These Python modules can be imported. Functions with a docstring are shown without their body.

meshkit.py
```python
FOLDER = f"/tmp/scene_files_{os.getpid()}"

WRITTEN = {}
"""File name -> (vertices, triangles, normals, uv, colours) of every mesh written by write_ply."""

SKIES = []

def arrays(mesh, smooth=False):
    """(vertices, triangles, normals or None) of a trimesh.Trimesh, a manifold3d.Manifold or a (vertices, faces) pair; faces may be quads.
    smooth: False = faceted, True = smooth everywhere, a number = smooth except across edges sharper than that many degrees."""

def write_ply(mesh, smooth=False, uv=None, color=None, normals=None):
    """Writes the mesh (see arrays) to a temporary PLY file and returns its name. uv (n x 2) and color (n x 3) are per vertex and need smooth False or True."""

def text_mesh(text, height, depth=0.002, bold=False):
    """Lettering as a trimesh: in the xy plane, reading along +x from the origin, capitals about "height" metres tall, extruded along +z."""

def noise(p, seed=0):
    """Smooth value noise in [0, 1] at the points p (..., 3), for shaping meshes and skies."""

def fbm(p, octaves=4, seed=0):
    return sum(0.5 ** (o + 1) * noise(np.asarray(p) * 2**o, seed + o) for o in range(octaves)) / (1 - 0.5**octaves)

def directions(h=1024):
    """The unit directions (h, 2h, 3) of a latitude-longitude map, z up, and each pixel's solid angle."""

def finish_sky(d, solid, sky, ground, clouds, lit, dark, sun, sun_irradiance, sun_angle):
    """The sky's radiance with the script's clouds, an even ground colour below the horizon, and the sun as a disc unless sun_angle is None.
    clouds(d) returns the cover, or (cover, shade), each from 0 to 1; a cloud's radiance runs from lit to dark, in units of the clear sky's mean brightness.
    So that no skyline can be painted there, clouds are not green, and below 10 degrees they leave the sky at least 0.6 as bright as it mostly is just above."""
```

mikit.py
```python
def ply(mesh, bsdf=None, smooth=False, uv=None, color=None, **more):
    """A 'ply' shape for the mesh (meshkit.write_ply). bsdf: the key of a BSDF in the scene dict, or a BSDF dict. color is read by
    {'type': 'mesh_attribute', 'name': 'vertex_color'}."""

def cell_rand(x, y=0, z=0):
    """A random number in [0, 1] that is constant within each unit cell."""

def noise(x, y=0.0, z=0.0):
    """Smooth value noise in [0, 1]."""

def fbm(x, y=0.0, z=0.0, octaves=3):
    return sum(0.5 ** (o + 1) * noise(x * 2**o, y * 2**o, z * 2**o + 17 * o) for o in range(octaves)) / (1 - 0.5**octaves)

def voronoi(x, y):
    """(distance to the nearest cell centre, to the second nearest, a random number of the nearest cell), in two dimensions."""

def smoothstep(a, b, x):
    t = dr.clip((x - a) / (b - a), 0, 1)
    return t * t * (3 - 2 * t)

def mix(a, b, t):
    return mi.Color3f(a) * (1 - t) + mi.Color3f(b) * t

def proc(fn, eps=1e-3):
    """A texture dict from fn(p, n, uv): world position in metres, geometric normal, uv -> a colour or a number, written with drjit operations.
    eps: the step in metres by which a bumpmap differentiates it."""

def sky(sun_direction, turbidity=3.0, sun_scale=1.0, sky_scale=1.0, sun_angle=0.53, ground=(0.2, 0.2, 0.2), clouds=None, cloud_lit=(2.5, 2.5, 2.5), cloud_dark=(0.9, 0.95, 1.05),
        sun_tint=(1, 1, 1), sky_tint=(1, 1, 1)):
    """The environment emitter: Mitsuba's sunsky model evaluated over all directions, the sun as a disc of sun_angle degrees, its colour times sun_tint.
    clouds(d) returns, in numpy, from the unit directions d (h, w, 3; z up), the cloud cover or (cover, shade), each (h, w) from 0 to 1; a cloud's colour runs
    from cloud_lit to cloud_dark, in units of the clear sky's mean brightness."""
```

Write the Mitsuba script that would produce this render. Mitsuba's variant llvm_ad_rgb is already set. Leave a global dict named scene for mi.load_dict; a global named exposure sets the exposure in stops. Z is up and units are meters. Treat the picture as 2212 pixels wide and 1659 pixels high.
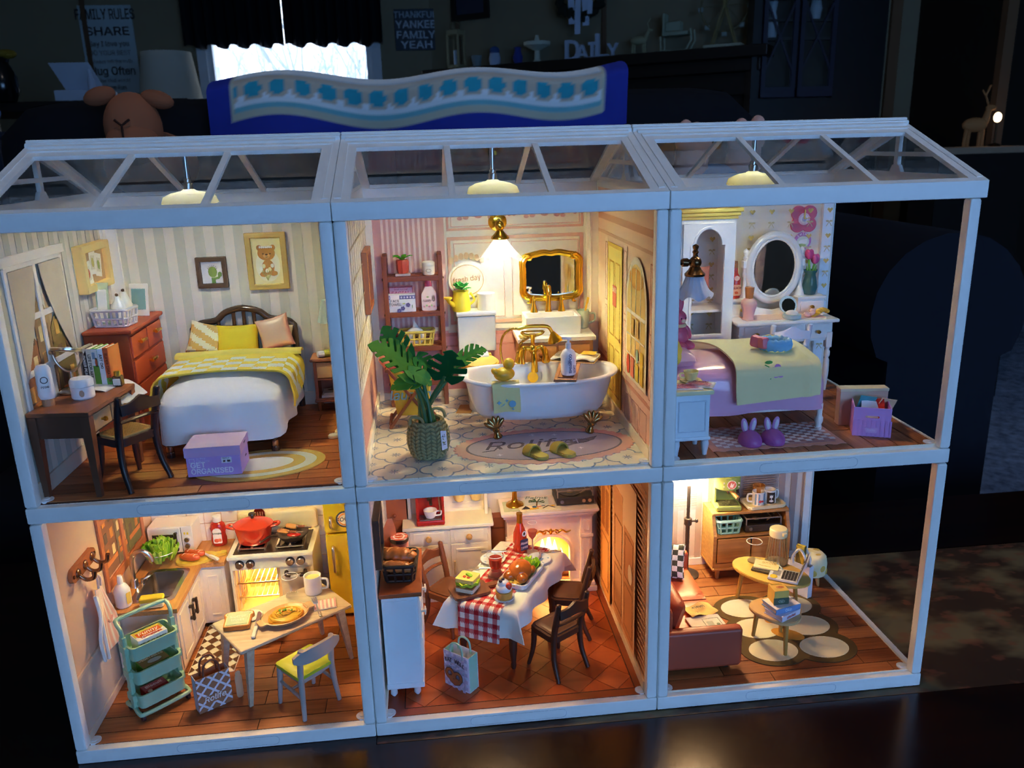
import math, random
import numpy as np, trimesh, drjit as dr, mitsuba as mi
import mikit, meshkit
from mikit import proc, noise, fbm, cell_rand, smoothstep, mix
from shapely.geometry import Polygon, Point, LineString, box as sbox
from shapely.ops import unary_union
from shapely import affinity

# ---------------------------------------------------------------- camera, light, exposure
T4 = mi.ScalarTransform4f
scene, labels, place = {'type': 'scene'}, {}, {}
CAM = np.array([25.4038, -49.0327, 39.3585]) * .01
FWD = np.array([0.093171, 0.955817, -0.278805])
UPV = np.array([0.055246, 0.274629, 0.959962])
scene['camera'] = {'type': 'thinlens', 'fov': math.degrees(2 * math.atan(1106 / 1775.277)), 'fov_axis': 'x', 'near_clip': .02, 'far_clip': 60.0,
                   'aperture_radius': .0007, 'focus_distance': .60,
                   'to_world': T4().look_at(origin=CAM.tolist(), target=(CAM + FWD).tolist(), up=UPV.tolist())}
exposure = 0.0
DAY = np.array([.28, .58, 1.15])                 # cool daylight
FRONT_WINDOW = 5.2                              # radiance of the window behind the camera
WARM = np.array([1.0, .63, .31])                # the little LED lamps
PENDANT = {'U1': 700.0, 'U2': 440.0, 'U3': 270.0}
SCONCE, CEIL_K, CEIL_D, OVEN, FIRE, FLOORLAMP = 1200.0, 105.0, 68.0, 75.0, 32.0, 300.0
ROOMLAMP = 8.5                                 # dim lamp on the living room ceiling

# ---------------------------------------------------------------- helpers (all lengths in centimetres)
rnd = random.Random(7)
def lin(c):
    if isinstance(c, str):
        c = [int(c[i:i + 2], 16) for i in (0, 2, 4)]
    c = np.asarray(c, float) / 255
    return np.where(c <= .04045, c / 12.92, ((c + .055) / 1.055) ** 2.4)
def rotm(rx=0, ry=0, rz=0):
    a, b, c = np.radians([rx, ry, rz])
    X = np.array([[1, 0, 0], [0, math.cos(a), -math.sin(a)], [0, math.sin(a), math.cos(a)]])
    Y = np.array([[math.cos(b), 0, math.sin(b)], [0, 1, 0], [-math.sin(b), 0, math.cos(b)]])
    Z = np.array([[math.cos(c), -math.sin(c), 0], [math.sin(c), math.cos(c), 0], [0, 0, 1]])
    return Z @ Y @ X
def tm(v, f): return trimesh.Trimesh(np.asarray(v, float), np.asarray(f, int), process=False)
def tf(m, at=(0, 0, 0), rx=0, ry=0, rz=0, s=1):
    m = m.copy(); m.vertices = (np.asarray(m.vertices) * s) @ rotm(rx, ry, rz).T + np.asarray(at, float)
    if np.prod(np.broadcast_to(s, 3)) < 0: m.invert()
    return m
def cat(*ms):
    ms = [m for x in ms for m in (x if isinstance(x, (list, tuple)) else [x])]
    V, F, o = [], [], 0
    for m in ms:
        V.append(np.asarray(m.vertices)); F.append(np.asarray(m.faces) + o); o += len(V[-1])
    return tm(np.vstack(V), np.vstack(F))
def hull(p): return trimesh.convex.convex_hull(np.asarray(p, float))
def B(x0, x1, y0, y1, z0, z1, r=0.0):
    x0, x1, y0, y1, z0, z1 = min(x0, x1), max(x0, x1), min(y0, y1), max(y0, y1), min(z0, z1), max(z0, z1)
    if r <= 0:
        v = [[x, y, z] for x in (x0, x1) for y in (y0, y1) for z in (z0, z1)]
        return tm(v, [[0, 1, 3], [0, 3, 2], [4, 6, 7], [4, 7, 5], [0, 4, 5], [0, 5, 1], [2, 3, 7], [2, 7, 6], [0, 2, 6], [0, 6, 4], [1, 5, 7], [1, 7, 3]])
    r = min(r, (x1 - x0) * .49, (y1 - y0) * .49, (z1 - z0) * .49)
    k = r * .3
    p = []
    for X, sx in ((x0, 1), (x1, -1)):
        for Y, sy in ((y0, 1), (y1, -1)):
            for Z, sz in ((z0, 1), (z1, -1)):
                for a, b, c in ((0, r, r), (r, 0, r), (r, r, 0), (k, k, r), (k, r, k), (r, k, k)):
                    p.append((X + sx * a, Y + sy * b, Z + sz * c))
    return hull(p)
def bar(p, q, w, h=None, r=0.0):
    """a rectangular bar from p to q, w wide, h deep"""
    p, q = np.array(p, float), np.array(q, float); h = h or w
    d = q - p; L = np.linalg.norm(d); d /= L
    a = np.cross(d, [0, 0, 1] if abs(d[2]) < .95 else [0, 1, 0]); a /= np.linalg.norm(a); b = np.cross(a, d)
    m = B(-w / 2, w / 2, -h / 2, h / 2, 0, L, r)
    m.vertices = p + np.asarray(m.vertices) @ np.array([a, b, d]); m.fix_normals() if np.linalg.det(np.array([a, b, d])) < 0 else None
    return m
def grid(P, closed_u=False, closed_v=False):
    """quads over an (n, m, 3) array"""
    n, m = P.shape[:2]
    i, j = np.meshgrid(np.arange(n if closed_u else n - 1), np.arange(m if closed_v else m - 1), indexing='ij')
    a, b, c, d = i * m + j, ((i + 1) % n) * m + j, ((i + 1) % n) * m + (j + 1) % m, i * m + (j + 1) % m
    f = np.stack([a, b, c, a, c, d], -1).reshape(-1, 3)
    return tm(P.reshape(-1, 3), f)
def lathe(prof, n=24, at=(0, 0, 0), lobes=0, amp=0.0, sx=1, sy=1):
    """revolve (r, z) pairs listed from the bottom up"""
    pr = np.array(prof, float); a = np.arange(n) * 2 * np.pi / n
    k = 1 + amp * np.cos(lobes * a) if lobes else np.ones(n)
    P = np.stack([pr[:, None, 0] * (np.cos(a) * k)[None] * sx, pr[:, None, 0] * (np.sin(a) * k)[None] * sy, np.repeat(pr[:, 1:2], n, 1)], -1)
    g = grid(P, closed_v=True); V, F = [g.vertices], [g.faces[:, ::-1]]; o = len(g.vertices)
    for row, flip in ((0, True), (len(pr) - 1, False)):
        if pr[row, 0] > 1e-6:
            V.append(np.vstack([P[row], P[row].mean(0)])); i = np.arange(n); f = np.stack([i, (i + 1) % n, np.full(n, n)], 1) + o
            F.append(f[:, ::-1] if flip else f); o += n + 1
    m = tm(np.vstack(V) + np.asarray(at, float), np.vstack(F)); return m
def shell(prof, n=24, at=(0, 0, 0), lobes=0, amp=0.0):
    """an open revolved surface without end caps"""
    m = lathe(prof, n, at, lobes, amp); k = len(prof) * n
    m.update_faces(np.all(np.asarray(m.faces) < k, 1)); return m
def cyl(r, h, at=(0, 0, 0), n=20, r1=None, rx=0, ry=0, rz=0, b=0.0):
    r1 = r if r1 is None else r1
    pr = [(r, 0), (r1, h)] if b <= 0 else [(r - b, 0), (r, b), (r1, h - b), (r1 - b, h)]
    return tf(lathe(pr, n), at, rx, ry, rz)
def spl(pts, k=6):
    p = np.array(pts, float); q = np.vstack([2 * p[0] - p[1], p, 2 * p[-1] - p[-2]]); out = []
    for i in range(1, len(q) - 2):
        for t in np.arange(k) / k:
            a, b, c, d = q[i - 1:i + 3]
            out.append(.5 * (2 * b + (c - a) * t + (2 * a - 5 * b + 4 * c - d) * t * t + (3 * b - a - 3 * c + d) * t ** 3))
    return np.vstack(out + [p[-1]])
def tube(pts, r, n=8, closed=False, flat=1.0):
    p = np.array(pts, float); m = len(p); r = np.broadcast_to(np.asarray(r, float), (m,)) if np.ndim(r) == 0 or len(r) == m else np.interp(np.linspace(0, 1, m), np.linspace(0, 1, len(r)), r)
    t = np.roll(p, -1, 0) - np.roll(p, 1, 0) if closed else np.gradient(p, axis=0)
    t /= np.linalg.norm(t, axis=1, keepdims=True) + 1e-12
    a = np.cross(t[0], [0, 0, 1] if abs(t[0][2]) < .9 else [1, 0, 0]); A = []
    for i in range(m):
        a = a - t[i] * (a @ t[i]); a /= np.linalg.norm(a) + 1e-12; A.append(a)
    A = np.array(A); Bv = np.cross(t, A); ang = np.arange(n) * 2 * np.pi / n
    P = p[:, None] + r[:, None, None] * (np.cos(ang)[None, :, None] * A[:, None] + flat * np.sin(ang)[None, :, None] * Bv[:, None])
    g = grid(P, closed_u=closed, closed_v=True); g.invert()
    if closed: return g
    V, F, o = [g.vertices], [g.faces], len(g.vertices)
    for row, fl in ((0, False), (m - 1, True)):
        V.append(np.vstack([P[row], p[row]])); i = np.arange(n); f = np.stack([i, (i + 1) % n, np.full(n, n)], 1) + o
        F.append(f if fl else f[:, ::-1]); o += n + 1
    return tm(np.vstack(V), np.vstack(F))
def ell(rx, ry, rz, at=(0, 0, 0), sub=3, rot=(0, 0, 0)):
    m = trimesh.creation.icosphere(subdivisions=sub, radius=1.0)
    return tf(tm(np.asarray(m.vertices) * [rx, ry, rz], m.faces), at, *rot)
def plate(poly, z0, z1):
    """a flat outline (shapely polygon in x, y) extruded from z0 to z1"""
    gs = [g for g in getattr(poly, 'geoms', [poly]) if g.area > 1e-6]
    return tf(cat([trimesh.creation.extrude_polygon(g, z1 - z0, engine='earcut') for g in gs]), (0, 0, z0))
def rrect(x0, x1, y0, y1, r): return sbox(x0 + r, y0 + r, x1 - r, y1 - r).buffer(r, quad_segs=5)
def disc(x, y, rx, ry=None, n=8): return affinity.scale(Point(x, y).buffer(1, quad_segs=n), rx, ry or rx, origin=(x, y))
def pillow(w, d, h, n=15, pinch=.07):
    u = np.linspace(-1, 1, n); U, V = np.meshgrid(u, u, indexing='ij')
    k = np.sqrt(np.clip((1 - U ** 4) * (1 - V ** 4), 0, 1)) ** .9
    X, Y = w / 2 * U * (1 - pinch * (1 - V ** 2)), d / 2 * V * (1 - pinch * (1 - U ** 2))
    a, b = grid(np.stack([X, Y, h / 2 * k], -1)), grid(np.stack([X, Y, -h / 2 * k], -1)); b.invert()
    if a.face_normals[:, 2].mean() < 0: a.invert(); b.invert()
    return cat(a, b)
def sheet(P, th=.06):
    """a cloth: an (n, m, 3) array of top points given thickness th downwards along its normals"""
    g = grid(P); nrm = np.zeros_like(P.reshape(-1, 3)); fn = np.cross(g.vertices[g.faces[:, 1]] - g.vertices[g.faces[:, 0]], g.vertices[g.faces[:, 2]] - g.vertices[g.faces[:, 0]])
    for k in range(3): np.add.at(nrm, g.faces[:, k], fn)
    nrm /= np.linalg.norm(nrm, axis=1, keepdims=True) + 1e-12
    n, m = P.shape[:2]; v = np.asarray(g.vertices); w = v - nrm * th; o = n * m
    ring = np.concatenate([np.arange(m), np.arange(1, n) * m + m - 1, (n - 1) * m + np.arange(m - 2, -1, -1), np.arange(n - 2, 0, -1) * m]); nx = np.roll(ring, -1)
    side = np.vstack([np.stack([ring, ring + o, nx + o], 1), np.stack([ring, nx + o, nx], 1)])
    return tm(np.vstack([v, w]), np.vstack([g.faces, g.faces[:, ::-1] + o, side[:, ::-1]]))
def M(m, O, U, V):
    """lay a flat mesh (x, y, height z) on the plane through O with axes U, V"""
    U, V = np.array(U, float), np.array(V, float); N = np.cross(U, V)
    return tm(np.asarray(O, float) + np.asarray(m.vertices) @ np.array([U, V, N]), m.faces)
_tx = {}
def text(s, h, bold=False, at=(0, 0), centre=False, depth=.012, rot=0, sx=1.0, italic=0.0):
    if (s, bold) not in _tx: _tx[s, bold] = meshkit.text_mesh(s, 1.0, .01, bold)
    m = _tx[s, bold].copy(); v = np.asarray(m.vertices).copy()
    v[:, 0] += italic * v[:, 1]
    if centre: v[:, 0] -= (v[:, 0].max() + v[:, 0].min()) / 2
    v = v * [h * sx, h, depth / .01]
    return tf(tm(v, m.faces), (at[0], at[1], 0), rz=rot)

def corners(m, angle):
    """unindexed vertices with normals smoothed across edges flatter than angle"""
    v, f = np.asarray(m.vertices, float), np.asarray(m.faces, int)
    t = v[f]; fn = np.cross(t[:, 1] - t[:, 0], t[:, 2] - t[:, 0]); ln = np.linalg.norm(fn, axis=1, keepdims=True)
    ok = ln[:, 0] > 1e-12; f, t, fn, ln = f[ok], t[ok], fn[ok], ln[ok]; un = fn / ln
    F = len(f)
    if not angle: return t.reshape(-1, 3), np.repeat(un, 3, 0), f
    _, key = np.unique(np.round(t.reshape(-1, 3), 5), axis=0, return_inverse=True); key = key.ravel()
    face = np.repeat(np.arange(F), 3); order = np.argsort(key, kind='stable'); ks = key[order]
    start = np.r_[0, np.nonzero(np.diff(ks))[0] + 1]; cnt = np.diff(np.r_[start, len(ks)])
    gi = np.repeat(np.arange(len(start)), cnt); rep = cnt[gi]
    A = np.repeat(np.arange(len(ks)), rep); off = np.arange(len(A)) - np.repeat(np.cumsum(rep) - rep, rep); Bi = start[gi[A]] + off
    fa, fb = face[order[A]], face[order[Bi]]
    good = np.einsum('ij,ij->i', un[fa], un[fb]) > math.cos(math.radians(angle))
    out = np.zeros((3 * F, 3)); add = fn[fb[good]]
    for k in range(3): out[:, k] = np.bincount(order[A[good]], weights=add[:, k], minlength=3 * F)
    out /= np.linalg.norm(out, axis=1, keepdims=True) + 1e-20
    return t.reshape(-1, 3), out, f
def numbered(key):
    if key not in scene and key not in place: return key
    i = 1
    while f'{key}_{i:03d}' in scene or f'{key}_{i:03d}' in place: i += 1
    return f'{key}_{i:03d}'
def raw(key, mesh, col, fin='m', sm=35, Mx=None, uvs=None, **more):
    """one entry of the scene: col is a colour, a per-vertex array, or a function of the local points"""
    v, n, f = corners(mesh, sm)
    if callable(col): c = np.asarray(col(np.repeat(v.reshape(-1, 3, 3).mean(1), 3, 0)))
    elif isinstance(col, np.ndarray) and col.ndim == 2: c = col[f.reshape(-1)]
    else: c = np.broadcast_to(lin(col), v.shape)
    if Mx is not None:
        v = v @ Mx[:3, :3].T + Mx[:3, 3]; n = n @ Mx[:3, :3].T
    path = meshkit.write_ply((v * .01, np.arange(len(v)).reshape(-1, 3)), color=c, normals=n)
    scene[key] = {'type': 'ply', 'filename': path, 'face_normals': False, 'bsdf': {'type': 'ref', 'id': 'bsdf_' + fin}, **more}
    return key
ROOM = {'U1': (0, 0, 18.95), 'U2': (20, 0, 18.95), 'U3': (40, 0, 18.95), 'L1': (0, 0, 1.1), 'L2': (20, 0, 1.1), 'L3': (40, 0, 1.1), 'H': (0, 0, 0)}
def thing(name, label, cat_, room='H', x=0, y=0, z=0, rot=0, group=None, kind=None):
    key = numbered(name); m = np.eye(4); m[:3, :3] = rotm(0, 0, rot); m[:3, 3] = np.array(ROOM[room]) + [x, y, z]
    place[key] = m; labels[key] = {'label': label, 'category': cat_}
    if group: labels[key]['group'] = group
    if kind: labels[key]['kind'] = kind; 
    return key
def part(t, name, mesh, col, fin='m', sm=35, label=None, stuff=False, **more):
    key = numbered(f'{t}__{name}'); raw(key, mesh, col, fin, sm, place[t.split('__')[0]], **more)
    if label or stuff: labels[key] = {}
    if label: labels[key]['label'] = label
    if stuff: labels[key]['kind'] = 'stuff'
    return key
def solo(name, label, cat_, mesh, col, fin='m', room='H', x=0, y=0, z=0, rot=0, group=None, sm=35, **more):
    """a thing that is one mesh"""
    t = thing(name, label, cat_, room, x, y, z, rot, group); raw(t, mesh, col, fin, sm, place[t], **more); return t
def struct(name, mesh, col, fin='m', sm=35, label=None):
    t = numbered(name); place[t] = np.eye(4); raw(t, mesh, col, fin, sm); labels[t] = {'kind': 'structure'}
    if label: labels[t]['label'] = label
    return t
def art(t, name, items, O, U=(1, 0, 0), V=(0, 0, 1), lift=.012, fin='m', label=None):
    """flat print: layers of (polygon or mesh, colour) laid on a plane, each a little prouder than the last"""
    ms, cs = [], []
    for i, (g, c) in enumerate(items):
        m = tf(g, (0, 0, lift * i * .35)) if isinstance(g, trimesh.Trimesh) else plate(g, lift * i * .35, lift * i * .35 + lift)
        ms.append(M(m, O, U, V)); cs.append(np.broadcast_to(lin(c), (len(m.vertices), 3)))
    return part(t, name, cat(ms), np.vstack(cs), fin, 0, label)

# ---------------------------------------------------------------- materials
VC = {'type': 'mesh_attribute', 'name': 'vertex_color'}
def two(d): return {'type': 'twosided', 'bsdf': d}
def pr(rough, spec=.5, **k): return two({'type': 'principled', 'base_color': VC, 'roughness': rough, 'specular': spec, **k})
scene['bsdf_m'] = pr(.75, .3)
scene['bsdf_s'] = pr(.42, .5)
scene['bsdf_g'] = pr(.16, .5)
scene['bsdf_cloth'] = pr(.9, .15, sheen=.4)
scene['bsdf_met'] = pr(.22, .5, metallic=1.0)
scene['bsdf_mirror'] = two({'type': 'conductor', 'material': 'none', 'specular_reflectance': {'type': 'rgb', 'value': [.82, .82, .82]}})
scene['bsdf_pane'] = {'type': 'thindielectric', 'int_ior': 1.5}
scene['bsdf_glass'] = {'type': 'thindielectric', 'int_ior': 1.5}
scene['bsdf_tint'] = {'type': 'principledthin', 'base_color': VC, 'roughness': .12, 'spec_trans': .7, 'eta': 1.4, 'diff_trans': .8}
scene['bsdf_shade'] = {'type': 'principledthin', 'base_color': VC, 'roughness': .5, 'spec_trans': 0.0, 'eta': 1.4, 'diff_trans': .35}
scene['bsdf_leaf'] = {'type': 'principledthin', 'base_color': VC, 'roughness': .4, 'spec_trans': 0.0, 'eta': 1.4, 'diff_trans': .25}
def woodfn(c0, c1, axis, s=1.0, gap=1.0):
    c0, c1 = lin(c0), lin(c1)
    def fn(p, n, uv):
        q = [p.x * 100 * s, p.y * 100 * s, p.z * 100 * s]; a = q[axis]; b, c = [q[i] for i in range(3) if i != axis]
        g = fbm(a * .35, b * 5, c * 5, octaves=3); h = noise(a * .12, b * 1.1 + 7, c * 1.1)
        t = dr.clip(.25 + 1.1 * (g - .35) + .5 * (h - .5), 0, 1)
        return mix(mi.Color3f(*c0.tolist()), mi.Color3f(*c1.tolist()), t)
    return fn
def wood(name, c0, c1, axis=0, rough=.5, s=1.0):
    scene['bsdf_' + name] = two({'type': 'principled', 'base_color': proc(woodfn(c0, c1, axis, s)), 'roughness': rough, 'specular': .4})
wood('planka', '7a4526', 'a9683c', 0); wood('plankb', '8c5230', 'b87845', 0); wood('plankc', '6a3a20', '96592f', 0)
wood('decka', '6e4630', 'a0724e', 1); wood('deckb', '80543a', 'b08460', 1); wood('deckc', '5e3a28', '8c6040', 1)
wood('worktop', 'a8763f', 'd0a066', 1, .45); wood('oak', 'a06a34', 'c08a4c', 0, .5); wood('ash', 'b8a488', 'd2c0a4', 0, .55); wood('walnut', '4a2c1c', '6e4430', 1, .5)
# ---------------------------------------------------------------- the living room around the table
wood('tabletop', '0c0605', '1c0c08', 0, .22, .12)
def slate(p, n, uv):
    q = [p.x * 14, p.y * 14, p.z * 14]; a = fbm(q[0] * 1.6, q[1] * 2.6, 0, octaves=4); b = fbm(q[0] * 6 + 9, q[1] * 9, 3, octaves=3)
    return mix(mix(mi.Color3f(.03, .02, .014), mi.Color3f(.115, .10, .055), smoothstep(.38, .68, a)), mi.Color3f(.14, .05, .03), smoothstep(.55, .8, b) * .6)
scene['bsdf_slate'] = two({'type': 'principled', 'base_color': proc(slate), 'roughness': .5, 'specular': .3})
def carpetfn(p, n, uv):
    a = fbm(p.x * 60, p.y * 60, 0, octaves=3); b = fbm(p.x * 5, p.y * 5, 4)
    return mix(mi.Color3f(.10, .12, .18), mi.Color3f(.40, .45, .58), dr.clip(a * 1.1 + b * .5 - .35, 0, 1))
scene['bsdf_carpet'] = two({'type': 'principled', 'base_color': proc(carpetfn), 'roughness': .95, 'specular': .05})
WALLC, TRIMC, DARKW = '7c7660', '5a4430', '1a120d'
struct('floor', B(-170, 340, -215, 370, -47, -45), '2a303c', 'carpet')
struct('ceiling', B(-170, 340, -215, 370, 195, 198), 'b0aca0')
struct('wall_left', B(-172, -168, -215, 370, -45, 195), WALLC)
struct('wall_right', B(330, 334, -215, 300, -45, 195), WALLC)
# back wall with the window opening
bx0, bx1, bz0, bz1 = -66, 5.5, 46, 108
struct('wall_back', cat(B(-168, bx0, 350, 354, -45, 195), B(bx1, 40, 350, 354, -45, 195), B(bx0, bx1, 350, 354, -45, bz0), B(bx0, bx1, 350, 354, bz1, 195)), WALLC)
def wallprism(p, q, th, z0, z1):
    p, q = np.array(p, float), np.array(q, float); d = (q - p) / np.linalg.norm(q - p); nn = np.array([-d[1], d[0]]) * th
    return plate(Polygon([p, q, q + nn, p + nn]), z0, z1)
struct('wall_corner', wallprism((32, 350), (160, 264), 4, -45, 195), WALLC)
struct('wall_recess', B(160, 212, 263, 267, -45, 195), WALLC)
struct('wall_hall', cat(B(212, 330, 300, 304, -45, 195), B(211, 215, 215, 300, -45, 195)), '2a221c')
for n_, (x, y) in enumerate(((44, 342), (101, 303.5), (-115, 349))):
    struct(f'trim_{n_ + 1}', B(x - .9, x + .9, y - 1.2, y, -45, 195), TRIMC)
struct('trim_4', B(199.5, 203.5, 261.5, 263, -45, 195), '6a5038'); struct('trim_5', B(210.5, 214, 213, 216, -45, 195), '6a5038')
# window behind the sofa
w = struct('window_1', cat(B(bx0, bx0 + 2.5, 348.5, 353, bz0, bz1), B(bx1 - 2.5, bx1, 348.5, 353, bz0, bz1), B(bx0, bx1, 348.5, 353, bz0, bz0 + 3), B(bx0, bx1, 348.5, 353, bz1 - 3, bz1),
    B(bx0 - 4, bx0, 347.5, 350, bz0 - 2, bz1 + 4), B(bx1, bx1 + 4, 347.5, 350, bz0 - 2, bz1 + 4), B(bx0 - 5, bx1 + 5, 346.5, 350, bz0 - 3, bz0)), 'c8d2dc')
part('window_1', 'pane', B(bx0 + 2.5, bx1 - 2.5, 351.4, 351.41, bz0 + 3, bz1 - 3), 'ffffff', 'pane', 0)
scene['sky'] = {'type': 'constant', 'radiance': {'type': 'rgb', 'value': [3.0, 3.4, 4.0]}}
for i in range(5):                                   # frosted trees outside the window
    r2 = random.Random(40 + i); tx = -92 + i * 26; ms = []
    def grow(p, d, L, r, k):
        q = p + d * L; mid = (p + q) / 2 + np.array([r2.uniform(-1, 1), r2.uniform(-1, 1), 0]) * L * .08
        ms.append(tube([p, mid, q], [r, r * .8, r * .6], 5))
        if k:
            for _ in range(4):
                e = d + np.array([r2.uniform(-1, 1), r2.uniform(-.6, .6), r2.uniform(-.2, .9)]) * .8; grow(p + (q - p) * r2.uniform(.45, 1), e / np.linalg.norm(e), L * r2.uniform(.5, .72), r * .55, k - 1)
    grow(np.array([tx, 470.0 + 15 * (i % 2), -45]), np.array([r2.uniform(-.1, .1), 0, 1.0]), 95, 2.6, 3)
    solo('frosted_tree', 'pale frosted bare tree seen bright through the window behind the sofa', 'tree', cat(ms), 'd4e0ee', group='frosted trees outside the window')
struct('ground_outside', B(-400, 300, 356, 800, -60, -46), 'c8d4e4')
# daylight window behind the camera, facing the dollhouse
fx0, fx1, fz0, fz1 = 24, 214, 14, 104
struct('wall_front', cat(B(-168, fx0, -214, -210, -45, 195), B(fx1, 330, -214, -210, -45, 195), B(fx0, fx1, -214, -210, -45, fz0), B(fx0, fx1, -214, -210, fz1, 195)), WALLC)
struct('window_2', cat(B(fx0 - 5, fx0 + 2, -211, -208, fz0 - 5, fz1 + 5), B(fx1 - 2, fx1 + 5, -211, -208, fz0 - 5, fz1 + 5), B(fx0, fx1, -211, -208, fz0 - 5, fz0 + 2), B(fx0, fx1, -211, -208, fz1 - 2, fz1 + 5),
    B((fx0 + fx1) / 2 - 1.5, (fx0 + fx1) / 2 + 1.5, -211, -208, fz0, fz1), B(fx0, fx1, -211, -208, 58, 61)), 'd8dcdf')
v = np.array([[fx0, -211.5, fz0], [fx1, -211.5, fz0], [fx1, -211.5, fz1], [fx0, -211.5, fz1]], float)
part('window_2', 'pane', tm(v, [[0, 2, 1], [0, 3, 2]]), 'ffffff', 'm', 0, emitter={'type': 'area', 'radiance': {'type': 'rgb', 'value': (DAY * FRONT_WINDOW).tolist()}})
t = thing('ceiling_lamp', 'round dim lamp on the living room ceiling above the table', 'lamp', x=40, y=-10)
part(t, 'housing', cyl(20, 4, (0, 0, 191), 28), 'e8e4dc'); part(t, 'diffuser', lathe([(.1, 189.2), (15, 189.6), (18.5, 191)], 28), 'fff4e4', emitter={'type': 'area', 'radiance': {'type': 'rgb', 'value': [ROOMLAMP, ROOMLAMP * .86, ROOMLAMP * .76]}})
def drape(x0, x1, y, z0, z1, folds, seed):
    u = np.linspace(0, 1, folds * 8); r2 = random.Random(seed); ph = np.cumsum([r2.uniform(.7, 1.3) for _ in u]); ph = ph / ph[-1] * folds * 2 * np.pi
    zz = np.linspace(0, 1, 6); P = np.zeros((len(u), 6, 3))
    for j, t in enumerate(zz):
        P[:, j] = np.stack([x0 + (x1 - x0) * u, y - 2.2 * np.sin(ph) * (.5 + .5 * t), np.full(len(u), z1 + (z0 - z1) * t) + (t > .99) * .9 * np.sin(ph * .5)], 1)
    return sheet(P, .4)
rodm = tube([(-76, 343, 121), (16, 343, 121)], 1.1, 8)
solo('curtain_rod', 'dark rod holding the two short curtains over the bright window', 'curtain rod', rodm, '15110f', 's')
for x0, x1, w_ in ((-73, -31.5, 'left'), (-30.6, 11, 'right')):
    solo('curtain', f'dark navy short curtain covering the upper {w_} half of the window', 'curtain', drape(x0, x1, 343, 83.5, 121, 9, len(w_)), '12161c', 'cloth', group=None, sm=60)

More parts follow.
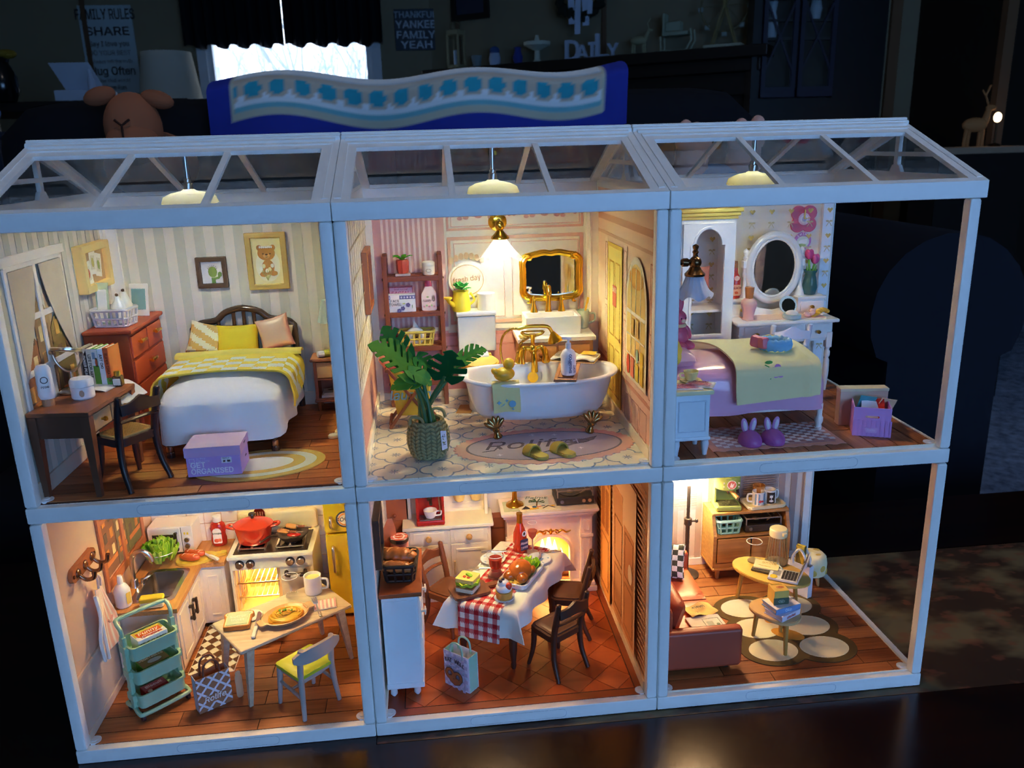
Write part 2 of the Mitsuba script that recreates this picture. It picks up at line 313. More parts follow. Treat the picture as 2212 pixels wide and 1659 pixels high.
# coffee table
t = thing('coffee_table', 'dark glossy wooden table with slate inlay panels carrying the dollhouse', 'table')
part(t, 'tabletop', B(-62, 118, -42, 31, -3.2, -.25, .5), '140b08', 'tabletop')
part(t, 'border', cat(B(-62, 118, -42, -.8, -.3, 0), B(-62, 118, 19.8, 31, -.3, 0), B(-62, 20, -.8, 19.8, -.3, 0), B(112, 118, -.8, 19.8, -.3, 0)), '140b08', 'tabletop')
part(t, 'slate_panel', B(20, 112, -.7, 19.7, -.28, -.04, .08), '302a20', 'slate')
for x in (-56, 112):
    for y in (-37, 26): part(t, 'leg', B(x - 4, x + 4, y - 4, y + 4, -45, -3.2, .6), '120a07', 'tabletop')
part(t, 'apron', cat(B(-54, 110, 24, 27, -12, -3.2), B(-54, 110, -38, -35, -12, -3.2), B(-57, -54, -35, 24, -12, -3.2), B(110, 113, -35, 24, -12, -3.2)), '120a07', 'tabletop')

# sofa with things on its back
SOFA = '17181d'
t = thing('sofa', 'charcoal fabric loveseat behind the dollhouse with a rolled arm', 'sofa')
def rsec(w, h, r, n=6):
    return [(x, z) for x, z in rrect(-w / 2, w / 2, 0, h, r).exterior.coords]
def softbox(x0, x1, y0, y1, z0, z1, r): 
    m = B(x0, x1, y0, y1, z0, z1, r); m = m.subdivide(); return m
for i, (x0, x1) in enumerate(((-38, 21), (21.3, 80))):
    u = np.linspace(0, 1, 14); P = []
    for a in np.linspace(0, 1, 22):
        ang = a * np.pi; k = np.sin(np.clip(np.minimum(u, 1 - u) / .12, 0, 1) * np.pi / 2) ** .7
        P.append(np.stack([x0 + (x1 - x0) * u, 98 - 12.5 * np.cos(ang) * (.75 + .25 * k), -5 + (44 + 5 + 3.2 * math.sin(ang)) * np.sin(np.clip(a * 6, 0, 1) * np.pi / 2) * (1 if a < .84 else np.sin(np.clip((1 - a) * 6, 0, 1) * np.pi / 2)) * (.93 + .07 * k)], 1))
    P = np.array(P)
    part(t, 'back_cushion', sheet(P, .8), SOFA, 'cloth', 50)
part(t, 'frame', cat(softbox(-40, 82, 58, 112, -38, -14, 4), softbox(-38, 80, 100, 112, -20, 30, 4)), SOFA, 'cloth')
for x0, x1 in ((-36, 20.6), (21.4, 78)): part(t, 'seat_cushion', softbox(x0, x1, 52, 90, -14, -1, 4), SOFA, 'cloth')
for x, nm in ((-49, 'a'), (94, 'b')):
    sec = Polygon([(-8, -40), (8, -40), (8, 8)] + [(11 * math.cos(a), 14 + 11 * math.sin(a)) for a in np.linspace(-.5, math.pi + .5, 16)] + [(-8, 8)])
    m = plate(sec, 0, 58); m = tm(np.asarray(m.vertices)[:, [0, 2, 1]] * [1, 1, 1] + [x, 52, 2], m.faces[:, ::-1])
    part(t, 'arm', m, '1b1e27', 'cloth', 40)
for x in (-44, 88):
    for y in (60, 106): part(t, 'foot', cyl(2.2, 7, (x, y, -45), 10), '120c08')

# crocheted blanket lying over the sofa back
def blanket():
    nx, ny = 120, 56; u = np.linspace(0, 1, nx); out = np.zeros((nx, ny, 3))
    s = np.linspace(0, 1, ny)
    for j, q in enumerate(s):
        L = q * 24.0                                        # from the lower hem up the front and over the top
        wv = 1.9 * np.sin(u * 13.5 - .6) + .9 * np.sin(u * 6 + 1)
        if L < 9: y, z = 83.2 - .06 * L, 40.2 + L * .86
        else:
            a = min(1, (L - 9) / 6) * np.pi / 2; y, z = 82.7 + 8 * (1 - np.cos(a)) + max(0, L - 15), 48 + 2.2 * np.sin(a)
        k = np.clip((12 - L) / 12, 0, 1)
        out[:, j] = np.stack([-5.5 + 63 * u + (.7 * (q - .5)), y - .9 * wv * k * .8 - .2, z + wv * (.5 + .25 * k) * .8 + 1.2 * u], 1)
    return out
P = blanket()
def bcol(nx, ny):
    C = np.zeros((nx, ny, 3)); u = np.linspace(0, 63, nx)[:, None]; v_ = np.linspace(0, 24, ny)[None]
    U, V = np.broadcast_arrays(u, v_); d = np.minimum(np.minimum(U, 63 - U), V)
    C[:] = lin('d8e4ea'); 
    def put(mask, c): C[mask] = lin(c)
    bd = np.minimum(U, 63 - U)
    put((V > 3.2) & (V < 4.4), 'b9bfae'); put((V >= 4.4) & (V < 5.3), '6fb7c4'); put((V >= 5.3) & (V < 6.4), 'dfeef4')
    ph = (U - 5) % 3.6 - 1.8
    motif = (V >= 6.4) & (V < 9.6); put(motif, 'c2b9a8'); put(motif & ((ph / 1.25) ** 2 + ((V - 8.1) / 1.35) ** 2 < 1), '2f9fb5'); put(motif & (np.abs(np.abs(ph) - 1.8) < (7.6 - V) * .6) & (V < 7.6), 'e6f2f8')
    put((V >= 9.6) & (V < 10.6), 'b8b4a8'); st = (V >= 10.6) & (((V * 1.1) % 1) < .3); put(st, 'b9ccd8'); put(V > 15, '9fc0d4')
    put((bd > 2.6) & (bd < 4.0), 'b9bfae'); put((bd >= 1.9) & (bd <= 2.6), '5fa8ba'); put((d < 3.2) & (bd < 60), '2c3a9c'); put(bd < 2.4, '2c3a9c')
    return C.reshape(-1, 3)
bl = sheet(P, .5); c = bcol(120, 56)
solo('crochet_blanket', 'white, teal and blue crocheted blanket with a royal blue border over the sofa back', 'blanket', bl, np.vstack([c, c]), 'cloth', sm=60)

# plush toys on the sofa
t = thing('plush_dog', 'brown plush dog with floppy ears lying over the sofa back', 'plush toy')
dogm = cat(ell(3.9, 4.0, 4.9, (-15.4, 79.0, 43.2)), ell(3.6, 3.2, 3.2, (-15.2, 77.2, 41)), ell(6.5, 8, 5, (-15, 84, 38)))
part(t, 'body', dogm, 'a8684a', 'cloth', 60)
for sx in (-1, 1): part(t, 'ear', ell(2.3, 1.3, 1.25, (-15.5 + sx * 3.9, 79, 47.3 - .3 * sx), 2, (0, sx * 16, 0)), '9c5f42', 'cloth', 60)
part(t, 'nose', cat(tube([(-16.4, 74.6, 44.2), (-15.4, 74.2, 43.4), (-14.4, 74.6, 44.2)], .18, 5), tube([(-15.4, 74.15, 43.4), (-15.3, 73.9, 41)], .16, 5)), '3a2018')
t = thing('plush_doll', 'plush doll lying behind the roof with only its pale pink toes showing', 'plush toy')
part(t, 'body', ell(8, 5, 6, (67.5, 72, 30)), '8fa0b8', 'cloth', 60)
for x, s_ in ((64.2, -1), (72, 1)):
    f_ = part(t, 'foot', cat(tube([(x, 72, 30), (x, 71, 38.5)], [2.6, 2.4], 12), ell(2.7, 2.2, 2.2, (x, 70.5, 39.2), 2)), 'd9a898', 'cloth', 60)
    for k in range(3 if s_ < 0 else 2): part(f_, 'toe', ell(1.0, 1.2, 1.3, (x - 1.6 * (1 if s_ < 0 else .8) + 1.6 * k * (1 if s_ < 0 else 1.5), 69.3, 40.9 - .35 * k * (1 if s_ < 0 else -1)), 2), 'e0b0a0', 'cloth', 60)

# things by the back wall
t = thing('table_lamp', 'pale drum lampshade in front of the FAMILY RULES sign', 'lamp', x=-70, y=300, z=-45)
part(t, 'base', lathe([(8, 0), (8, 2), (2, 4), (3.5, 30), (5.5, 60), (2, 92), (1, 104)], 20), '40362c', 's')
part(t, 'lamp_shade', shell([(11.6, 104), (9.2, 122)], 32), 'c8c8bc', 'shade', 60)
t = thing('side_table', 'dark side table behind the left end of the sofa', 'table', x=-85, y=250, z=-45)
part(t, 'tabletop', B(-42, 40, -24, 22, 98, 101, .5), '1c130e', 's')
for x in (-38, 36):
    for y in (-20, 18): part(t, 'leg', B(x - 2, x + 2, y - 2, y + 2, 0, 98), '1c130e', 's')
P = np.array([[(-6.3 + 12 * a + 2.6 * b, -6 + 8 * b, 1.1 + 12 * (1 - b) ** 1.0 * .9) for b in np.linspace(0, 1, 5)] for a in np.linspace(0, 1, 7)])
solo('paper_sheet', 'white sheet of paper propped up left of the lampshade', 'paper', sheet(P, .1), 'c3d2e4', x=-82.5, y=244, z=56, sm=60)
solo('paper_box', 'flat white box lying under the propped sheet of paper', 'box', B(-7, 8, -6, 6, 0, 3.6, .2), 'b7c7da', x=-80, y=240, z=56)
t = thing('planter', 'dark vase with a yellowish dried flower at the left edge', 'vase', x=-98, y=226, z=56)
part(t, 'vase', lathe([(3, 0), (4.4, 3), (4.2, 7), (2.6, 11), (3.2, 12.5)], 18), '0e0c0c', 'g')
part(t, 'flowers', cat([ell(2.4, 2, 1.1, (3.2 * math.cos(a), 2 * math.sin(a), 13.4 + .5 * math.sin(3 * a)), 1) for a in np.linspace(0, 6, 9)]), '7c6a20', 'm', 60)
solo('gift_bag', 'crumpled shiny blue foil bag at the left edge of the photo', 'bag', tf(tm(np.asarray(ell(6, 4, 6, (0, 0, 6), 3).vertices) + .6 * (meshkit.noise(np.asarray(ell(6, 4, 6, (0, 0, 6), 3).vertices) * .8)[:, None] - .5), ell(6, 4, 6, (0, 0, 6), 3).faces)), '8fb4ff', 'g', x=-101, y=214, z=47, sm=0)
solo('small_stool', 'dark blue stool holding the foil bag at the left edge', 'stool', cat(B(-9, 9, -8, 8, 90, 92, .4), B(-7, -5, -6, -4, 0, 90), B(5, 7, -6, -4, 0, 90), B(-7, -5, 4, 6, 0, 90), B(5, 7, 4, 6, 0, 90)), '1c2c44', x=-101, y=214, z=-45)
solo('white_bottle', 'slim white bottle standing behind the sofa left of the plush dog', 'bottle', lathe([(1.1, 0), (1.1, 6), (.6, 7), (.6, 9)], 12), 'b8c8e0', x=-74, y=230, z=56)

def sign(name, label, x, z, w_, h_, y, lines, bg, cat_='sign', rot=0, fg='20242a'):
    t = thing(name, label, cat_, x=x, y=y, z=z)
    part(t, 'board', B(-w_ / 2, w_ / 2, -.8, 0, 0, h_, .15), bg)
    it = []
    for s, hh, zz, b, sx in lines:
        it.append((text(s, hh, b, (0, zz), True, .05, 0, sx), fg))
    if it: art(t, 'lettering', it, (0, -.81, 0), lift=.05)
    return t
sign('wall_sign', 'white wall sign headed FAMILY RULES left of the window', -106.4, 66, 22, 35.5, 349.5,
     [('FAMILY RULES', 4.0, 30, True, .62), ('SHARE', 3.3, 23.6, True, 1.25), ('Say I love you', 2.0, 19.2, True, .9), ('DO YOUR BEST', 1.9, 15.6, False, .9), ('Always tell the truth', 1.5, 12.4, False, .9), ('Hug Often', 3.2, 7.6, True, .9), ('Use kind words', 1.5, 4.6, False, .9), ('Have Fun', 1.7, 1.6, True, .9)], '9fb4bc')
t = sign('wall_plaque', 'grey plaque with rows of worn pale lettering right of the window', 25.6, 81.5, 18.5, 17, 349.5, [], '3c4650')
art(t, 'lettering', [(text('THANKFUL', 2.6, True, (0, 13.4), True, .05, 0, 1.0), '8fa3b0'), (text('YANKEE', 3.0, True, (0, 9.2), True, .05, 0, 1.1), 'a9b8c4'), (text('FAMILY', 3.0, True, (0, 4.9), True, .05, 0, 1.1), 'a9b8c4'), (text('YEAH', 3.0, True, (0, .8), True, .05, 0, 1.3), 'a9b8c4')], (0, -.81, 0), lift=.05)

# mantel shelf along the corner wall with its ornaments
cw = np.array([[32, 350], [160, 264]], float); cd = (cw[1] - cw[0]) / np.linalg.norm(cw[1] - cw[0]); cn = np.array([-cd[1], cd[0]]) * -1
def onwall(s, off=8.0): return (cw[0] + cd * s + cn * off)
crot = math.degrees(math.atan2(cd[1], cd[0]))
t = thing('mantel', 'dark brown wooden mantel shelf along the corner wall', 'mantel', x=32, y=350, z=0, rot=crot)
part(t, 'shelf', B(6, 152, -18, -.2, 67.5, 71.5, .5), DARKW, 's'); part(t, 'moulding', cat(B(9, 149, -14, -.2, 63, 67.5, .4), B(12, 146, -10, -.2, 55, 63, .4)), DARKW, 's')
part(t, 'surround', cat(B(14, 40, -7, -.2, -45, 55), B(118, 144, -7, -.2, -45, 55), B(40, 118, -7, -.2, 30, 55)), '150e0a', 's')
def orn(name, label, cat_, s, pieces, off=8.0):
    p = onwall(s, off); t = thing(name, label, cat_, x=p[0], y=p[1], z=71.5, rot=crot)
    for nm, m, c in pieces: part(t, nm, m, c, 'm', 40)
orn('lantern', 'pale upright lantern at the left end of the mantel', 'lantern', 18, [('frame', cat(B(-3, 3, -3, 3, 0, 2, .2), B(-3, 3, -3, 3, 14, 16, .2), *[B(a * 2.6 - .4, a * 2.6 + .4, b * 2.6 - .4, b * 2.6 + .4, 2, 14) for a in (-1, 1) for b in (-1, 1)]), '8d8a6c'), ('candle', cyl(1.2, 6, (0, 0, 2)), 'b9d0e4'), ('ring', tube([(2.4 * math.cos(a), 0, 17.6 + 1.6 * math.sin(a)) for a in np.linspace(0, 2 * np.pi, 14)], .25, 5), '6c664c')])
orn('glass_cup', 'small pale cup beside the lantern on the mantel', 'cup', 28, [('bowl', lathe([(1.6, 0), (2.4, 5), (2.2, 5.2)], 14), '73868c')])
orn('blue_jar', 'white jar with a blue top on the mantel', 'jar', 37, [('jar', lathe([(2, 0), (2.5, 3), (2, 5.5)], 14), 'a9bcd8'), ('lid', ell(2.1, 2.1, 1.8, (0, 0, 6.4), 2), '32528c')])
orn('blue_vase', 'small deep blue vase on the mantel', 'vase', 48, [('vase', lathe([(1.4, 0), (2.1, 3), (1.2, 6), (1.6, 7)], 14), '2c3c8c')])
orn('cake_stand', 'white pedestal dish on the mantel', 'dish', 57, [('dish', lathe([(3, 0), (1.2, 1.5), (1, 5), (5.5, 7), (5.6, 8.4), (1.2, 8.6), (.6, 11)], 20), 'b9c2b4')])
pl = onwall(80, 8)
for k, (ch, h_) in enumerate(zip('DAILY', (7.4, 5.4, 6.0, 8.8, 5.0))):
    p = onwall(74 + 4.3 * k, 10); t = thing('shelf_letter', f'pale freestanding letter {ch} on the mantel', 'letter', x=p[0], y=p[1], z=71.5, rot=crot)
    raw(t, M(text(ch, h_, True, (0, 0), True, 1.2), (0, 0, 0), (1, 0, 0), (0, 0, 1)), 'a9bcd4', 'm', 0, place[t])
orn('deer_figurine', 'cream reindeer figurine on the mantel', 'figurine', 101, [('body', cat(B(-5, 5, -2, 2, 0, .8, .2), ell(3.4, 1.4, 1.6, (0, 0, 5.5), 2), *[tube([(a, 0, 5), (a * 1.15, 0, .6)], .4, 6) for a in (-2.4, -1.6, 1.6, 2.4)], tube([(2.6, 0, 6), (3.9, 0, 8.6)], [.9, .6], 8), ell(1.2, .6, .6, (4.5, 0, 8.8), 2)), '8f9072'), ('antler', tube([(4, 0, 9), (3.4, 0, 11.4), (4.6, 0, 13.2)], .22, 5), '8f9072')])
orn('sleigh', 'cream wooden sleigh ornament on the mantel', 'ornament', 116, [('body', cat(B(-5, 5, -2.5, 2.5, 6, 7.4, .3), B(-5, -4, -2.5, 2.5, 6, 14, .3), plate(Polygon([(-5, 0), (5, 0), (5.6, 3), (2, 5.6), (-5, 5.6)]), 0, .01), B(-4, 2, -2, 2, 7.4, 11, .6)), '8c9884'), ('runner', cat(*[tube([(-5.6, y, 6), (-5.4, y, 1), (0, y, .4), (4.4, y, .6), (6.4, y, 4), (6, y, 8)], .4, 6) for y in (-2.4, 2.4)]), '98a28c')])
ringp = lambda r_, y: tube([(r_ * math.cos(a), y, 15 + r_ * math.sin(a)) for a in np.arange(28) * 2 * np.pi / 28], .22, 5, True)
orn('ferris_wheel', 'model ferris wheel with an A-frame on the right end of the mantel', 'model', 134, [('base', B(-7, 7, -3, 3, 0, 1.6, .2), 'a9aa94'), ('frame', cat(*[tube([(sx * 4.4, y, 1.6), (0, y, 15)], .3, 6) for sx in (-1, 1) for y in (-1.6, 1.6)], B(-.4, .4, -1.7, 1.7, 14.5, 28)), '857a4e'),
    ('wheel', cat(ringp(9, -.8), ringp(9, .8), *[tube([(0, 0, 15), (9 * math.cos(a), 0, 15 + 9 * math.sin(a))], .12, 4) for a in np.arange(8) * math.pi / 4]), '6a664a'), *[('gondola', B(9 * math.cos(a) - .9, 9 * math.cos(a) + .9, -.8, .8, 15 + 9 * math.sin(a) - 1.6, 15 + 9 * math.sin(a), .3), '7f908c') for a in np.arange(8) * math.pi / 4]])
p = onwall(80, 1.2); t = thing('wreath', 'dark green wreath with a hanging white ribbon bow on the corner wall', 'wreath', x=p[0] - 6, y=p[1] - 4, z=97, rot=crot)
part(t, 'greenery', cat([ell(2.6, 1.4, 1.5, (9 * math.cos(a) + rnd.uniform(-1, 1), -1.5, 9 * math.sin(a) + rnd.uniform(-1, 1)), 1, (0, rnd.uniform(0, 180), 0)) for a in np.linspace(0, 6.28, 46)]), '101a12', 'm', 60, stuff=False)
part(t, 'ribbon', cat([sheet(np.array([[(x + w_ * s, -2.6 - .5 * math.sin(4 * q + x), 4 - L * q) for q in np.linspace(0, 1, 8)] for s in (0, 1)]), .15) for x, w_, L in ((-5, 2.6, 16), (-2, 2.4, 20), (1, 2.8, 17), (3.4, 2, 13))]), 'b4cbe8', 'cloth', 60)
p = onwall(22, .8); t = thing('picture_frame', 'dark small framed picture high on the wall above the lantern', 'picture', x=p[0], y=p[1], z=92, rot=crot)
part(t, 'frame', cat(B(-9.5, 9.5, -1.5, 0, 0, 2.4, .3), B(-9.5, 9.5, -1.5, 0, 20, 22.4, .3), B(-9.5, -7, -1.5, 0, 2, 20.4, .3), B(7, 9.5, -1.5, 0, 2, 20.4, .3)), '100d0c', 's'); part(t, 'print', B(-7.2, 7.2, -.6, -.2, 2.2, 20.2), '2b3140')

# glazed cabinet, light switch, dim shelf on the right
t = thing('glass_cabinet', 'black glazed cabinet with crossed glazing bars at the right of the back wall', 'cabinet', x=161, y=262)
part(t, 'body', cat(B(-16, 34, -1.5, 0, -45, 130), B(-16, -13, -6, 0, -45, 130), B(15, 34, -6, 0, -45, 130), B(-13, 15, -6, 0, -45, 53), B(-13, 15, -6, 0, 120, 130)), '08080a', 's')
for x0, x1 in ((-12.6, .2), (1.2, 14.6)):
    d_ = part(t, 'door', cat(B(x0, x0 + 1.6, -7, -5.6, 53.5, 120), B(x1 - 1.6, x1, -7, -5.6, 53.5, 120), B(x0, x1, -7, -5.6, 53.5, 57), bar((x0 + 1, -6.4, 62), (x1 - 1, -6.4, 86), .7), bar((x0 + 1, -6.4, 86), (x1 - 1, -6.4, 62), .7), B(x0, x1, -7, -5.6, 86, 87)), '1b1c34', 's')
    part(d_, 'pane', B(x0 + 1.6, x1 - 1.6, -6.2, -6.19, 57, 120), 'ffffff', 'pane', 0)
for x, z, h_, nm in ((-8, 74, 12, 'tall'), (8, 80, 12, 'square')):
    solo('white_candlestick', f'{nm} white object standing inside the glazed cabinet', 'ornament', lathe([(1.6, 0), (2.2, h_ * .3), (1.2, h_ * .7), (1.7, h_)], 12), '9fb6c4', x=161 + x, y=259, z=z)
part(t, 'shelf', cat(B(-13, 15, -5, 0, 73, 74), B(-13, 15, -5, 0, 79.2, 80)), '14151c', 's')
solo('light_switch', 'white light switch plate on the wall right of the cabinet', 'light switch', cat(B(-1.6, 1.6, -.5, 0, 0, 10.5, .2), B(-.5, .5, -.9, -.4, 4, 6.5, .1)), 'a9bccb', x=195.5, y=262.9, z=58.5)
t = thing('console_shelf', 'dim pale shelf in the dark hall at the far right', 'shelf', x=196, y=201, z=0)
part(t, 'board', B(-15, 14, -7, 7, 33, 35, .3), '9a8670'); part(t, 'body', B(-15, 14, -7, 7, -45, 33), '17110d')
t = thing('reindeer_ornament', 'dim tan reindeer ornament on the hall shelf', 'figurine', x=194.5, y=199, z=35)
part(t, 'body', cat(ell(4, 2, 2.2, (0, 0, 6.5), 2), *[tube([(a, 0, 6), (a * 1.1, 0, .2)], .55, 6) for a in (-2.6, -1.6, 1.8, 2.8)], tube([(3, 0, 7), (4, 0, 11)], [1.2, .8], 8), ell(1.7, .9, .9, (4.6, 0, 11.4), 2)), 'b07848', 'm', 60)
part(t, 'antler', cat(tube([(4, .3, 12), (3, .8, 15), (4.4, 1, 18)], .3, 5), tube([(3.2, .8, 14.6), (1.8, .8, 16.6)], .25, 5)), 'b07848')
t = thing('hall_lamp', 'small glowing hall lamp at the far right edge', 'lamp', x=202.4, y=200, z=35)
part(t, 'stem', lathe([(1.8, 0), (1.6, .6), (.3, 1), (.3, 7)], 12), '3a2a1c', 'met')
part(t, 'bulb', ell(1.15, 1.15, 1.5, (0, 0, 8.6), 2), 'ffe0b0', emitter={'type': 'area', 'radiance': {'type': 'rgb', 'value': [9, 5.6, 2.6]}})
# ---------------------------------------------------------------- the dollhouse: six room units and three roof units
WH = 'f1efea'
def quarterpost(x, y, w_, z0, z1): return B(x, x + w_, y, y + w_, z0, z1, .16)
unit_label = {'L1': 'white plastic kitchen unit, bottom left of the dollhouse', 'L2': 'white plastic dining room unit, bottom middle of the dollhouse', 'L3': 'white plastic living room unit, bottom right of the dollhouse',
              'U1': 'white plastic bedroom unit, upper left of the dollhouse', 'U2': 'white plastic bathroom unit, upper middle of the dollhouse', 'U3': 'white plastic pink bedroom unit, upper right of the dollhouse'}
UNIT = {}
for code in ('L1', 'L2', 'L3', 'U1', 'U2', 'U3'):
    ox, _, oz = ROOM[code]; zb = 0.0 if code[0] == 'L' else 17.73; fl_ = oz - zb
    t = UNIT[code] = thing('room_unit', unit_label[code], 'dollhouse room'); place[t] = np.eye(4); place[t][:3, 3] = (ox, 0, zb)
    a, b = .02, 19.98; H = 17.68
    for x in (a, b - .78):
        for y in (0, 18.6): part(t, 'post', quarterpost(x, y, .78, 1.04, H), WH, 's')
    fb = part(t, 'beam', B(a, b, 0, .75, .02, 1.04, .08), WH, 's'); part(t, 'beam', B(a, b, 18.7, 19.4, .02, 1.04, .08), WH, 's')
    part(t, 'beam', B(a, a + .7, .75, 18.7, .02, 1.04), WH, 's'); part(t, 'beam', B(b - .7, b, .75, 18.7, .02, 1.04), WH, 's')
    ring = rrect(6.6, 13.4, .2, .84, .31); part(fb, 'clip_seam', M(plate(ring.buffer(.02).difference(ring), 0, .012), (0, 0, 0), (1, 0, 0), (0, 0, 1)), 'b4bac0', 'm', 0)
    part(t, 'base_plate', B(a + .4, b - .4, .5, 18.9, .5, fl_ - .16), WH, 's')
    for x in (a + .95, b - .95): part(t, 'corner_socket', cat(cyl(.42, .16, (x, .95, fl_ - .1), 16), cyl(.2, .05, (x, .95, fl_ + .06), 12)), 'dfe3e6', 's')
    # walls
    wl = {'L1': 'd9b79a', 'L2': 'e4dccb', 'L3': 'cfc4ba', 'U1': 'd9d2c4', 'U2': 'eadfca', 'U3': 'eadfcf'}[code]
    W0 = fl_ - .1
    bwall = part(t, 'back_wall', B(.3, 19.7, 18.4, 18.75, W0, H), wl)
    lwall = part(t, 'side_wall', B(.28, .55, .78, 18.4, W0, H), wl)
    rwall = part(t, 'side_wall', B(19.45, 19.72, .78, 18.4, W0, H), {'L1': 'e9dccb', 'U1': 'd9d2c4', 'L2': 'd8c2a6', 'U2': 'e8c4ac'}[code]) if code[1] != '3' else None
    place[code] = {'b': bwall, 'l': lwall, 'r': rwall, 'f': fl_, 'H': H}
def planks(code, y0, y1, pitch, joints, fins, along='x', x0=.6, x1=19.4, label='printed wooden plank floor'):
    t, f_ = UNIT[code], place[code]['f']
    fkey = part(t, 'floor', B(x0 - .1, x1 + .1, .55, 18.4, f_ - .16, f_ - .05), '3a1e12')
    r2 = random.Random(int(code[1]) + len(code) * 3 + ord(code[0])); y, k = y0, 0
    lo, hi = (.56, 18.38) if along == 'x' else (x0, x1)
    L0, L1 = (x0, x1) if along == 'x' else (.56, 18.38)
    while y < hi:
        ya, yb = max(lo, y), min(hi, y + pitch - .07)
        if yb - ya > .1:
            cuts = [L0] + [c for c in joints[k % len(joints)] if L0 < c < L1] + [L1]
            for c0, c1 in zip(cuts, cuts[1:]):
                fin = r2.choice(fins); c1_ = c1 - (.06 if c1 < L1 else 0)
                m = B(c0, c1_, ya, yb, f_ - .06, f_ + r2.uniform(-.012, 0)) if along == 'x' else B(ya, yb, c0, c1_, f_ - .06, f_ + r2.uniform(-.012, 0))
                part(fkey, 'plank', m, 'a06840', fin, 0)
        y += pitch; k += 1
PA = ['planka', 'plankb', 'plankc']; PD = ['decka', 'deckb', 'deckc']
planks('L1', .1, 18.4, 1.58, [(11.9,), (6.3, 16.4), (11.95,), (5.2, 15.6), (11.9, 18.9), (8.2,)], PA)
planks('L3', .2, 18.4, 1.56, [(9.1, 18.3), (5.6, 16.5), (9.0,), (5.5, 16.45)], PA)
planks('U1', .3, 18.4, 1.5, [(10.2,), (5.4, 16.2), (8.8, 17.9), (12.4,)], PA)
planks('U3', .9, 19.4, 1.58, [(4.4, 13.2), (8.2,), (3.3, 11.6), (6.4, 15.5)], PD, 'y')

# patterned bathroom tiles: quatrefoils with flowers
def bathtile(p, n, uv):
    x, y = (p.x * 100 - 22.45) / 3.12, (p.y * 100 - 1.86) / 3.12
    u, v_ = x - dr.floor(x + .5), y - dr.floor(y + .5)
    au, av = abs(u), abs(v_)
    d1 = dr.minimum(dr.sqrt(dr.square(au - .24) + v_ * v_) - .235, dr.sqrt(u * u + dr.square(av - .24)) - .235)
    line = 1 - smoothstep(.012, .028, abs(d1))
    base = mix(mi.Color3f(*lin('d9d6c6').tolist()), mi.Color3f(*lin('efe6cf').tolist()), smoothstep(0.0, -.02, d1))
    def flower(a, b, R):
        r = dr.sqrt(a * a + b * b); th = dr.atan2(b, a)
        return smoothstep(.03, -.01, r - R * (.55 + .45 * dr.cos(th * 8))) * smoothstep(.02, .04, r)
    fl_ = flower(u, v_, .11) + flower(.5 - au, .5 - av, .10)
    return mix(mix(base, mi.Color3f(*lin('7f93a6').tolist()), line), mi.Color3f(*lin('73869a').tolist()), dr.clip(fl_, 0, 1))
scene['bsdf_bathtile'] = two({'type': 'principled', 'base_color': proc(bathtile), 'roughness': .35, 'specular': .5})
f_ = place['U2']['f']; fk = part(UNIT['U2'], 'floor', B(.5, 19.5, .55, 18.4, f_ - .16, f_ - .05), 'cfc8b4')
for i in range(-1, 7):
    for j in range(-1, 7):
        x0, x1, y0, y1 = max(.56, 2.45 + 3.12 * (i - .5)), min(19.44, 2.45 + 3.12 * (i + .5)), max(.56, 1.86 + 3.12 * (j - .5)), min(18.38, 1.86 + 3.12 * (j + .5))
        if x1 - x0 > .1 and y1 - y0 > .1: part(fk, 'tile', B(x0, x1 - .012, y0, y1 - .012, f_ - .06, f_), 'e8e0c8', 'bathtile', 0)
# terracotta tiles of the dining room
f_ = place['L2']['f']; fk = part(UNIT['L2'], 'floor', B(.5, 19.5, .55, 18.4, f_ - .16, f_ - .05), 'b58a6a')
wood('terra', 'a9522c', 'c2683a', 0, .35, .5); wood('terrb', '8c3c1e', 'a84e28', 1, .35, .5)
area = sbox(2.05, 1.3, 18.65, 15.6)
for i in range(-2, 15):
    for j in range(-2, 15):
        cx, cy = 1.98 + 1.4 * i, 1.3 + 1.4 * j
        if (i + j) % 2: continue
        for dx, s_ in ((0, 0),):
            g = Polygon([(cx - 1.37, cy), (cx, cy - 1.37), (cx + 1.37, cy), (cx, cy + 1.37)]).intersection(area)
            if g.area > .02: part(fk, 'tile', plate(g, f_ - .06, f_ - .005), 'b05c34', 'terra' if i % 2 else 'terrb', 0)
part(fk, 'border', cat(B(.56, 19.44, .56, 1.28, f_ - .06, f_), B(18.7, 19.44, 1.28, 18.38, f_ - .06, f_), B(.56, 2.0, 1.28, 18.38, f_ - .06, f_), B(2, 18.7, 15.65, 18.38, f_ - .06, f_)), '7c3418', 's')
part(fk, 'border_line', cat(B(2.0, 18.7, 1.26, 1.34, f_ - .05, f_ + .004), B(18.64, 18.72, 1.3, 15.6, f_ - .05, f_ + .004), B(1.98, 2.06, 1.3, 15.6, f_ - .05, f_ + .004)), '3c160c')

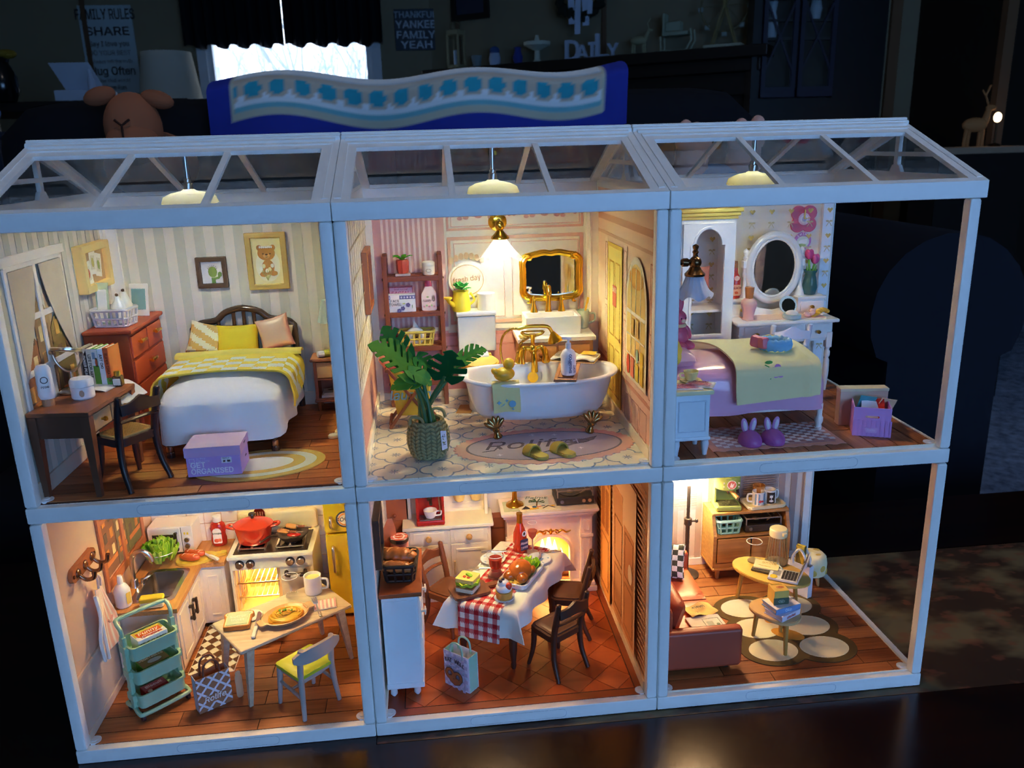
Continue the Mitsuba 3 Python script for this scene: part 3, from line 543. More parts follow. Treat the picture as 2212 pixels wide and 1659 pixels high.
# wall prints
def stripes(key, U, O, V, L, H, pitch, c, frac=.5, off=0, z0=0):
    it = []; x = off
    while x < L:
        g = sbox(max(0, x), z0, min(L, x + pitch * frac), H)
        if g.area > 0 and g.bounds[2] > g.bounds[0]: it.append((g, c))
        x += pitch
    art(key, 'wallpaper_stripe', it, O, U, V)
def walls(code):
    d = place[code]; return d, d['f'], d['H']
d, f_, H = walls('U1')
stripes(d['b'], (1, 0, 0), (.6, 18.395, f_), (0, 0, 1), 18.9, H - f_, 1.51, 'b9bbb0', .5, .6, 1.1)
stripes(d['l'], (0, 1, 0), (.555, .8, f_), (0, 0, 1), 17.6, H - f_, 1.51, 'b9bbb0', .5, .3, 1.1)
for k_, m in ((d['b'], B(.6, 19.4, 18.25, 18.4, f_, f_ + 1.1, .05)), (d['l'], B(.55, .7, .8, 18.3, f_, f_ + 1.1, .05))): part(k_, 'skirting', m, 'cdbfae')
part(d['b'], 'corner_strip', cat(B(.56, 1.5, 18.1, 18.39, f_, H), B(.56, .75, 17.4, 18.2, f_, H)), 'e6e2da', 's')
# printed window in the bedroom's left wall: townscape behind muntins and curtains
def townscape(key, y0, y1, z0, z1, x, sgn, dark='8a7a6c'):
    """a dusk street picture on a side wall: y runs along the wall"""
    w_, h_ = y1 - y0, z1 - z0; r2 = random.Random(int(y0 * 10)); R = sbox(0, 0, w_, h_)
    it = [(R, dark), (sbox(0, 0, w_, h_ * .2), '6c5a4e')]
    for a, b, hh, c in ((0, .36, .62, '7c5c48'), (.33, .62, .8, '6e6450'), (.6, 1.0, .7, '5c5c40')):
        it.append((Polygon([(a * w_, 0), (b * w_, 0), (b * w_, hh * h_ * .8), ((a + b) / 2 * w_, hh * h_), (a * w_, hh * h_ * .8)]), c))
        for q in range(3):
            for s_ in range(2):
                g = sbox((a + (b - a) * (.18 + .42 * s_)) * w_, h_ * (.16 + .17 * q), (a + (b - a) * (.38 + .42 * s_)) * w_, h_ * (.26 + .17 * q))
                it.append((g, r2.choice(['d89a58', 'c98848', '4c4640', 'e8c890'])))
        it.append((sbox((a + .04) * w_, h_ * .1, (b - .04) * w_, h_ * .15), 'c47a48'))
    art(key, 'town_print', it, (x, y0, z0), (0, 1, 0))
townscape(d['l'], 1.9, 9.5, f_ + 4.2, f_ + 14.2, .56, 1)
wf = part(d['l'], 'window_frame', cat(*[B(.56, .72, y - .22, y + .22, f_ + 4.2, f_ + 14.2, .05) for y in (1.9, 5.6, 9.5)], *[B(.56, .7, 1.8, 9.6, z - .2, z + .2, .05) for z in (f_ + 4.2, f_ + 7.6, f_ + 10.9, f_ + 14.2)], B(.56, .78, 1.2, 10.2, f_ + 14.3, f_ + 14.9, .06), B(.56, .95, 1.4, 10.0, f_ + 3.5, f_ + 4.05, .06)), 'ebe4d8', 's')
for y0, s_ in ((2.0, 1), (9.4, -1)):
    cu = Polygon([(0, 0)] + [(s_ * 3.3 * (1 - (k / 8) ** 1.6), -k * .85) for k in range(9)] + [(0, -8)])
    part(wf, 'curtain', tf(tm(np.asarray(plate(cu, 0, .04).vertices)[:, [2, 0, 1]], plate(cu, 0, .04).faces), (.73, y0, f_ + 14.0)), 'b3a79c', 'm', 0)
# bathroom walls
d, f_, H = walls('U2')
it = [(sbox(1.1, 3.6, 6.8, H - f_), 'cf9f9c')] + [(sbox(1.75 + .42 * k, 4.3, 1.75 + .42 * k + .2, H - f_ - .2), 'ecd0c8') for k in range(11)]
def frame2(x0, y0, x1, y1, w_): return sbox(x0, y0, x1, y1).difference(sbox(x0 + w_, y0 + w_, x1 - w_, y1 - w_))
art(d['b'], 'panel_print', it + [(sbox(.6, 0, 19.4, 5.3), 'd29a98'), (sbox(.6, 5.2, 19.4, 5.5), 'b87c78'), (sbox(.6, 4.3, 19.4, 4.45), 'b87c78'), (sbox(.6, 5.7, 19.4, 6.05), 'f2e4cc')] +
    [(frame2(7.0, 13.9, 18.2, 16.2, .18), 'cc9a8c'), (frame2(7.35, 14.2, 17.9, 15.9, .07), 'd6a898'), (frame2(7.0, 6.2, 18.2, 13.4, .28), 'cc9a8c'), (frame2(7.5, 6.7, 11.6, 12.9, .07), 'd6a898'), (frame2(12.2, 6.7, 17.8, 12.9, .07), 'd6a898')] +
    [(disc(x + s_ * k * .5, 15.0 + .18 * math.sin(k * 1.8), .3 - .03 * k, .16), 'c48e88') for x in (9.6, 15.0) for s_ in (-1, 1) for k in range(6)] + [(disc(8.5, 9.9, 1.55, 1.45, 12), 'efdcc0'), (disc(8.5, 9.9, 1.38, 1.28, 12), 'c79068'), (disc(8.5, 9.9, 1.3, 1.2, 12), 'f0c8b0')] +
    [(disc(8.5 + .42 * k, 11.6 + .28 * math.cos(k * .6), .2, .28), 'c8a080') for k in range(-3, 4)] + [(text('fresh day', .42, False, (8.5, 9.8), True, .012, 6, .9), 'b06848')], (0, 18.395, f_), lift=.014)
part(d['b'], 'corner_strip', cat(B(.56, 1.1, 18.05, 18.39, f_, H), B(18.5, 19.45, 18.1, 18.39, f_, H), B(18.72, 18.8, 17.95, 18.3, f_, H)), 'efe6d4', 's')
for k_, m in ((d['l'], B(.55, .75, .8, 18.3, f_, f_ + .8, .05)), (d['r'], B(19.2, 19.45, .8, 18.3, f_, f_ + .8, .05)), (d['b'], B(.6, 19.4, 18.2, 18.4, f_, f_ + .6, .05))): part(k_, 'skirting', m, 'efe4cc')
art(d['l'], 'lattice_print', [(sbox(.5, 0, 17.2, 4.6), 'c79a8e'), (sbox(.5, 4.6, 17.2, 5.0), 'efe6d4')] + [(LineString([(1 + 1.5 * k, 5.4), (1.2 + 1.5 * k, 16.5)]).buffer(.06), 'bfae90') for k in range(11)] + [(LineString([(.8, 6 + 2.1 * k), (16.9, 6.2 + 2.1 * k)]).buffer(.06), 'bfae90') for k in range(5)], (.556, .8, f_), (0, 1, 0))
# printed doors and arched shop window on the right wall (u runs from the front to the back)
yy = lambda a, b, c, e: sbox(a, c, b, e)
door = [(sbox(0, 0, 17.5, 17), 'e2b8a4'), (yy(0, 17.5, 14.6, 15.1), 'c98f7c'), (yy(0, 17.5, 13.5, 13.75), 'd09a86'), (yy(0, 17.5, 0, 3.4), 'ddb8a8'), (yy(0, 17.5, 3.3, 3.6), 'c48c7a')]
for a, b in ((13.5, 14.5), (7.2, 8.2), (.2, 1.0)): door += [(yy(a, b, 3.6, 13.4), 'e8c2b0'), (frame2(a + .15, 4, b - .15, 8, .08), 'b97c6c'), (frame2(a + .15, 8.4, b - .15, 13, .08), 'b97c6c')]
door += [(yy(8.5, 13.3, .8, 13.1), 'd9a84a'), (yy(8.8, 13.0, .8, 12.8), 'f2d070')] + [(frame2(9.1 + 1.9 * k, z0, 10.7 + 1.9 * k, z1, .12), 'c8923a') for k in (0, 1) for z0, z1 in ((1.4, 5.2), (6.0, 11.8))] + [(yy(10.2, 11.4, 8.4, 10.0), 'd8604c'), (text('BATH', .36, True, (10.8, 9.5), True), 'f6e0d0'), (disc(9.0, 6.1, .18), '9c6a2a')]
arch = unary_union([sbox(1.3, 4.2, 7.0, 9.4), disc(4.15, 9.4, 2.85, 3.6, 12)]); archi = unary_union([sbox(1.7, 4.5, 6.6, 9.4), disc(4.15, 9.4, 2.45, 3.1, 12)])
door += [(arch, 'f2dcc4'), (archi, 'e6bc74'), (disc(4.15, 11.5, 1.9, .7), 'd8964c'), (yy(1.7, 6.6, 8.9, 9.15), 'f6e8d4')] + [(yy(x - .07, x + .07, 4.5, 12.3), 'f4e2c8') for x in (2.9, 4.15, 5.4)] + [(yy(1.7, 6.6, z - .06, z + .06), 'f4e2c8') for z in (6.0, 7.4)]
door += [(yy(1.9, 2.7, 4.5, 6.8), 'e2b23c'), (yy(3.1, 3.9, 4.5, 5.7), 'e8c04c'), (disc(3.5, 6.3, .3, .5), '9cc4b4'), (yy(4.3, 5.2, 4.5, 5.9), 'd8745c'), (disc(5.9, 5.2, .45, .7), 'cc4c3c'), (yy(4.4, 5.1, 7.6, 8.7), 'c89a58'), (yy(3.1, 3.8, 7.6, 8.8), 'd0a868')]
door += [(frame2(9, .4 + 0, 9.01, .41, .001), 'c48c7a')] + [(frame2(.6 + 2.1 * k, 1.0, 2.4 + 2.1 * k, 3.0, .07), 'b9887c') for k in range(3)]
def artx(key, name, items, x, y, z):
    """print on a wall that faces -x: u runs towards the back"""
    ms, cs = [], []
    for i, (g, c) in enumerate(items):
        m = g.copy() if isinstance(g, trimesh.Trimesh) else plate(g, 0, .014)
        if isinstance(g, trimesh.Trimesh): v_ = np.asarray(m.vertices); v_[:, 0] = 2 * (v_[:, 0].max() + v_[:, 0].min()) / 2 - v_[:, 0]
        v_ = np.asarray(m.vertices); h_ = v_[:, 2] + .006 * i
        q = tm(np.stack([x - h_, y + v_[:, 0], z + v_[:, 1]], 1), m.faces)
        if q.is_watertight and q.volume < 0: q.invert()
        ms.append(q); cs.append(np.broadcast_to(lin(c), (len(v_), 3)))
    part(key, name, cat(ms), np.vstack(cs), 'm', 0)
artx(d['r'], 'shopfront_print', door, 19.45, .85, f_)
# pink bedroom wallpaper: little gold bows and hearts
d, f_, H = walls('U3')
bow = []
for i in range(12):
    for j in range(12):
        x, z = .9 + 1.62 * i, 3 + 1.05 * j
        if j % 2: bow += [(Polygon([(x, z - .22), (x - .26, z + .08), (x - .13, z + .22), (x, z + .1), (x + .13, z + .22), (x + .26, z + .08)]), 'd8bc70')]
        else: bow += [(LineString([(x - .22, z - .24), (x, z + .1), (x + .22, z - .24)]).buffer(.03), 'cdbd90'), (disc(x - .15, z + .16, .14, .08, 4), 'cdbd90'), (disc(x + .15, z + .16, .14, .08, 4), 'cdbd90')]
art(d['b'], 'wallpaper_print', bow, (0, 18.395, f_))
part(d['b'], 'edge_strip', B(18.6, 19.45, 18.05, 18.39, f_, H), 'eef0f2', 's')
# kitchen walls: tiles behind the stove, printed window
d, f_, H = walls('L1')
for i in range(13):
    for j in range(9):
        if i * 1.45 + .6 < 19.3: part(d['b'], 'tile', B(.62 + 1.45 * i, .62 + 1.45 * i + 1.4, 18.33, 18.41, f_ + 1.9 * j + .05, f_ + 1.9 * j + 1.88 if j < 8 else H, .03), 'efe4d4', 's', 0)
part(d['l'], 'dado', B(.55, .66, .8, 18.3, f_, f_ + 4.8), 'c9b8aa'); part(d['l'], 'skirting', B(.55, .78, .8, 18.3, f_, f_ + .6, .05), 'd8c4b0'); part(d['l'], 'dado_rail', B(.55, .72, .8, 18.3, f_ + 4.7, f_ + 4.95, .03), 'd6bfa8')
townscape(d['l'], 8.2, 15.8, f_ + 8.2, f_ + 16, .56, 1, '6a5848')
part(d['l'], 'window_frame', cat(*[B(.56, .76, y - .28, y + .28, f_ + 7.6, H, .05) for y in (7.9, 11.8, 15.9)], B(.56, .76, 7.6, 16.2, f_ + 7.4, f_ + 8.1, .05), B(.56, .72, 7.6, 16.2, f_ + 12.5, f_ + 12.9, .05)), 'b06a44', 's')
# dining room walls
d, f_, H = walls('L2')
art(d['b'], 'dado_print', [(sbox(.6, 0, 19.4, 6.4), '7c4630'), (sbox(.6, 6.2, 19.4, 6.7), '9c6248'), (sbox(.6, 5.1, 19.4, 5.25), '5c2e1c')], (0, 18.395, f_))
art(d['l'], 'board_print', [(sbox(.4 + 1.1 * k, 0, 1.42 + 1.1 * k, 16.5), ['d8d0c2', 'cbc2b2', 'e0d8ca'][k % 3]) for k in range(15)] + [(LineString([(.9 + 1.1 * k, 1 + (k * 3) % 5), (1.0 + 1.1 * k, 8 + (k * 5) % 7)]).buffer(.03), '8c8274') for k in range(15)], (.556, .8, f_), (0, 1, 0))
st = [(sbox(0, 0, 17.5, 17), 'd8a87c')] + [(sbox(14.4, .9 + .55 * k, 17.4, 1.2 + .55 * k), '8c6c54') for k in range(28)] + [(sbox(0, .9 + .5 * k, 10.5, 1.1 + .5 * k), 'b98a68') for k in range(30)]
st += [(sbox(10.6, .6, 14.4, 16), 'd89a4c'), (sbox(10.9, .8, 14.1, 15.8), 'e0a65a')] + [(sbox(11.2 + 1.5 * k, 6.8, 12.4 + 1.5 * k, 10.6), 'b06a34') for k in (0, 1)] + [(sbox(11.2 + 1.5 * k, 11.0, 12.4 + 1.5 * k, 14.4), 'c88448') for k in (0, 1)] + [(frame2(11.2, 1.4, 13.9, 6.2, .1), 'b87c3c'), (sbox(11.5, 11.4, 12.0, 12.6), 'f0e0c8')]
st += [(sbox(2.2, 1.2, 9.6, 14.5), 'e2b48a'), (sbox(2.6, 1.6, 5.8, 10.5), 'c47c4c'), (sbox(6.2, 1.6, 9.2, 12.5), 'cf9060')] + [(frame2(2.9 + 3.3 * k, 2.2 + 4.2 * j, 5.4 + 3.3 * k, 5.9 + 4.2 * j, .1), '9c5c34') for k in (0, 1) for j in (0, 1)] + [(disc(3.6, 7.4, .6, .8), 'e8c8a0'), (sbox(14.9, 10.5, 16.8, 12.0), '3c2c24'), (text('Tea', .6, True, (15.8, 10.9), True), 'f0e0c8')]
artx(d['r'], 'shopfront_print', st, 19.45, .85, f_)
for k_, m in ((d['l'], B(.55, .8, .8, 18.3, f_, f_ + .7, .05)), (d['r'], B(19.15, 19.45, .8, 18.3, f_, f_ + .8, .06)), (d['b'], B(.6, 19.4, 18.15, 18.4, f_, f_ + .7, .05))): part(k_, 'skirting', m, 'e8d8bc')
part(d['b'], 'corner_strip', cat(B(18.5, 19.45, 18.1, 18.39, f_, H), B(18.75, 18.95, 17.9, 18.3, f_, H)), 'ecd9bf', 's')
# living room wall: stripes and printed panels
d, f_, H = walls('L3')
stripes(d['b'], (1, 0, 0), (.6, 18.395, f_), (0, 0, 1), 18.3, H - f_, 1.12, '9d8a85', .5, .2, .6)
art(d['b'], 'panel_print', [(sbox(3.2, .9, 9.4, 8.6), 'c0aea4'), (sbox(3.6, 5.6, 9.0, 16), 'a8978f'), (sbox(12.2, 5.8, 16.4, 16), 'a8978f'), (sbox(11.2, 3, 12.6, 16), '6c3c2c')] + [(sbox(3.9, 6 + .22 * k, 8.7, 6.1 + .22 * k), '8a7a74') for k in range(40)] + [(sbox(13, 6 + .22 * k, 16.1, 6.1 + .22 * k), '8a7a74') for k in range(40)] + [(sbox(11.2, 4 + 1.1 * k, 12.6, 4.12 + 1.1 * k), 'a07c6c') for k in range(11)], (0, 18.38, f_))
part(d['b'], 'skirting', B(.6, 19.4, 18.2, 18.4, f_, f_ + .7, .05), 'd8cdc2'); part(d['b'], 'edge_strip', B(18.85, 19.45, 18.05, 18.4, f_, H), 'e8e6e2', 's')
for c_ in ('U3', 'L3'):
    t = UNIT[c_]; ff = place[c_]['f']; part(t, 'rim', cat(B(19.36, 19.5, .8, 18.4, ff - .16, ff + .05), B(.8, 19.4, .5, .58, ff - .16, ff + .04)), 'e6dcc8', 's')

# roof units
ZE, ZT, YR, ZR = 35.42, 36.48, 9.97, 40.24
def slope(s, x, t, h=0.0):
    y = YR - (YR + .03) * (1 - t) if s < 0 else YR + (YR - .55) * (1 - t); z = ZT + (ZR - ZT) * t
    k = 1 / math.hypot(10, 3.76); return (x, y + s * 3.76 * k * h, z + 10 * k * h)
def slab(s, x0, x1, t0, t1, h0, h1):
    return hull([slope(s, x, t, h) for x in (x0, x1) for t in (t0, t1) for h in (h0, h1)])
for i, nm in enumerate(('left roof unit over the bedroom', 'middle roof unit over the bathroom', 'right roof unit over the pink bedroom')):
    t = thing('roof_unit', 'white glazed gable roof, ' + nm, 'dollhouse roof', x=20 * i); a, b = .02, 19.98
    if i == 2: b = 20.25
    if i == 0: a = -.25
    part(t, 'eave', cat(B(a, b, -.05, .5, ZE, ZT, .06), B(a + .05, b - .05, .3, 1.3, ZE, ZE + .12)), WH, 's'); part(t, 'eave', B(a, b, 19.0, 19.45, ZE, ZT, .06), WH, 's')
    part(t, 'side_beam', B(a, a + .5, .5, 19.0, ZE, ZT), WH, 's'); part(t, 'side_beam', B(b - .5, b, .5, 19.0, ZE, ZT), WH, 's')
    for s in (-1, 1):
        fr = part(t, 'roof_frame', cat(slab(s, a, a + 1.1, 0, 1, -.28, 0), slab(s, b - 1.1, b, 0, 1, -.28, 0), slab(s, a, b, 0, .045, -.28, 0), slab(s, a + 1.1, b - 1.1, .8, 1, -.28, 0)), WH, 's')
        for x in (a + 1.1 + (b - a - 2.2) / 3, a + 1.1 + 2 * (b - a - 2.2) / 3): part(fr, 'glazing_bar', slab(s, x - .2, x + .2, .03, .82, -.28, -.02), WH, 's')
        part(fr, 'trim_strip', cat(slab(s, a + .45, b - .45, .865, .89, 0, .09), slab(s, a + .3, b - .3, .925, .95, 0, .16), slab(s, a + .45, a + .55, .05, .87, 0, .05), slab(s, b - .55, b - .45, .05, .87, 0, .05)), WH, 's')
        for k in range(3):
            x0 = a + 1.1 + k * (b - a - 2.2) / 3; x1 = a + 1.1 + (k + 1) * (b - a - 2.2) / 3
            q = [slope(s, x0, .04, -.15), slope(s, x1, .04, -.15), slope(s, x1, .81, -.15), slope(s, x0, .81, -.15)]
            part(fr, 'pane', tm(q, [[0, 1, 2], [0, 2, 3]]), 'ffffff', 'pane', 0)
    part(t, 'ridge', cat(B(a, b, YR - .55, YR + .55, ZR - .35, ZR + .1, .1), B(a, b, YR - .3, YR + .3, ZR + .05, ZR + .3, .1)), WH, 's')
    for x in (a + .15, b - .45):
        g = part(t, 'gable', cat(hull([(x + d_, y, z) for d_ in (0, .3) for y, z in ((.5, ZT - .1), (1.6, ZT + .2), (YR, ZR - .1), (YR, ZR - .75))]), hull([(x + d_, y, z) for d_ in (0, .3) for y, z in ((19.0, ZT - .1), (17.9, ZT + .2), (YR, ZR - .1), (YR, ZR - .75))]),
            B(x, x + .3, .5, 19, ZT - .1, ZT + .25), B(x, x + .3, YR - .25, YR + .25, ZT, ZR - .2), B(x, x + .3, 4.5, 15.2, ZT + 1.35, ZT + 1.65), hull([(x + d_, YR + y, ZT + z) for d_ in (0, .3) for y, z in ((-.8, .2), (.8, .2), (-.4, .75), (.4, .75))])), WH, 's')
        part(g, 'pane', tm([(x + .15, 1, ZT + .1), (x + .15, 18.6, ZT + .1), (x + .15, YR, ZR - .3)], [[0, 1, 2]]), 'ffffff', 'pane', 0)
    # pendant lamp hanging from the ridge
    room = 'U%d' % (i + 1); cxp = (9.6, 10.2, 9.0)[i]; L = PENDANT[room]
    p = thing('pendant_lamp', 'white dish pendant lamp on a chrome rod under the ' + nm.split(' roof')[0] + ' roof', 'lamp', x=20 * i + cxp, y=9.9)
    part(p, 'canopy', cat(B(-.8, .8, -.8, .8, ZR - .75, ZR - .5, .08)), 'e8e6e4', 's')
    part(p, 'rod', cyl(.17, 2.0, (0, 0, 37.6), 12), 'd8dce4', 'met'); part(p, 'collar', lathe([(.32, 37.1), (.32, 37.5), (.24, 37.55), (.24, 37.75), (.2, 37.8)], 14), 'd4d0c8', 'met')
    part(p, 'lamp_shade', lathe([(1.75, 36.15), (1.85, 36.2), (1.7, 36.6), (1.2, 36.85), (.5, 37.0), (.35, 37.1), (.3, 37.05), (1.1, 36.75), (1.6, 36.5), (1.7, 36.2)], 32), 'fbe2cc', 'shade', 50)
    part(p, 'bulb', tf(lathe([(.02, 36.05), (.9, 36.08), (1.2, 36.3), (.9, 36.5), (.02, 36.55)], 20)), 'fff0d8', emitter={'type': 'area', 'radiance': {'type': 'rgb', 'value': (WARM * L).tolist()}})
# ---------------------------------------------------------------- shared furniture builders
def cafe_chair(label, room, x, y, rot, frame, seatc, seath=3.5, top=6.3, w=2.7, d=2.5, cane=False, group=None, straight=False, fin='s'):
    """bentwood chair facing +y with the back at -y"""
    t = thing('dining_chair', label, 'chair', room, x, y, 0, rot, group); hw, hd = w / 2, d / 2
    for s in (-1, 1):
        part(t, 'back_post', cat(tube(spl([(s * (hw + .12), -hd - .55, 0), (s * hw, -hd + .05, 1.6), (s * (hw - .08), -hd + .1, seath), (s * hw, -hd - .25, 5), (s * (hw + .02), -hd - .55, top)], 5), [.17, .2, .24, .24, .2], 8), ell(.2, .2, .14, (s * (hw + .02), -hd - .55, top), 1)), frame, fin, 50)
        part(t, 'leg', tube(spl([(s * (hw + .15), hd + .18, 0), (s * (hw - .1), hd - .1, 1.5), (s * (hw - .15), hd - .25, seath - .1)], 5), [.14, .19, .25], 8), frame, fin, 50)
    u = np.linspace(-1, 1, 15); zt = top - .35 + .32 * np.exp(-(u / .38) ** 2) - .12 * np.abs(u) ** .5; zb = top - 1.15 + .12 * np.cos(u * 1.57)
    part(t, 'top_rail', sheet(np.array([[(a * (hw - .05), -hd - .5 + .05 * q - .2 * (1 - a * a), zb_ + (zt_ - zb_) * q) for q in (0, .5, 1)] for a, zt_, zb_ in zip(u, zt, zb)])[::-1], .24), frame, fin, 50)
    part(t, 'cross_rail', tube([(a * (hw - .05), -hd - .3 - .2 * (1 - a * a), seath + 1.15 + .1 * (1 - a * a)) for a in np.linspace(-1, 1, 9)], .2, 8, flat=.5), frame, fin, 50)
    so = Polygon(list(rrect(-hw, hw, -hd, hd, .6).exterior.coords)); so = affinity.scale(so, 1.06, 1.02)
    part(t, 'apron', cat(plate(so, seath - .55, seath - .12), plate(so.buffer(.06), seath - .14, seath - .02)), frame, fin, 30)
    sm_ = plate(so.buffer(-.16), seath - .05, seath + .07)
    if cane: 
        sk = part(t, 'seat', sm_, seatc, 'm', 20, 'woven cane seat')
        art(sk, 'weave', [(LineString([(-hw + .2, -hd + .35 + .2 * k), (hw - .2, -hd + .35 + .2 * k)]).buffer(.022), '8c6232') for k in range(10)] + [(LineString([(-hw + .35 + .2 * k, -hd + .2), (-hw + .35 + .2 * k, hd - .2)]).buffer(.022), 'a87c44') for k in range(11)], (0, 0, seath + .07), (1, 0, 0), (0, 1, 0))
    else: part(t, 'seat', cat(sm_, tf(pillow(w - .5, d - .5, .22, 11, .02), (0, 0, seath + .06))), seatc, 's', 40)
    return t
def book(label, room, x, y, z, w_, d_, th, cover, title='', rot=0, tilt=None, spine='f', tc='f4f0e6', stand=True, group=None, extra=()):
    """a book: standing with its spine towards -y, or lying flat"""
    t = thing('book', label, 'book', room, x, y, z, rot, group)
    if stand:
        part(t, 'cover', cat(B(-th / 2, -th / 2 + .05, 0, d_, 0, w_), B(th / 2 - .05, th / 2, 0, d_, 0, w_), B(-th / 2, th / 2, 0, .06, 0, w_)), cover); part(t, 'pages', B(-th / 2 + .05, th / 2 - .05, .06, d_ - .06, .06, w_ - .06), 'f2ede2')
        it = list(extra) + ([(text(title, th * .5, True, (0, 0), False, rot=-90), tc)] if title else [])
        if it:
            k = [(tf(g, (-th * .22, w_ - .35, 0)), c) if isinstance(g, trimesh.Trimesh) else (g, c) for g, c in it]; art(t, 'lettering', k, (0, -.005, 0), (1, 0, 0), (0, 0, 1))
    else:
        part(t, 'cover', cat(B(-w_ / 2, w_ / 2, -d_ / 2, d_ / 2, 0, .06), B(-w_ / 2, w_ / 2, -d_ / 2, d_ / 2, th - .06, th), B(-w_ / 2, w_ / 2, -d_ / 2, -d_ / 2 + .06, 0, th)), cover); part(t, 'pages', B(-w_ / 2 + .06, w_ / 2 - .06, -d_ / 2 + .06, d_ / 2 - .06, .06, th - .06), 'e9e2d8')
        if title: art(t, 'lettering', [(text(title, th * .55, True, (0, th * .22), True), tc)], (0, -d_ / 2 - .005, 0))
        if extra: art(t, 'cover_print', list(extra), (0, 0, th), (1, 0, 0), (0, 1, 0))
    return t
def wire_basket(name, label, room, x, y, z, w_, d_, h_, col, rot=0, nx=5, ny=4, r=.09, flare=.88, cat_='basket', fin='s'):
    t = thing(name, label, cat_, room, x, y, z, rot); a, b = w_ / 2, d_ / 2
    def loop(zz, k): return np.array([(px_ * k, py_ * k, zz) for px_, py_ in list(rrect(-a, a, -b, b, min(a, b) * .35).exterior.coords)[:-1]])
    part(t, 'rim', tube(loop(h_, 1), r * 1.35, 6, True), col, fin, 50)
    part(t, 'band', cat(tube(loop(h_ * .5, (1 + flare) / 2), r, 6, True), tube(loop(.1, flare), r, 6, True)), col, fin, 50, stuff=False)
    part(t, 'base', plate(affinity.scale(rrect(-a, a, -b, b, min(a, b) * .35), flare, flare), .02, .12), col, fin)
    for s in (-1, 1):
        for i in range(nx):
            u = (-.84 + 1.68 * i / (nx - 1)) * a; part(t, 'bar', tube([(u * flare, s * b * flare, .05), (u, s * b, h_)], r, 5), col, fin, 50)
        for i in range(ny):
            u = (-.75 + 1.5 * i / (ny - 1)) * b; part(t, 'bar', tube([(s * a * flare, u * flare, .05), (s * a, u, h_)], r, 5), col, fin, 50)
    return t
def knob(p, x, y, z, col, fin='met', r=.16, axis='y'):
    m = lathe([(r * .5, 0), (r * .5, .12), (r, .2), (r * .9, .34), (r * .3, .4)], 12)
    m = tf(m, (x, y, z), rx=90) if axis == 'y' else tf(m, (x, y, z), ry=90); return part(p, 'knob', m, col, fin, 50)
def drapebed(cx0, cx1, y0, y1, ztop, zhem, r=.9, wob=.12, seed=1, nu=64, crown=.25):
    """a bedspread: rounded top falling to a wavy hem on all sides"""
    prof = [(0.0, 1), (.25, 1), (.5, .98), (.75, .93), (.9, .85), (.97, .72), (1.0, .5), (1.01, .25), (1.02, 0)]
    a = np.arange(nu) * 2 * np.pi / nu; n = 8.0; c, s = np.cos(a), np.sin(a)
    rr = (np.abs(c) ** n + np.abs(s) ** n) ** (-1 / n); hx, hy = (cx1 - cx0) / 2, (y1 - y0) / 2
    P = []
    for k, hgt in prof:
        z = zhem + (ztop - zhem) * hgt + (crown * (1 - k * k) if k <= .9 else 0); wv = wob * np.sin(a * 9 + seed) * (1 - hgt)
        P.append(np.stack([(cx0 + cx1) / 2 + (hx + wv) * rr * c * k, (y0 + y1) / 2 + (hy + wv) * rr * s * k, np.full(nu, z) + (wob * .8 * np.sin(a * 5 + seed * 2) if hgt == 0 else 0)], 1))
    P.append(P[-1] * [1, 1, 1] + (np.array([(cx0 + cx1) / 2, (y0 + y1) / 2, 0]) - P[-1] * [1, 1, 0]) * .03); g = grid(np.array(P), closed_v=True); g.invert()
    if g.face_normals[:nu * 4, 2].mean() < 0: g.invert()
    return g

# ---------------------------------------------------------------- upper left: bedroom
R = 'U1'
# desk
WD = '5a3c2c'
t = thing('desk', 'brown wooden writing desk with two cream drawers under the printed window', 'desk', R, 2.86, 4.05, 0, -6)
part(t, 'desktop', B(-1.9, 1.95, -3.2, 3.2, 5.3, 5.6, .06), WD, 's')
part(t, 'apron', cat(B(-1.65, 1.65, -3.0, -2.88, 3.9, 5.3), B(-1.65, 1.65, 2.88, 3.0, 3.9, 5.3), B(-1.7, -1.55, -3, 3, 3.9, 5.3), B(1.4, 1.6, -3, 3, 3.9, 5.3)), '54382a', 's')
for sx in (-1, 1):
    for sy in (-1, 1): part(t, 'leg', hull([(sx * 1.63 + a * k, sy * 2.9 + b * k, z) for a in (-1, 1) for b in (-1, 1) for k, z in ((.16, 0), (.27, 3.9), (.27, 5.3))]), WD, 's')
for y0 in (-2.6, .1):
    d_ = part(t, 'drawer', B(1.58, 1.72, y0, y0 + 2.5, 4.05, 5.15, .04), 'b09a72', 's', label='cream drawer front'); knob(d_, 1.72, y0 + 1.25, 4.6, 'd8b050', axis='x')
cafe_chair('black bentwood chair with a woven cane seat at the bedroom desk', R, 5.45, 3.3, 54.6, '17161a', 'c79a5c', 3.45, 6.2, 2.75, 2.5, True)
t = thing('vanity_mirror', 'round silver tilting mirror on a stand on the bedroom desk', 'mirror', R, 1.75, 5.6, 5.6)
part(t, 'foot', lathe([(.85, 0), (.9, .1), (.7, .25), (.2, .4), (.14, .9), (.12, 1.4)], 24), 'cfcac2', 'met'); part(t, 'yoke', tube(spl([(-.95, 0, 2.75), (-.8, 0, 2.1), (-.4, 0, 1.55), (0, 0, 1.4), (.4, 0, 1.55), (.8, 0, 2.1), (.95, 0, 2.75)], 4), .09, 8), 'cfcac2', 'met', 50)
part(t, 'rim', tf(cyl(1.02, .22, (0, 0, 0), 28, b=.05), (0, .1, 2.72), rx=-16, ry=4), 'cfcac2', 'met'); part(t, 'glass', tf(cyl(.92, .03, (0, 0, .21), 28), (0, .1, 2.72), rx=-16, ry=4), 'e8e8e8', 'mirror')
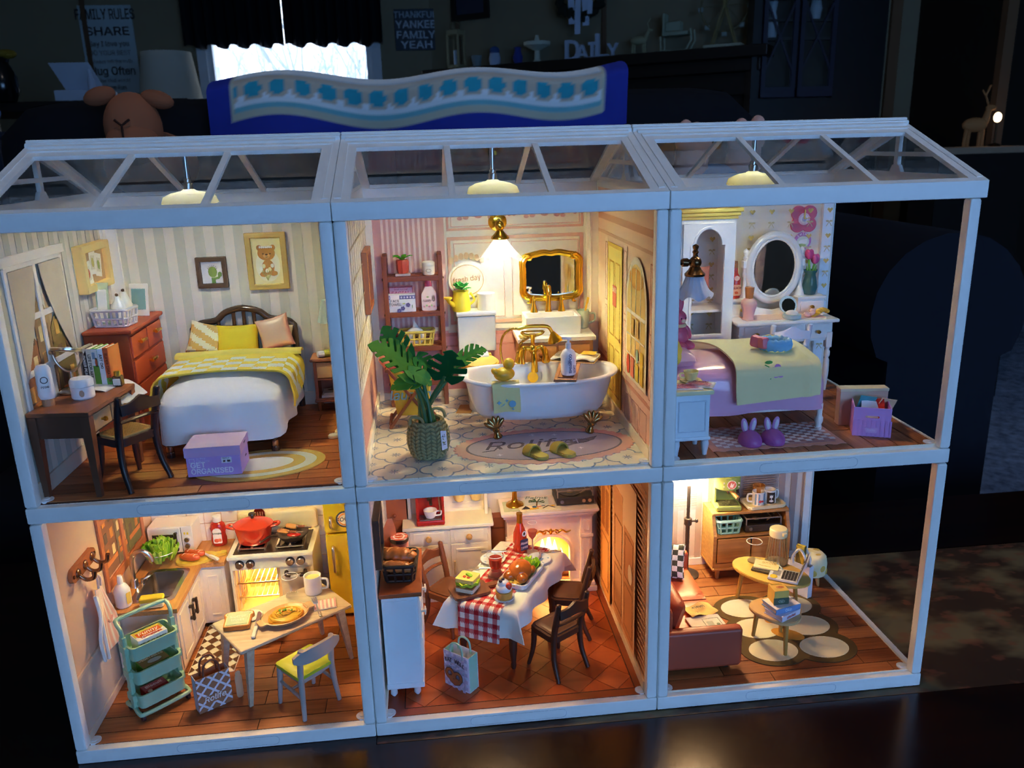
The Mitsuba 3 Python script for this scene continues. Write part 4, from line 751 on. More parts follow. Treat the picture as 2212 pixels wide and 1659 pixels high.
for s in (-1, 1): part(t, 'pivot', tf(cyl(.18, .2, n=14), (s * .95 - .1, -.06, 2.75), ry=90), 'cfcac2', 'met')
t = thing('cream_tube', 'white cosmetic tube leaning near the front of the bedroom desk', 'tube', R, 1.35, 2.75, 5.6, 20)
part(t, 'cap', cyl(.36, .45, n=16), 'a07c5c', 's'); part(t, 'body', tf(lathe([(.42, .45), (.5, .7), (.48, 1.6), (.44, 2.4), (.3, 2.6)], 18), (0, 0, 0), s=(1, .75, 1)), 'efeae6', 's', 50)
art(t, 'logo', [(disc(0, 1.7, .22).difference(disc(0, 1.7, .17)), '555050'), (text('rose', .16, True, (0, 1.2), True), '666060')], (0, -.37, 0))
t = thing('cream_jar', 'white cream jar with a rounded lid on the bedroom desk', 'jar', R, 2.95, 4.05, 5.6)
part(t, 'body', lathe([(.62, 0), (.7, .1), (.7, .8)], 24), 'ece8e6', 's'); part(t, 'lid', lathe([(.72, .82), (.73, 1.15), (.62, 1.32), (.1, 1.38)], 24), 'f1eeea', 's', 50); art(t, 'label_print', [(disc(0, .45, .16, .22), 'b89c84')], (.2, -.69, 0))
P = np.array([[(3.0 * a - .3 + .3 * b, 2.9 * b, .05 + .12 * math.sin(5 * a + 2 * b) * .3 - (1.6 * max(0, a - .55) ** 1.5 * 2.2)) for b in np.linspace(0, 1, 8)] for a in np.linspace(0, 1, 14)])
solo('newspaper', 'sheet of newspaper hanging over the edge of the bedroom desk', 'newspaper', sheet(P, .03), lambda p: np.where(((p[:, 1] * 7 % 1 < .4) & (np.abs(p[:, 0] - 1.4) < 1.1) & (p[:, 1] > .4) & (p[:, 1] < 2.5) & (meshkit.noise(p * 6) > .42))[:, None], lin('8a8078'), lin('e9e2d6')), 'm', R, 2.3, 5.3, 5.66, -6, sm=60)
bx = 1.75
for n_, (ti, cov, tc, th, h_, lab, ex) in enumerate((('', '8f8a86', 'ffffff', .28, 3.2, 'grey marbled book at the left end of the desk row', ((LineString([(-.1, .3), (.05, 1.4), (-.08, 2.6)]).buffer(.02), '4a4846'),)), ('INNER PEARL', '1b1d24', 'f2f0ea', .46, 3.1, 'black book standing in the row on the bedroom desk', ()), ('LIFE FOR ART', 'ded6c4', '2a2624', .44, 3.2, 'cream book with dark lettering in the row on the desk', ()),
        ('', '5f9a3c', 'ffffff', .5, 3.25, 'green and white picture book in the row on the desk', ((sbox(-.25, 1.7, .25, 3.2), 'dcdcd6'), (sbox(-.2, 2.3, .05, 2.9), '7c96a8'), (sbox(.0, 1.6, .2, 2.4), '2c3a2c'), (disc(.08, 2.0, .1, .3), 'a05038'))), ('ART OK!', 'dfe2e6', '22262a', .46, 3.2, 'white book titled ART OK in the row on the desk', ()), ('SUPER CREATOR', 'd8623a', '5a1c14', .44, 3.3, 'orange book titled SUPER CREATOR in the row on the desk', ((sbox(-.22, 0, .22, .6), '4f9a44'),)))):
    th *= .8; ex = tuple((affinity.scale(g_, .78, .76, origin=(0, 0)), c_) for g_, c_ in ex)
    book(lab, R, bx + th / 2, 7.0 - .08 * n_ + (0 if n_ else .25), 5.72, h_ * .76, 1.5, th, cov, ti, -8, tc=tc, extra=ex, group=None); bx += th + .015
t = thing('ink_bottle', 'small ink bottle with a gold cap beside the orange book on the desk', 'bottle', R, 4.25, 6.6, 5.6)
part(t, 'bottle', B(-.3, .3, -.3, .3, 0, .7, .08), '2a2620', 'g'); part(t, 'cap', cyl(.2, .32, (0, 0, .7), 14), 'd8b860', 'met'); part(t, 'label', B(-.24, .24, -.312, -.3, .1, .55), 'e8e2d4')
# dresser
MH = '6a2c1e'
t = thing('dresser', 'reddish brown chest of drawers with brass pulls in the bedroom corner', 'dresser', R, .72, 10.85)
part(t, 'top', B(-.05, 3.4, -.12, 7.35, 8.2, 8.5, .1), MH, 's'); part(t, 'body', B(0, 3.1, 0, 7.2, .5, 8.2, .04), '5c261b', 's'); part(t, 'plinth', B(.1, 3.0, .1, 7.1, 0, .5), '4a1e16', 's')
for z0, z1, ys in ((6.35, 7.95, ((.2, 3.5), (3.7, 7.0))), (4.45, 6.15, ((.2, 7.0),)), (2.55, 4.25, ((.2, 7.0),)), (.65, 2.35, ((.2, 7.0),))):
    for y0, y1 in ys:
        d_ = part(t, 'drawer', B(3.05, 3.22, y0, y1, z0, z1, .05), '7a3624', 's'); ym = (y0 + y1) / 2; zc = (z0 + z1) / 2 + .2
        part(d_, 'pull', cat(tube([(3.5, ym - .55, zc), (3.56, ym, zc + .06), (3.5, ym + .55, zc)], .13, 8), *[tube([(3.2, ym + s * .35, zc), (3.5, ym + s * .35, zc)], .08, 6) for s in (-1, 1)]), 'd8a848', 'met', 50)
wire_basket('wire_basket', 'grey wire basket full of toiletries on the bedroom dresser', R, 2.35, 13.0, 8.5, 2.7, 2.0, 1.25, 'b4b7bd', -8, 6, 4)
t = thing('cream_bottle', 'white bottle with a little black knob standing in the grey wire basket', 'bottle', R, 2.6, 13.25, 8.64)
part(t, 'body', lathe([(.55, 0), (.6, .8), (.5, 1.3), (.2, 1.7), (.16, 1.95)], 18), 'f0ead8', 's', 50); part(t, 'knob', ell(.12, .12, .12, (0, 0, 2.05), 1), '2a2624')
t = thing('cream_bottle', 'ivory rounded bottle leaning behind in the grey wire basket', 'bottle', R, 2.9, 13.75, 8.64)
part(t, 'body', lathe([(.5, 0), (.55, 1.2), (.3, 1.9), (.2, 2.2)], 18), 'efe6c8', 's', 50); part(t, 'knob', ell(.12, .12, .12, (0, 0, 2.3), 1), '2a2624')
t = thing('gift_card', 'tall pale green card leaning in the left of the wire basket', 'card', R, 1.5, 13.0, 8.64, -12); part(t, 'card', tf(B(-.5, .5, 0, .06, 0, 3.0), rx=-8), 'a4bda4'); part(t, 'sheet', tf(B(-.36, .36, -.03, 0, .1, 2.5), rx=-8), 'e9e8e0')
t = thing('framed_card', 'white framed teal card standing behind the wire basket', 'card', R, 2.95, 16.3, 8.5, -10); part(t, 'frame', tf(B(-.75, .75, 0, .18, 0, 2.5, .06), rx=-10), 'ece6d4', 's'); part(t, 'print', tf(B(-.55, .55, -.02, 0, .5, 2.1), rx=-10), '5f98a0')
# bed
BK = '1a1a1d'
t = thing('bed', 'white made bed with a black metal headboard against the striped wall', 'bed', R)
top = [(6.3, 18, 0), (6.3, 18, 6.2), (6.45, 18, 7.0), (7.0, 18, 7.35), (8.2, 18, 7.55), (9.0, 18, 8.15), (10.3, 18, 8.45), (11.6, 18, 8.15), (12.4, 18, 7.55), (13.6, 18, 7.35), (14.15, 18, 7.0), (14.3, 18, 6.2), (14.3, 18, 0)]
hb = part(t, 'headboard', tube(spl(top, 5), .26, 10), BK, 'g', 50)
for x, z1 in ((8.35, 7.5), (9.6, 8.25), (10.4, 8.4), (11.2, 8.25), (12.3, 7.5), (7.3, 7.3), (13.3, 7.3)): part(hb, 'bar', cyl(.15, z1 - 3, (x, 18, 3), 8), BK, 'g', 50)
part(hb, 'rail', tube([(6.3, 18, 3.4), (14.3, 18, 3.4)], .16, 8), BK, 'g')
for x in (6.7, 13.9):
    l_ = part(t, 'leg', lathe([(.28, 0), (.28, .35), (.2, .5), (.2, 1.6)], 14, (x, 7.3, 0)), BK, 'g'); part(l_, 'ferrule', lathe([(.24, .42), (.27, .5), (.25, .8), (.21, .85)], 14, (x, 7.3, 0)), '8c7c6c', 'met')
part(t, 'frame', B(6.3, 14.3, 7.0, 17.9, 1.3, 2.2), BK, 's')
part(t, 'bedspread', drapebed(6.0, 14.6, 6.5, 17.85, 4.9, 1.25, seed=2, wob=.16), 'efece8', 'm', 60, 'white bedspread')
nu_, nv_ = 60, 36; P = np.zeros((nu_, nv_, 3)); u = np.linspace(-1, 1, nu_)
for j, q in enumerate(np.linspace(0, 1, nv_)):
    L = 6.35 * u + .35 * u * (1 - q); ax = np.abs(L); flat = 3.9; over = np.clip(ax - flat, 0, None); sg = np.sign(L)
    ang = np.minimum(over / .9, math.pi / 2); drop = np.clip(over - .9 * math.pi / 2, 0, None)
    x = 10.3 + sg * (np.minimum(ax, flat) + .9 * np.sin(ang) + drop * .07 + .12 * np.sin(drop * 2 + q * 9) * (drop > 0)); z = 5.22 + .2 * (1 - (ax / 5) ** 2) - .9 * (1 - np.cos(ang)) - drop * (.95 + .2 * np.sin(q * 7))
    P[:, j] = np.stack([x, 9.2 + 6.0 * q + .35 * np.cos(u * 3.1) * (1 - q) - .5 * drop * (1 - q) * .4, z + .05 * np.sin(q * 22 + u * 2) * .4], 1)
def quiltcol(p):
    x, y = p[:, 0] - 10.3, p[:, 1]; ck = ((np.floor((x + 20) / 1.05) + np.floor((y - 9.5) / .8 + .5 * 0)) % 2) > .5
    on = (y < 13.4) & (y > 9.55) & ck; return np.where(on[:, None], lin('f4ead0'), lin('efc648'))
P2 = P[::-1]
bk = solo('quilt', 'yellow and white checked quilt across the middle of the bedroom bed', 'quilt', sheet(P2, .12), quiltcol, 'cloth', R, sm=60)
Pf = np.array([[(10.3 + a, 14.9 + .55 * math.sin(b), 5.5 + .18 * math.cos(b) - .06 * abs(a) * .3) for b in np.linspace(-1.9, 1.9, 9)] for a in np.linspace(-4.6, 4.9, 18)])
part(bk, 'turned_fold', sheet(Pf[::-1], .1), 'f0cc5c', 'cloth', 60)
strp = lambda p: np.where((((p[:, 0] * .75 + p[:, 2] * 1.0) * .85) % 1 < .5)[:, None], lin('d79a58'), lin('f2dfb4'))
def cushion(label, x, y, z, w_, h_, th, col, rx, ry=0, rz=0, fin='cloth', room='U1', group=None):
    return solo('cushion', label, 'cushion', tf(pillow(w_, h_, th, 17), (0, 0, 0), rx=90 - rx, ry=ry, rz=rz), col, fin, room, x, y, z, 0, group, 60)
cushion('white and orange diagonally striped cushion at the left of the headboard', 7.55, 16.6, 6.35, 2.6, 2.6, .95, strp, 18, 14)
cushion('plain yellow pillow in the middle of the headboard', 10.1, 16.4, 6.25, 3.3, 2.4, 1.1, 'f2bf34', 20, 0)
cushion('salmon pink leather cushion tilted at the right of the headboard', 13.1, 15.9, 6.75, 2.6, 2.6, 1.0, 'd98a82', 16, -14, 0, 's')
cushion('plain cream pillow lying behind the pink cushion', 13.0, 17.1, 6.0, 2.4, 2.4, .9, 'e8cfa8', 14, 6)
# nightstand, lamp
t = thing('nightstand', 'small brown nightstand with a cream drawer right of the bed', 'nightstand', R, 15.75, 16.1)
part(t, 'top', B(-.2, 3.6, -.3, 2.1, 4.2, 4.45, .06), '7a5540', 's'); part(t, 'body', cat(B(0, .25, 0, 2.0, .9, 4.2), B(3.2, 3.45, 0, 2.0, .9, 4.2), B(0, 3.45, 1.9, 2.0, .9, 4.2), B(0, 3.45, 0, 2, .9, 1.1), B(0, 3.45, 0, 2, 2.6, 2.75), B(-.1, 3.55, -.1, 2, .75, .95, .05)), '6c4a38', 's')
d_ = part(t, 'drawer', B(.25, 3.2, -.06, .1, 2.8, 4.1, .04), 'b8a27a', 's', label='cream drawer front'); knob(d_, 1.7, -.05, 3.45, 'd8b050')
for x in (.2, 3.25):
    for y in (.2, 1.75): part(t, 'foot', cyl(.12, .8, (x, y, 0), 10, .2), '4a3226', 's')
t = thing('reading_lamp', 'small teal ribbed lamp behind the post, above the nightstand', 'lamp', R, 17.35, 17.2, 4.45)
part(t, 'base', lathe([(.5, 0), (.5, .12), (.12, .25), (.1, 2.6)], 16), 'b8b0a0', 'met'); part(t, 'lamp_shade', lathe([(1.05, 2.75), (.9, 3.3), (.62, 4.5), (.05, 4.55)], 32, lobes=16, amp=.03), '7fb0ac', 's', 40)
t = thing('hand_cream', 'green and white tube lying on the bedroom nightstand', 'tube', R, 17.0, 16.6, 4.45, 25); part(t, 'cap', tf(cyl(.26, .5, n=14), (-.9, 0, .28), ry=90), 'dfe6ee', 's'); part(t, 'body', tf(lathe([(.27, 0), (.3, .5), (.26, 1.5)], 14), (-.4, 0, .3), ry=90), '9cb04c', 's', 50)
t = thing('magazine_stack', 'black and white magazines on the lower shelf of the nightstand', 'magazine', R, 17.3, 17.0, 1.1); part(t, 'magazine', B(-1.1, 1.1, -.8, .7, 0, .2), 'd8d4cc'); part(t, 'magazine', tf(B(-1.0, 1.0, -.75, .7, .2, .4), rz=8), 'b9b4aa'); art(t, 'cover_print', [(disc(-.3, .1, .4, .25), '2a2624'), (disc(.4, -.2, .3, .2), '2a2624')], (0, 0, .41), (1, 0, 0), (0, 1, 0))
def slipper(name, label, room, x, y, rot, c, c2, L=2.1, W=.95, z=.07, open_=True):
    t = thing(name, label, 'slipper', room, x, y, z, rot); so = unary_union([disc(0, -L * .27, W * .47, L * .23), disc(0, L * .2, W * .54, L * .3), sbox(-W * .45, -L * .25, W * .45, L * .2)])
    part(t, 'sole', plate(so, 0, .16), c); part(t, 'insole', plate(so.buffer(-.07), .16, .22), c2)
    th = np.linspace(0, np.pi, 12); P = np.array([[(W * .54 * k * math.cos(a), L * (.02 + .47 * q), .1 + .62 * math.sin(a) * k) for a in th] for q, k in ((0, 1), (.2, 1.02), (.45, .98), (.7, .84), (.88, .6), (1, .22))])
    part(t, 'upper', sheet(P, .1), c, 'cloth', 50); return t
slipper('slipper', 'cream slipper by the right post of the bedroom, nearer of the pair', R, 18.2, 9.6, -70, 'e4d9a8', 'efe6bc', 1.8, .8, .03)
slipper('slipper', 'cream slipper by the right post of the bedroom, farther of the pair', R, 18.6, 10.6, -72, 'e4d9a8', 'efe6bc', 1.8, .8, .03)
# storage box, rug, pictures
t = thing('storage_box', 'lilac cardboard box reading GET ORGANISED in front of the bed', 'box', R, 8.95, 2.92, .12, 1)
part(t, 'box', B(.08, 3.5, 0, 2.6, 0, 1.75), 'c79cd8'); part(t, 'lid', cat(B(0, 3.58, -.08, 2.68, 1.35, 2.02, .02)), 'd3a6cf')
art(t, 'print', [(text('GET', .36, True, (.28, .62)), 'f4ecf4'), (text('ORGANISED', .36, True, (.28, .18), sx=.92), 'f4ecf4'), (text('SUPER', .13, False, (.72, 1.16)), 'e6d6ea'), (text('CREATOR', .13, False, (.72, .98)), 'e6d6ea'), (frame2(.26, .98, .6, 1.26, .03), 'e6d6ea'), (sbox(2.3, .85, 2.95, 1.25), 'e9e2ea'), (text('FRAGILE', .08, True, (2.35, 1.14)), '4a4048'), (sbox(2.4, .92, 2.55, 1.06), '4a4048'), (sbox(2.66, .92, 2.86, 1.06), '4a4048')], (0, -.005, 0))
art(t, 'side_slots', [(sbox(1.1, 1.72, 1.6, 1.82), '6c4c74'), (sbox(1.1, .8, 1.5, .9), '6c4c74')], (3.585, 0, 0), (0, 1, 0), (0, 0, 1))
g = thing('oval_rug', 'oval cream and tan ringed rug on the bedroom floor', 'rug', R, 13.3, 4.7, 0, 8)
part(g, 'base', plate(disc(0, 0, 4.35, 2.75, 16), 0, .07), 'dba75a', 'cloth', 20); art(g, 'rings', [(disc(0, 0, 3.75, 2.25, 16), 'f0e2c4'), (disc(0, 0, 3.0, 1.75, 16), 'd9a45a'), (disc(0, 0, 2.2, 1.2, 16), 'f0e2c8')], (0, 0, .07), (1, 0, 0), (0, 1, 0), .01, 'cloth')
def picture(label, room, x, z, w_, h_, fw, fc, bg, items, y=18.38, dep=.4, on=None, rot=None):
    t = thing('picture', label, 'picture', room, x, y, z)
    fr = cat(B(0, w_, -dep, 0, 0, fw, .06), B(0, w_, -dep, 0, h_ - fw, h_, .06), B(0, fw, -dep, 0, fw * .6, h_ - fw * .6, .06), B(w_ - fw, w_, -dep, 0, fw * .6, h_ - fw * .6, .06))
    part(t, 'frame', fr, fc, 's'); part(t, 'backing', B(fw * .5, w_ - fw * .5, -.12, 0, fw * .5, h_ - fw * .5), bg); art(t, 'print', items, (0, -.125, 0)); return t
picture('small black framed picture of a cactus on the striped wall', R, 7.15, 10.15, 2.35, 2.45, .36, '1a191b', 'f3efe8', [(sbox(1.06, .36, 1.36, .8), '4a7a44'), (disc(1.2, 1.25, .34, .42), '4f8048'), (LineString([(1.3, .72), (1.62, .78), (1.72, 1.0)]).buffer(.09), '4f8048'), (disc(1.74, 1.05, .16, .2), '4f8048')] + [(LineString([(1.2 + .3 * math.cos(a), 1.3 + .36 * math.sin(a)), (1.2 + .42 * math.cos(a), 1.3 + .52 * math.sin(a))]).buffer(.012), '3a3a30') for a in np.linspace(.5, 2.6, 7)])
picture('larger wooden framed picture of a brown bear with flowers', R, 11.1, 9.85, 3.15, 4.5, .42, 'b98a50', 'efdf9c', [(disc(1.6, 1.9, .95, 1.3), 'f6edc4'), (disc(1.02, 3.3, .2, .22), 'b06c3c'), (disc(2.08, 3.3, .2, .22), 'b06c3c'), (disc(1.55, 2.85, .68, .56), 'b5713f'), (disc(1.6, 1.75, .48, .6), 'b5713f'), (disc(1.55, 2.66, .26, .2), 'd9a06c'), (disc(1.3, 2.82, .055), '2a1410'), (disc(1.84, 2.82, .055), '2a1410'), (disc(1.56, 2.76, .11, .07), '2a1410'), (LineString([(1.44, 2.58), (1.56, 2.55), (1.68, 2.58)]).buffer(.015), '2a1410'), (disc(1.2, 1.2, .3, .2), 'b5713f'), (disc(2.0, 1.25, .3, .2), 'b5713f')] +
    [(disc(1.05 + .22 * k, 1.65 + .22 * math.sin(k * 2), .13, .17), ['fbf6dc', 'f2e8b0'][k % 2]) for k in range(5)] + [(LineString([(1.1 + .2 * k, 1.5), (1.5, .7)]).buffer(.02), '9aa060') for k in range(5)] + [(disc(1.1 + .15 * k, 3.36, .07, .1), 'fbf8e4') for k in range(7)])
t = thing('cork_board', 'pale wooden framed board with pinned photos on the left wall', 'picture', R, .56, 11.75, 11.0)
part(t, 'frame', cat(B(0, .75, 0, 5.2, 0, .55, .08), B(0, .75, 0, 5.2, 2.85, 3.4, .08), B(0, .75, 0, .6, .4, 3.0, .08), B(0, .75, 4.6, 5.2, .4, 3.0, .08)), 'e0b878', 's'); part(t, 'backing', B(0, .35, .4, 4.8, .4, 3.0), 'b08a6c')
for k, (y, z, r_, c) in enumerate(((1.5, 1.3, 12, 'c8604c'), (2.5, 2.0, -6, 'b8a860'), (3.5, 1.7, -12, '8a9c58'))):
    m = affinity.rotate(sbox(y - .55, z - .85, y + .55, z + .85), r_); art(t, 'photo', [(m, 'ece4d4'), (affinity.scale(m, .7, .6), 'd8cdb8'), (disc(y, z, .22, .35), c)], (.36, 0, 0), (0, 1, 0), (0, 0, 1))
# ---------------------------------------------------------------- upper middle: bathroom
R = 'U2'; BR = '5c3420'; GOLD = 'd8a83c'
t = thing('shelf_rack', 'brown wooden ladder shelf against the pink striped panel', 'shelf', R)
for x in (1.95, 6.3):
    for y, lean in ((16.2, .0), (18.0, 0)): part(t, 'upright', bar((x, y, 0), (x, y, 12.35), .36, .36, .05), BR, 's')
for z in (10.6, 7.75, 4.9, 2.0):
    s_ = part(t, 'shelf', cat(B(2.1, 6.2, 16.05, 16.3, z - .3, z + .1, .04), B(2.1, 6.2, 17.85, 18.05, z - .3, z + .1, .04)), BR, 's')
    for k in range(4): part(s_, 'slat', B(2.1, 6.2, 16.38 + .38 * k, 16.62 + .38 * k, z - .1, z + .05), '6a3e28', 's')
    for x in (1.75, 6.5): part(s_, 'peg', tf(cyl(.09, .12, n=8), (x - .06, 16.2, z - .1), ry=90), '2a1810', 's')
t = thing('potted_succulent', 'red ribbed plant pot with green leaves in a glass on the top shelf', 'plant', R, 3.35, 16.9, 10.68)
part(t, 'pot', lathe([(.38, .2), (.46, .5), (.48, 1.1), (.42, 1.25)], 24, lobes=8, amp=.06), 'c4483c', 's', 50); part(t, 'glass', shell([(.55, .05), (.62, .3), (.6, 1.3)], 24), 'ffffff', 'glass', 50); part(t, 'base', B(-.6, .6, -.45, .45, 0, .18, .04), 'dccfc4', 's')
for a in (0, 70, 150, 215, 290): part(t, 'leaf', tf(sheet(np.array([[(q * .85, w_ * .2 * math.sin(min(1, q * 1.1) * 3.0), 1.25 + .35 * math.sin(q * 2)) for w_ in (-1, 0, 1)] for q in np.linspace(0, 1, 7)]), .05), rz=a), '4a9a34', 'leaf', 60)
t = thing('white_jar', 'cream lidded jar at the right of the top shelf', 'jar', R, 5.4, 16.9, 10.68); part(t, 'body', lathe([(.46, 0), (.5, .08), (.5, .72)], 22), 'f0e8cc', 's'); part(t, 'lid', lathe([(.52, .74), (.52, .95), (.44, 1.05), (.1, 1.1)], 22), 'f4ecd2', 's', 50); art(t, 'label_print', [(disc(0, .36, .22, .14).difference(disc(0, .36, .19, .11)), '9a8a70')], (0, -.505, 0))
t = thing('tissue_box', 'pink box reading FACIAL standing behind the face towel box', 'box', R, 3.1, 17.35, 7.8); part(t, 'box', B(-.95, .95, -.35, .35, 0, 1.95, .03), 'e9b4be'); art(t, 'print', [(frame2(-.95, 0, .95, 1.95, .06), 'b84a5c'), (text('FACIAL', .3, True, (0, 1.3), True), 'b84a6a'), (text('SOFT TISSUE', .12, False, (0, 1.7), True), 'b84a6a')], (0, -.352, 0))
t = thing('face_towel_box', 'white and blue box reading FACE TOWEL on the middle shelf', 'box', R, 3.1, 16.62, 7.8); part(t, 'box', B(-1.12, 1.12, -.35, .35, 0, 1.45, .03), 'dfe8ee')
art(t, 'print', [(sbox(-1.12, 1.08, 1.12, 1.38), '4a5c98')] + [(sbox(-1.0 + .24 * k, 1.16, -.88 + .24 * k, 1.3), 'c4d0e8') for k in range(9)] + [(sbox(-.86, .5, -.14, 1.45), 'f3eeee'), (text('FACE', .2, True, (-.5, .86), True), '30323c'), (text('TOWEL', .2, True, (-.5, .58), True), '30323c')] + [(disc(x + .1 * math.cos(a), z + .1 * math.sin(a), .08), '3f4c8c') for x, z in ((.52, .62), (.1, .36), (-.2, .18)) for a in np.arange(5) * 1.257] + [(disc(.85, .5, .03, .14), '5c8c5c'), (disc(.2, .75, .1, .05), 'a8c878')], (0, -.352, 0))
t = thing('detergent_bottle', 'pale pink detergent bottle with a rose cap on the middle shelf', 'bottle', R, 5.3, 16.9, 7.8)
bo = unary_union([rrect(-.6, .6, 0, 1.5, .2), Polygon([(-.6, 1.3), (.6, 1.3), (.26, 1.95), (-.26, 1.95)])]).difference(disc(.36, 1.0, .13, .3)); m = plate(bo, -.36, .36); part(t, 'body', tf(tm(np.asarray(m.vertices)[:, [0, 2, 1]], m.faces[:, ::-1])), 'f2d0cc', 's', 30); part(t, 'cap', cat(cyl(.3, .28, (0, 0, 1.92), 18), cyl(.24, .36, (0, 0, 2.2), 18)), 'b8486c', 's')
art(t, 'print', [(text('rosey', .2, True, (-.15, .75), True, italic=.2), '6a4a4c'), (disc(-.1, 1.12, .1, .06), '8ca868')] + [(disc(-.4 + .2 * k, .35 + .08 * (k % 2), .08), ['d88c98', 'a8bc88'][k % 2]) for k in range(5)], (0, -.362, 0))
wire_basket('plastic_basket', 'yellow plastic basket on the third shelf of the rack', R, 4.15, 17.0, 4.97, 2.8, 1.5, 1.15, 'e8c95c', 0, 6, 3, .085)
t = thing('shark_figurine', 'white ring shaped shark toy standing in the yellow basket', 'toy', R, 4.05, 16.85, 5.1); part(t, 'body', tube([(.5 * math.cos(a), 0, .62 + .5 * math.sin(a)) for a in np.linspace(0, 2 * np.pi, 26)[:-1]], .28, 10, True), 'efe9dd', 's', 60); part(t, 'fin', hull([(-.2, -.06, 1.3), (.3, -.06, 1.3), (-.05, 0, 1.95), (-.2, .06, 1.3), (.3, .06, 1.3)]), 'efe9dd', 's')
t = thing('wall_board', 'narrow brown wooden board frame on the left bathroom wall', 'picture', R, .56, 11.8, 8.6); part(t, 'frame', cat(B(0, .42, 0, 4.6, 0, .4, .04), B(0, .42, 0, 4.6, 4.2, 4.6, .04), B(0, .42, 0, .4, .3, 4.3, .04), B(0, .42, 4.2, 4.6, .3, 4.3, .04)), '8a5a38', 's'); part(t, 'panel', B(0, .2, .3, 4.3, .3, 4.3), 'a0764e')
# wall lamp
t = thing('wall_lamp', 'brass wall lamp with a lit fluted white glass shade above the cistern', 'lamp', R, 11.15, 18.38, 0)
part(t, 'rosette', tf(lathe([(.75, 0), (.75, .12), (.5, .25), (.3, .3)], 24), (0, 0, 14.5), rx=90), GOLD, 'met', 50)
part(t, 'arm', tube(spl([(0, -.2, 14.5), (0, -1.0, 14.7), (0, -1.9, 14.7), (0, -2.1, 14.3)], 5), .13, 10), GOLD, 'met', 50); part(t, 'ball', ell(.38, .38, .42, (0, -2.1, 14.35), 2), GOLD, 'met', 60); part(t, 'gallery', lathe([(.72, 13.35), (.7, 13.5), (.45, 13.75), (.25, 14.0)], 24, (0, -2.1, 0)), GOLD, 'met', 50)
sh = []
for a in np.linspace(0, 2 * np.pi, 65)[:-1]: sh.append([((.5 + 1.05 * q ** 1.2 + .06 * math.sin(16 * a) * q) * math.cos(a) * (1 + .1 * max(0, q - .8) * math.cos(8 * a) * 5), -2.1 + (.5 + 1.05 * q ** 1.2 + .06 * math.sin(16 * a) * q) * math.sin(a) * (1 + .1 * max(0, q - .8) * math.cos(8 * a) * 5), 13.4 - 1.45 * q - .12 * math.cos(8 * a) * q ** 4) for q in np.linspace(0, 1, 9)])
SHP = np.array(sh); g = grid(SHP, closed_u=True); part(t, 'lamp_shade', g, 'fff2e0', 'shade', 60)
part(t, 'bulb', ell(.3, .3, .42, (0, -2.1, 12.3), 2), 'ffe8c8', emitter={'type': 'area', 'radiance': {'type': 'rgb', 'value': (WARM * SCONCE).tolist()}})
# mirror
cx_, cz_ = 15.45, 9.95
out = []
for a in np.linspace(0, 2 * np.pi, 97)[:-1]:
    n_ = 6; r_ = (abs(math.cos(a)) ** n_ + abs(math.sin(a)) ** n_) ** (-1 / n_); x, z = 2.55 * r_ * math.cos(a), 1.85 * r_ * math.sin(a)
    k = 1 + .05 * math.cos(8 * a) ; z += .22 * math.exp(-(abs(x) - .75) ** 2 / .5) * (1 if z > 0 else -.5); out.append((x * (1 - .045 * math.cos(math.pi * z / 1.85 * .9) ** 2) * k ** .4, z * k ** .3))
op = Polygon(out); t = thing('gilded_mirror', 'ornate gold framed mirror above the bathroom basin', 'mirror', R, cx_, 18.38, cz_)
def up(m): v_ = np.asarray(m.vertices); return tm(np.stack([v_[:, 0], -v_[:, 2], v_[:, 1]], 1), m.faces)
fr = cat(up(plate(op.buffer(.12).difference(op.buffer(-.32)), 0, .3)), *[tube([(x * k, -.3 - d_, z * k) for x, z in np.array(op.exterior.coords)[:-1]], r_, 6, True) for k, r_, d_ in ((1.0, .17, .02), (.93, .13, .1), (.875, .1, .02))])
part(t, 'frame', fr, GOLD, 'met', 50); part(t, 'glass', up(plate(op.buffer(-.3), 0, .08)), 'ffffff', 'mirror', 0)
for x, z, sx in ((-2.1, 1.75, 1), (2.1, 1.75, -1), (-2.2, -1.8, 1), (2.2, -1.8, -1)): part(t, 'scroll', tube(spl([(x, -.45, z + .1), (x + .35 * sx, -.5, z), (x + .4 * sx, -.5, z - .3), (x + .15 * sx, -.45, z - .35)], 4), [.14, .12, .06], 6), GOLD, 'met', 50)
# toilet
t = thing('toilet', 'white toilet with a yellow seat behind the bathtub', 'toilet', R, 9.05, 0, 0)
part(t, 'cistern', B(-1.55, 1.55, 16.6, 18.3, 4.2, 7.15, .12), 'f0ede4', 'g'); part(t, 'cistern_lid', B(-1.65, 1.65, 16.45, 18.35, 7.17, 7.55, .12), 'f3f0e8', 'g')
part(t, 'bowl', cat(lathe([(.95, 0), (1.0, .3), (.75, 1.2), (.85, 2.0), (1.35, 3.0), (1.5, 3.4)], 32, (0, 14.6, 0), sx=1, sy=1.3), B(-.9, .9, 15.6, 18.2, 0, 4.2, .2)), 'f0ede4', 'g', 50)
so = affinity.scale(disc(0, 14.6, 1.5, 2.0, 14), 1, 1); part(t, 'seat', plate(unary_union([so, sbox(-1.2, 14.8, 1.2, 16.2)]), 3.45, 3.65), 'd99a3c', 's'); lid = unary_union([so.buffer(.05), sbox(-1.25, 14.8, 1.25, 16.2)]); part(t, 'seat_lid', cat(plate(lid, 3.68, 3.86), plate(lid.buffer(-.12), 3.86, 3.96)), 'e8b452', 's', label='yellow toilet lid')
for x in (-.8, .8): part(t, 'hinge', B(x - .3, x + .3, 16.1, 16.5, 3.6, 4.1, .05), 'e0ac4c', 's')
t = thing('watering_can', 'yellow watering can planter on the toilet cistern', 'watering can', R, 7.9, 17.3, 7.56, -15)
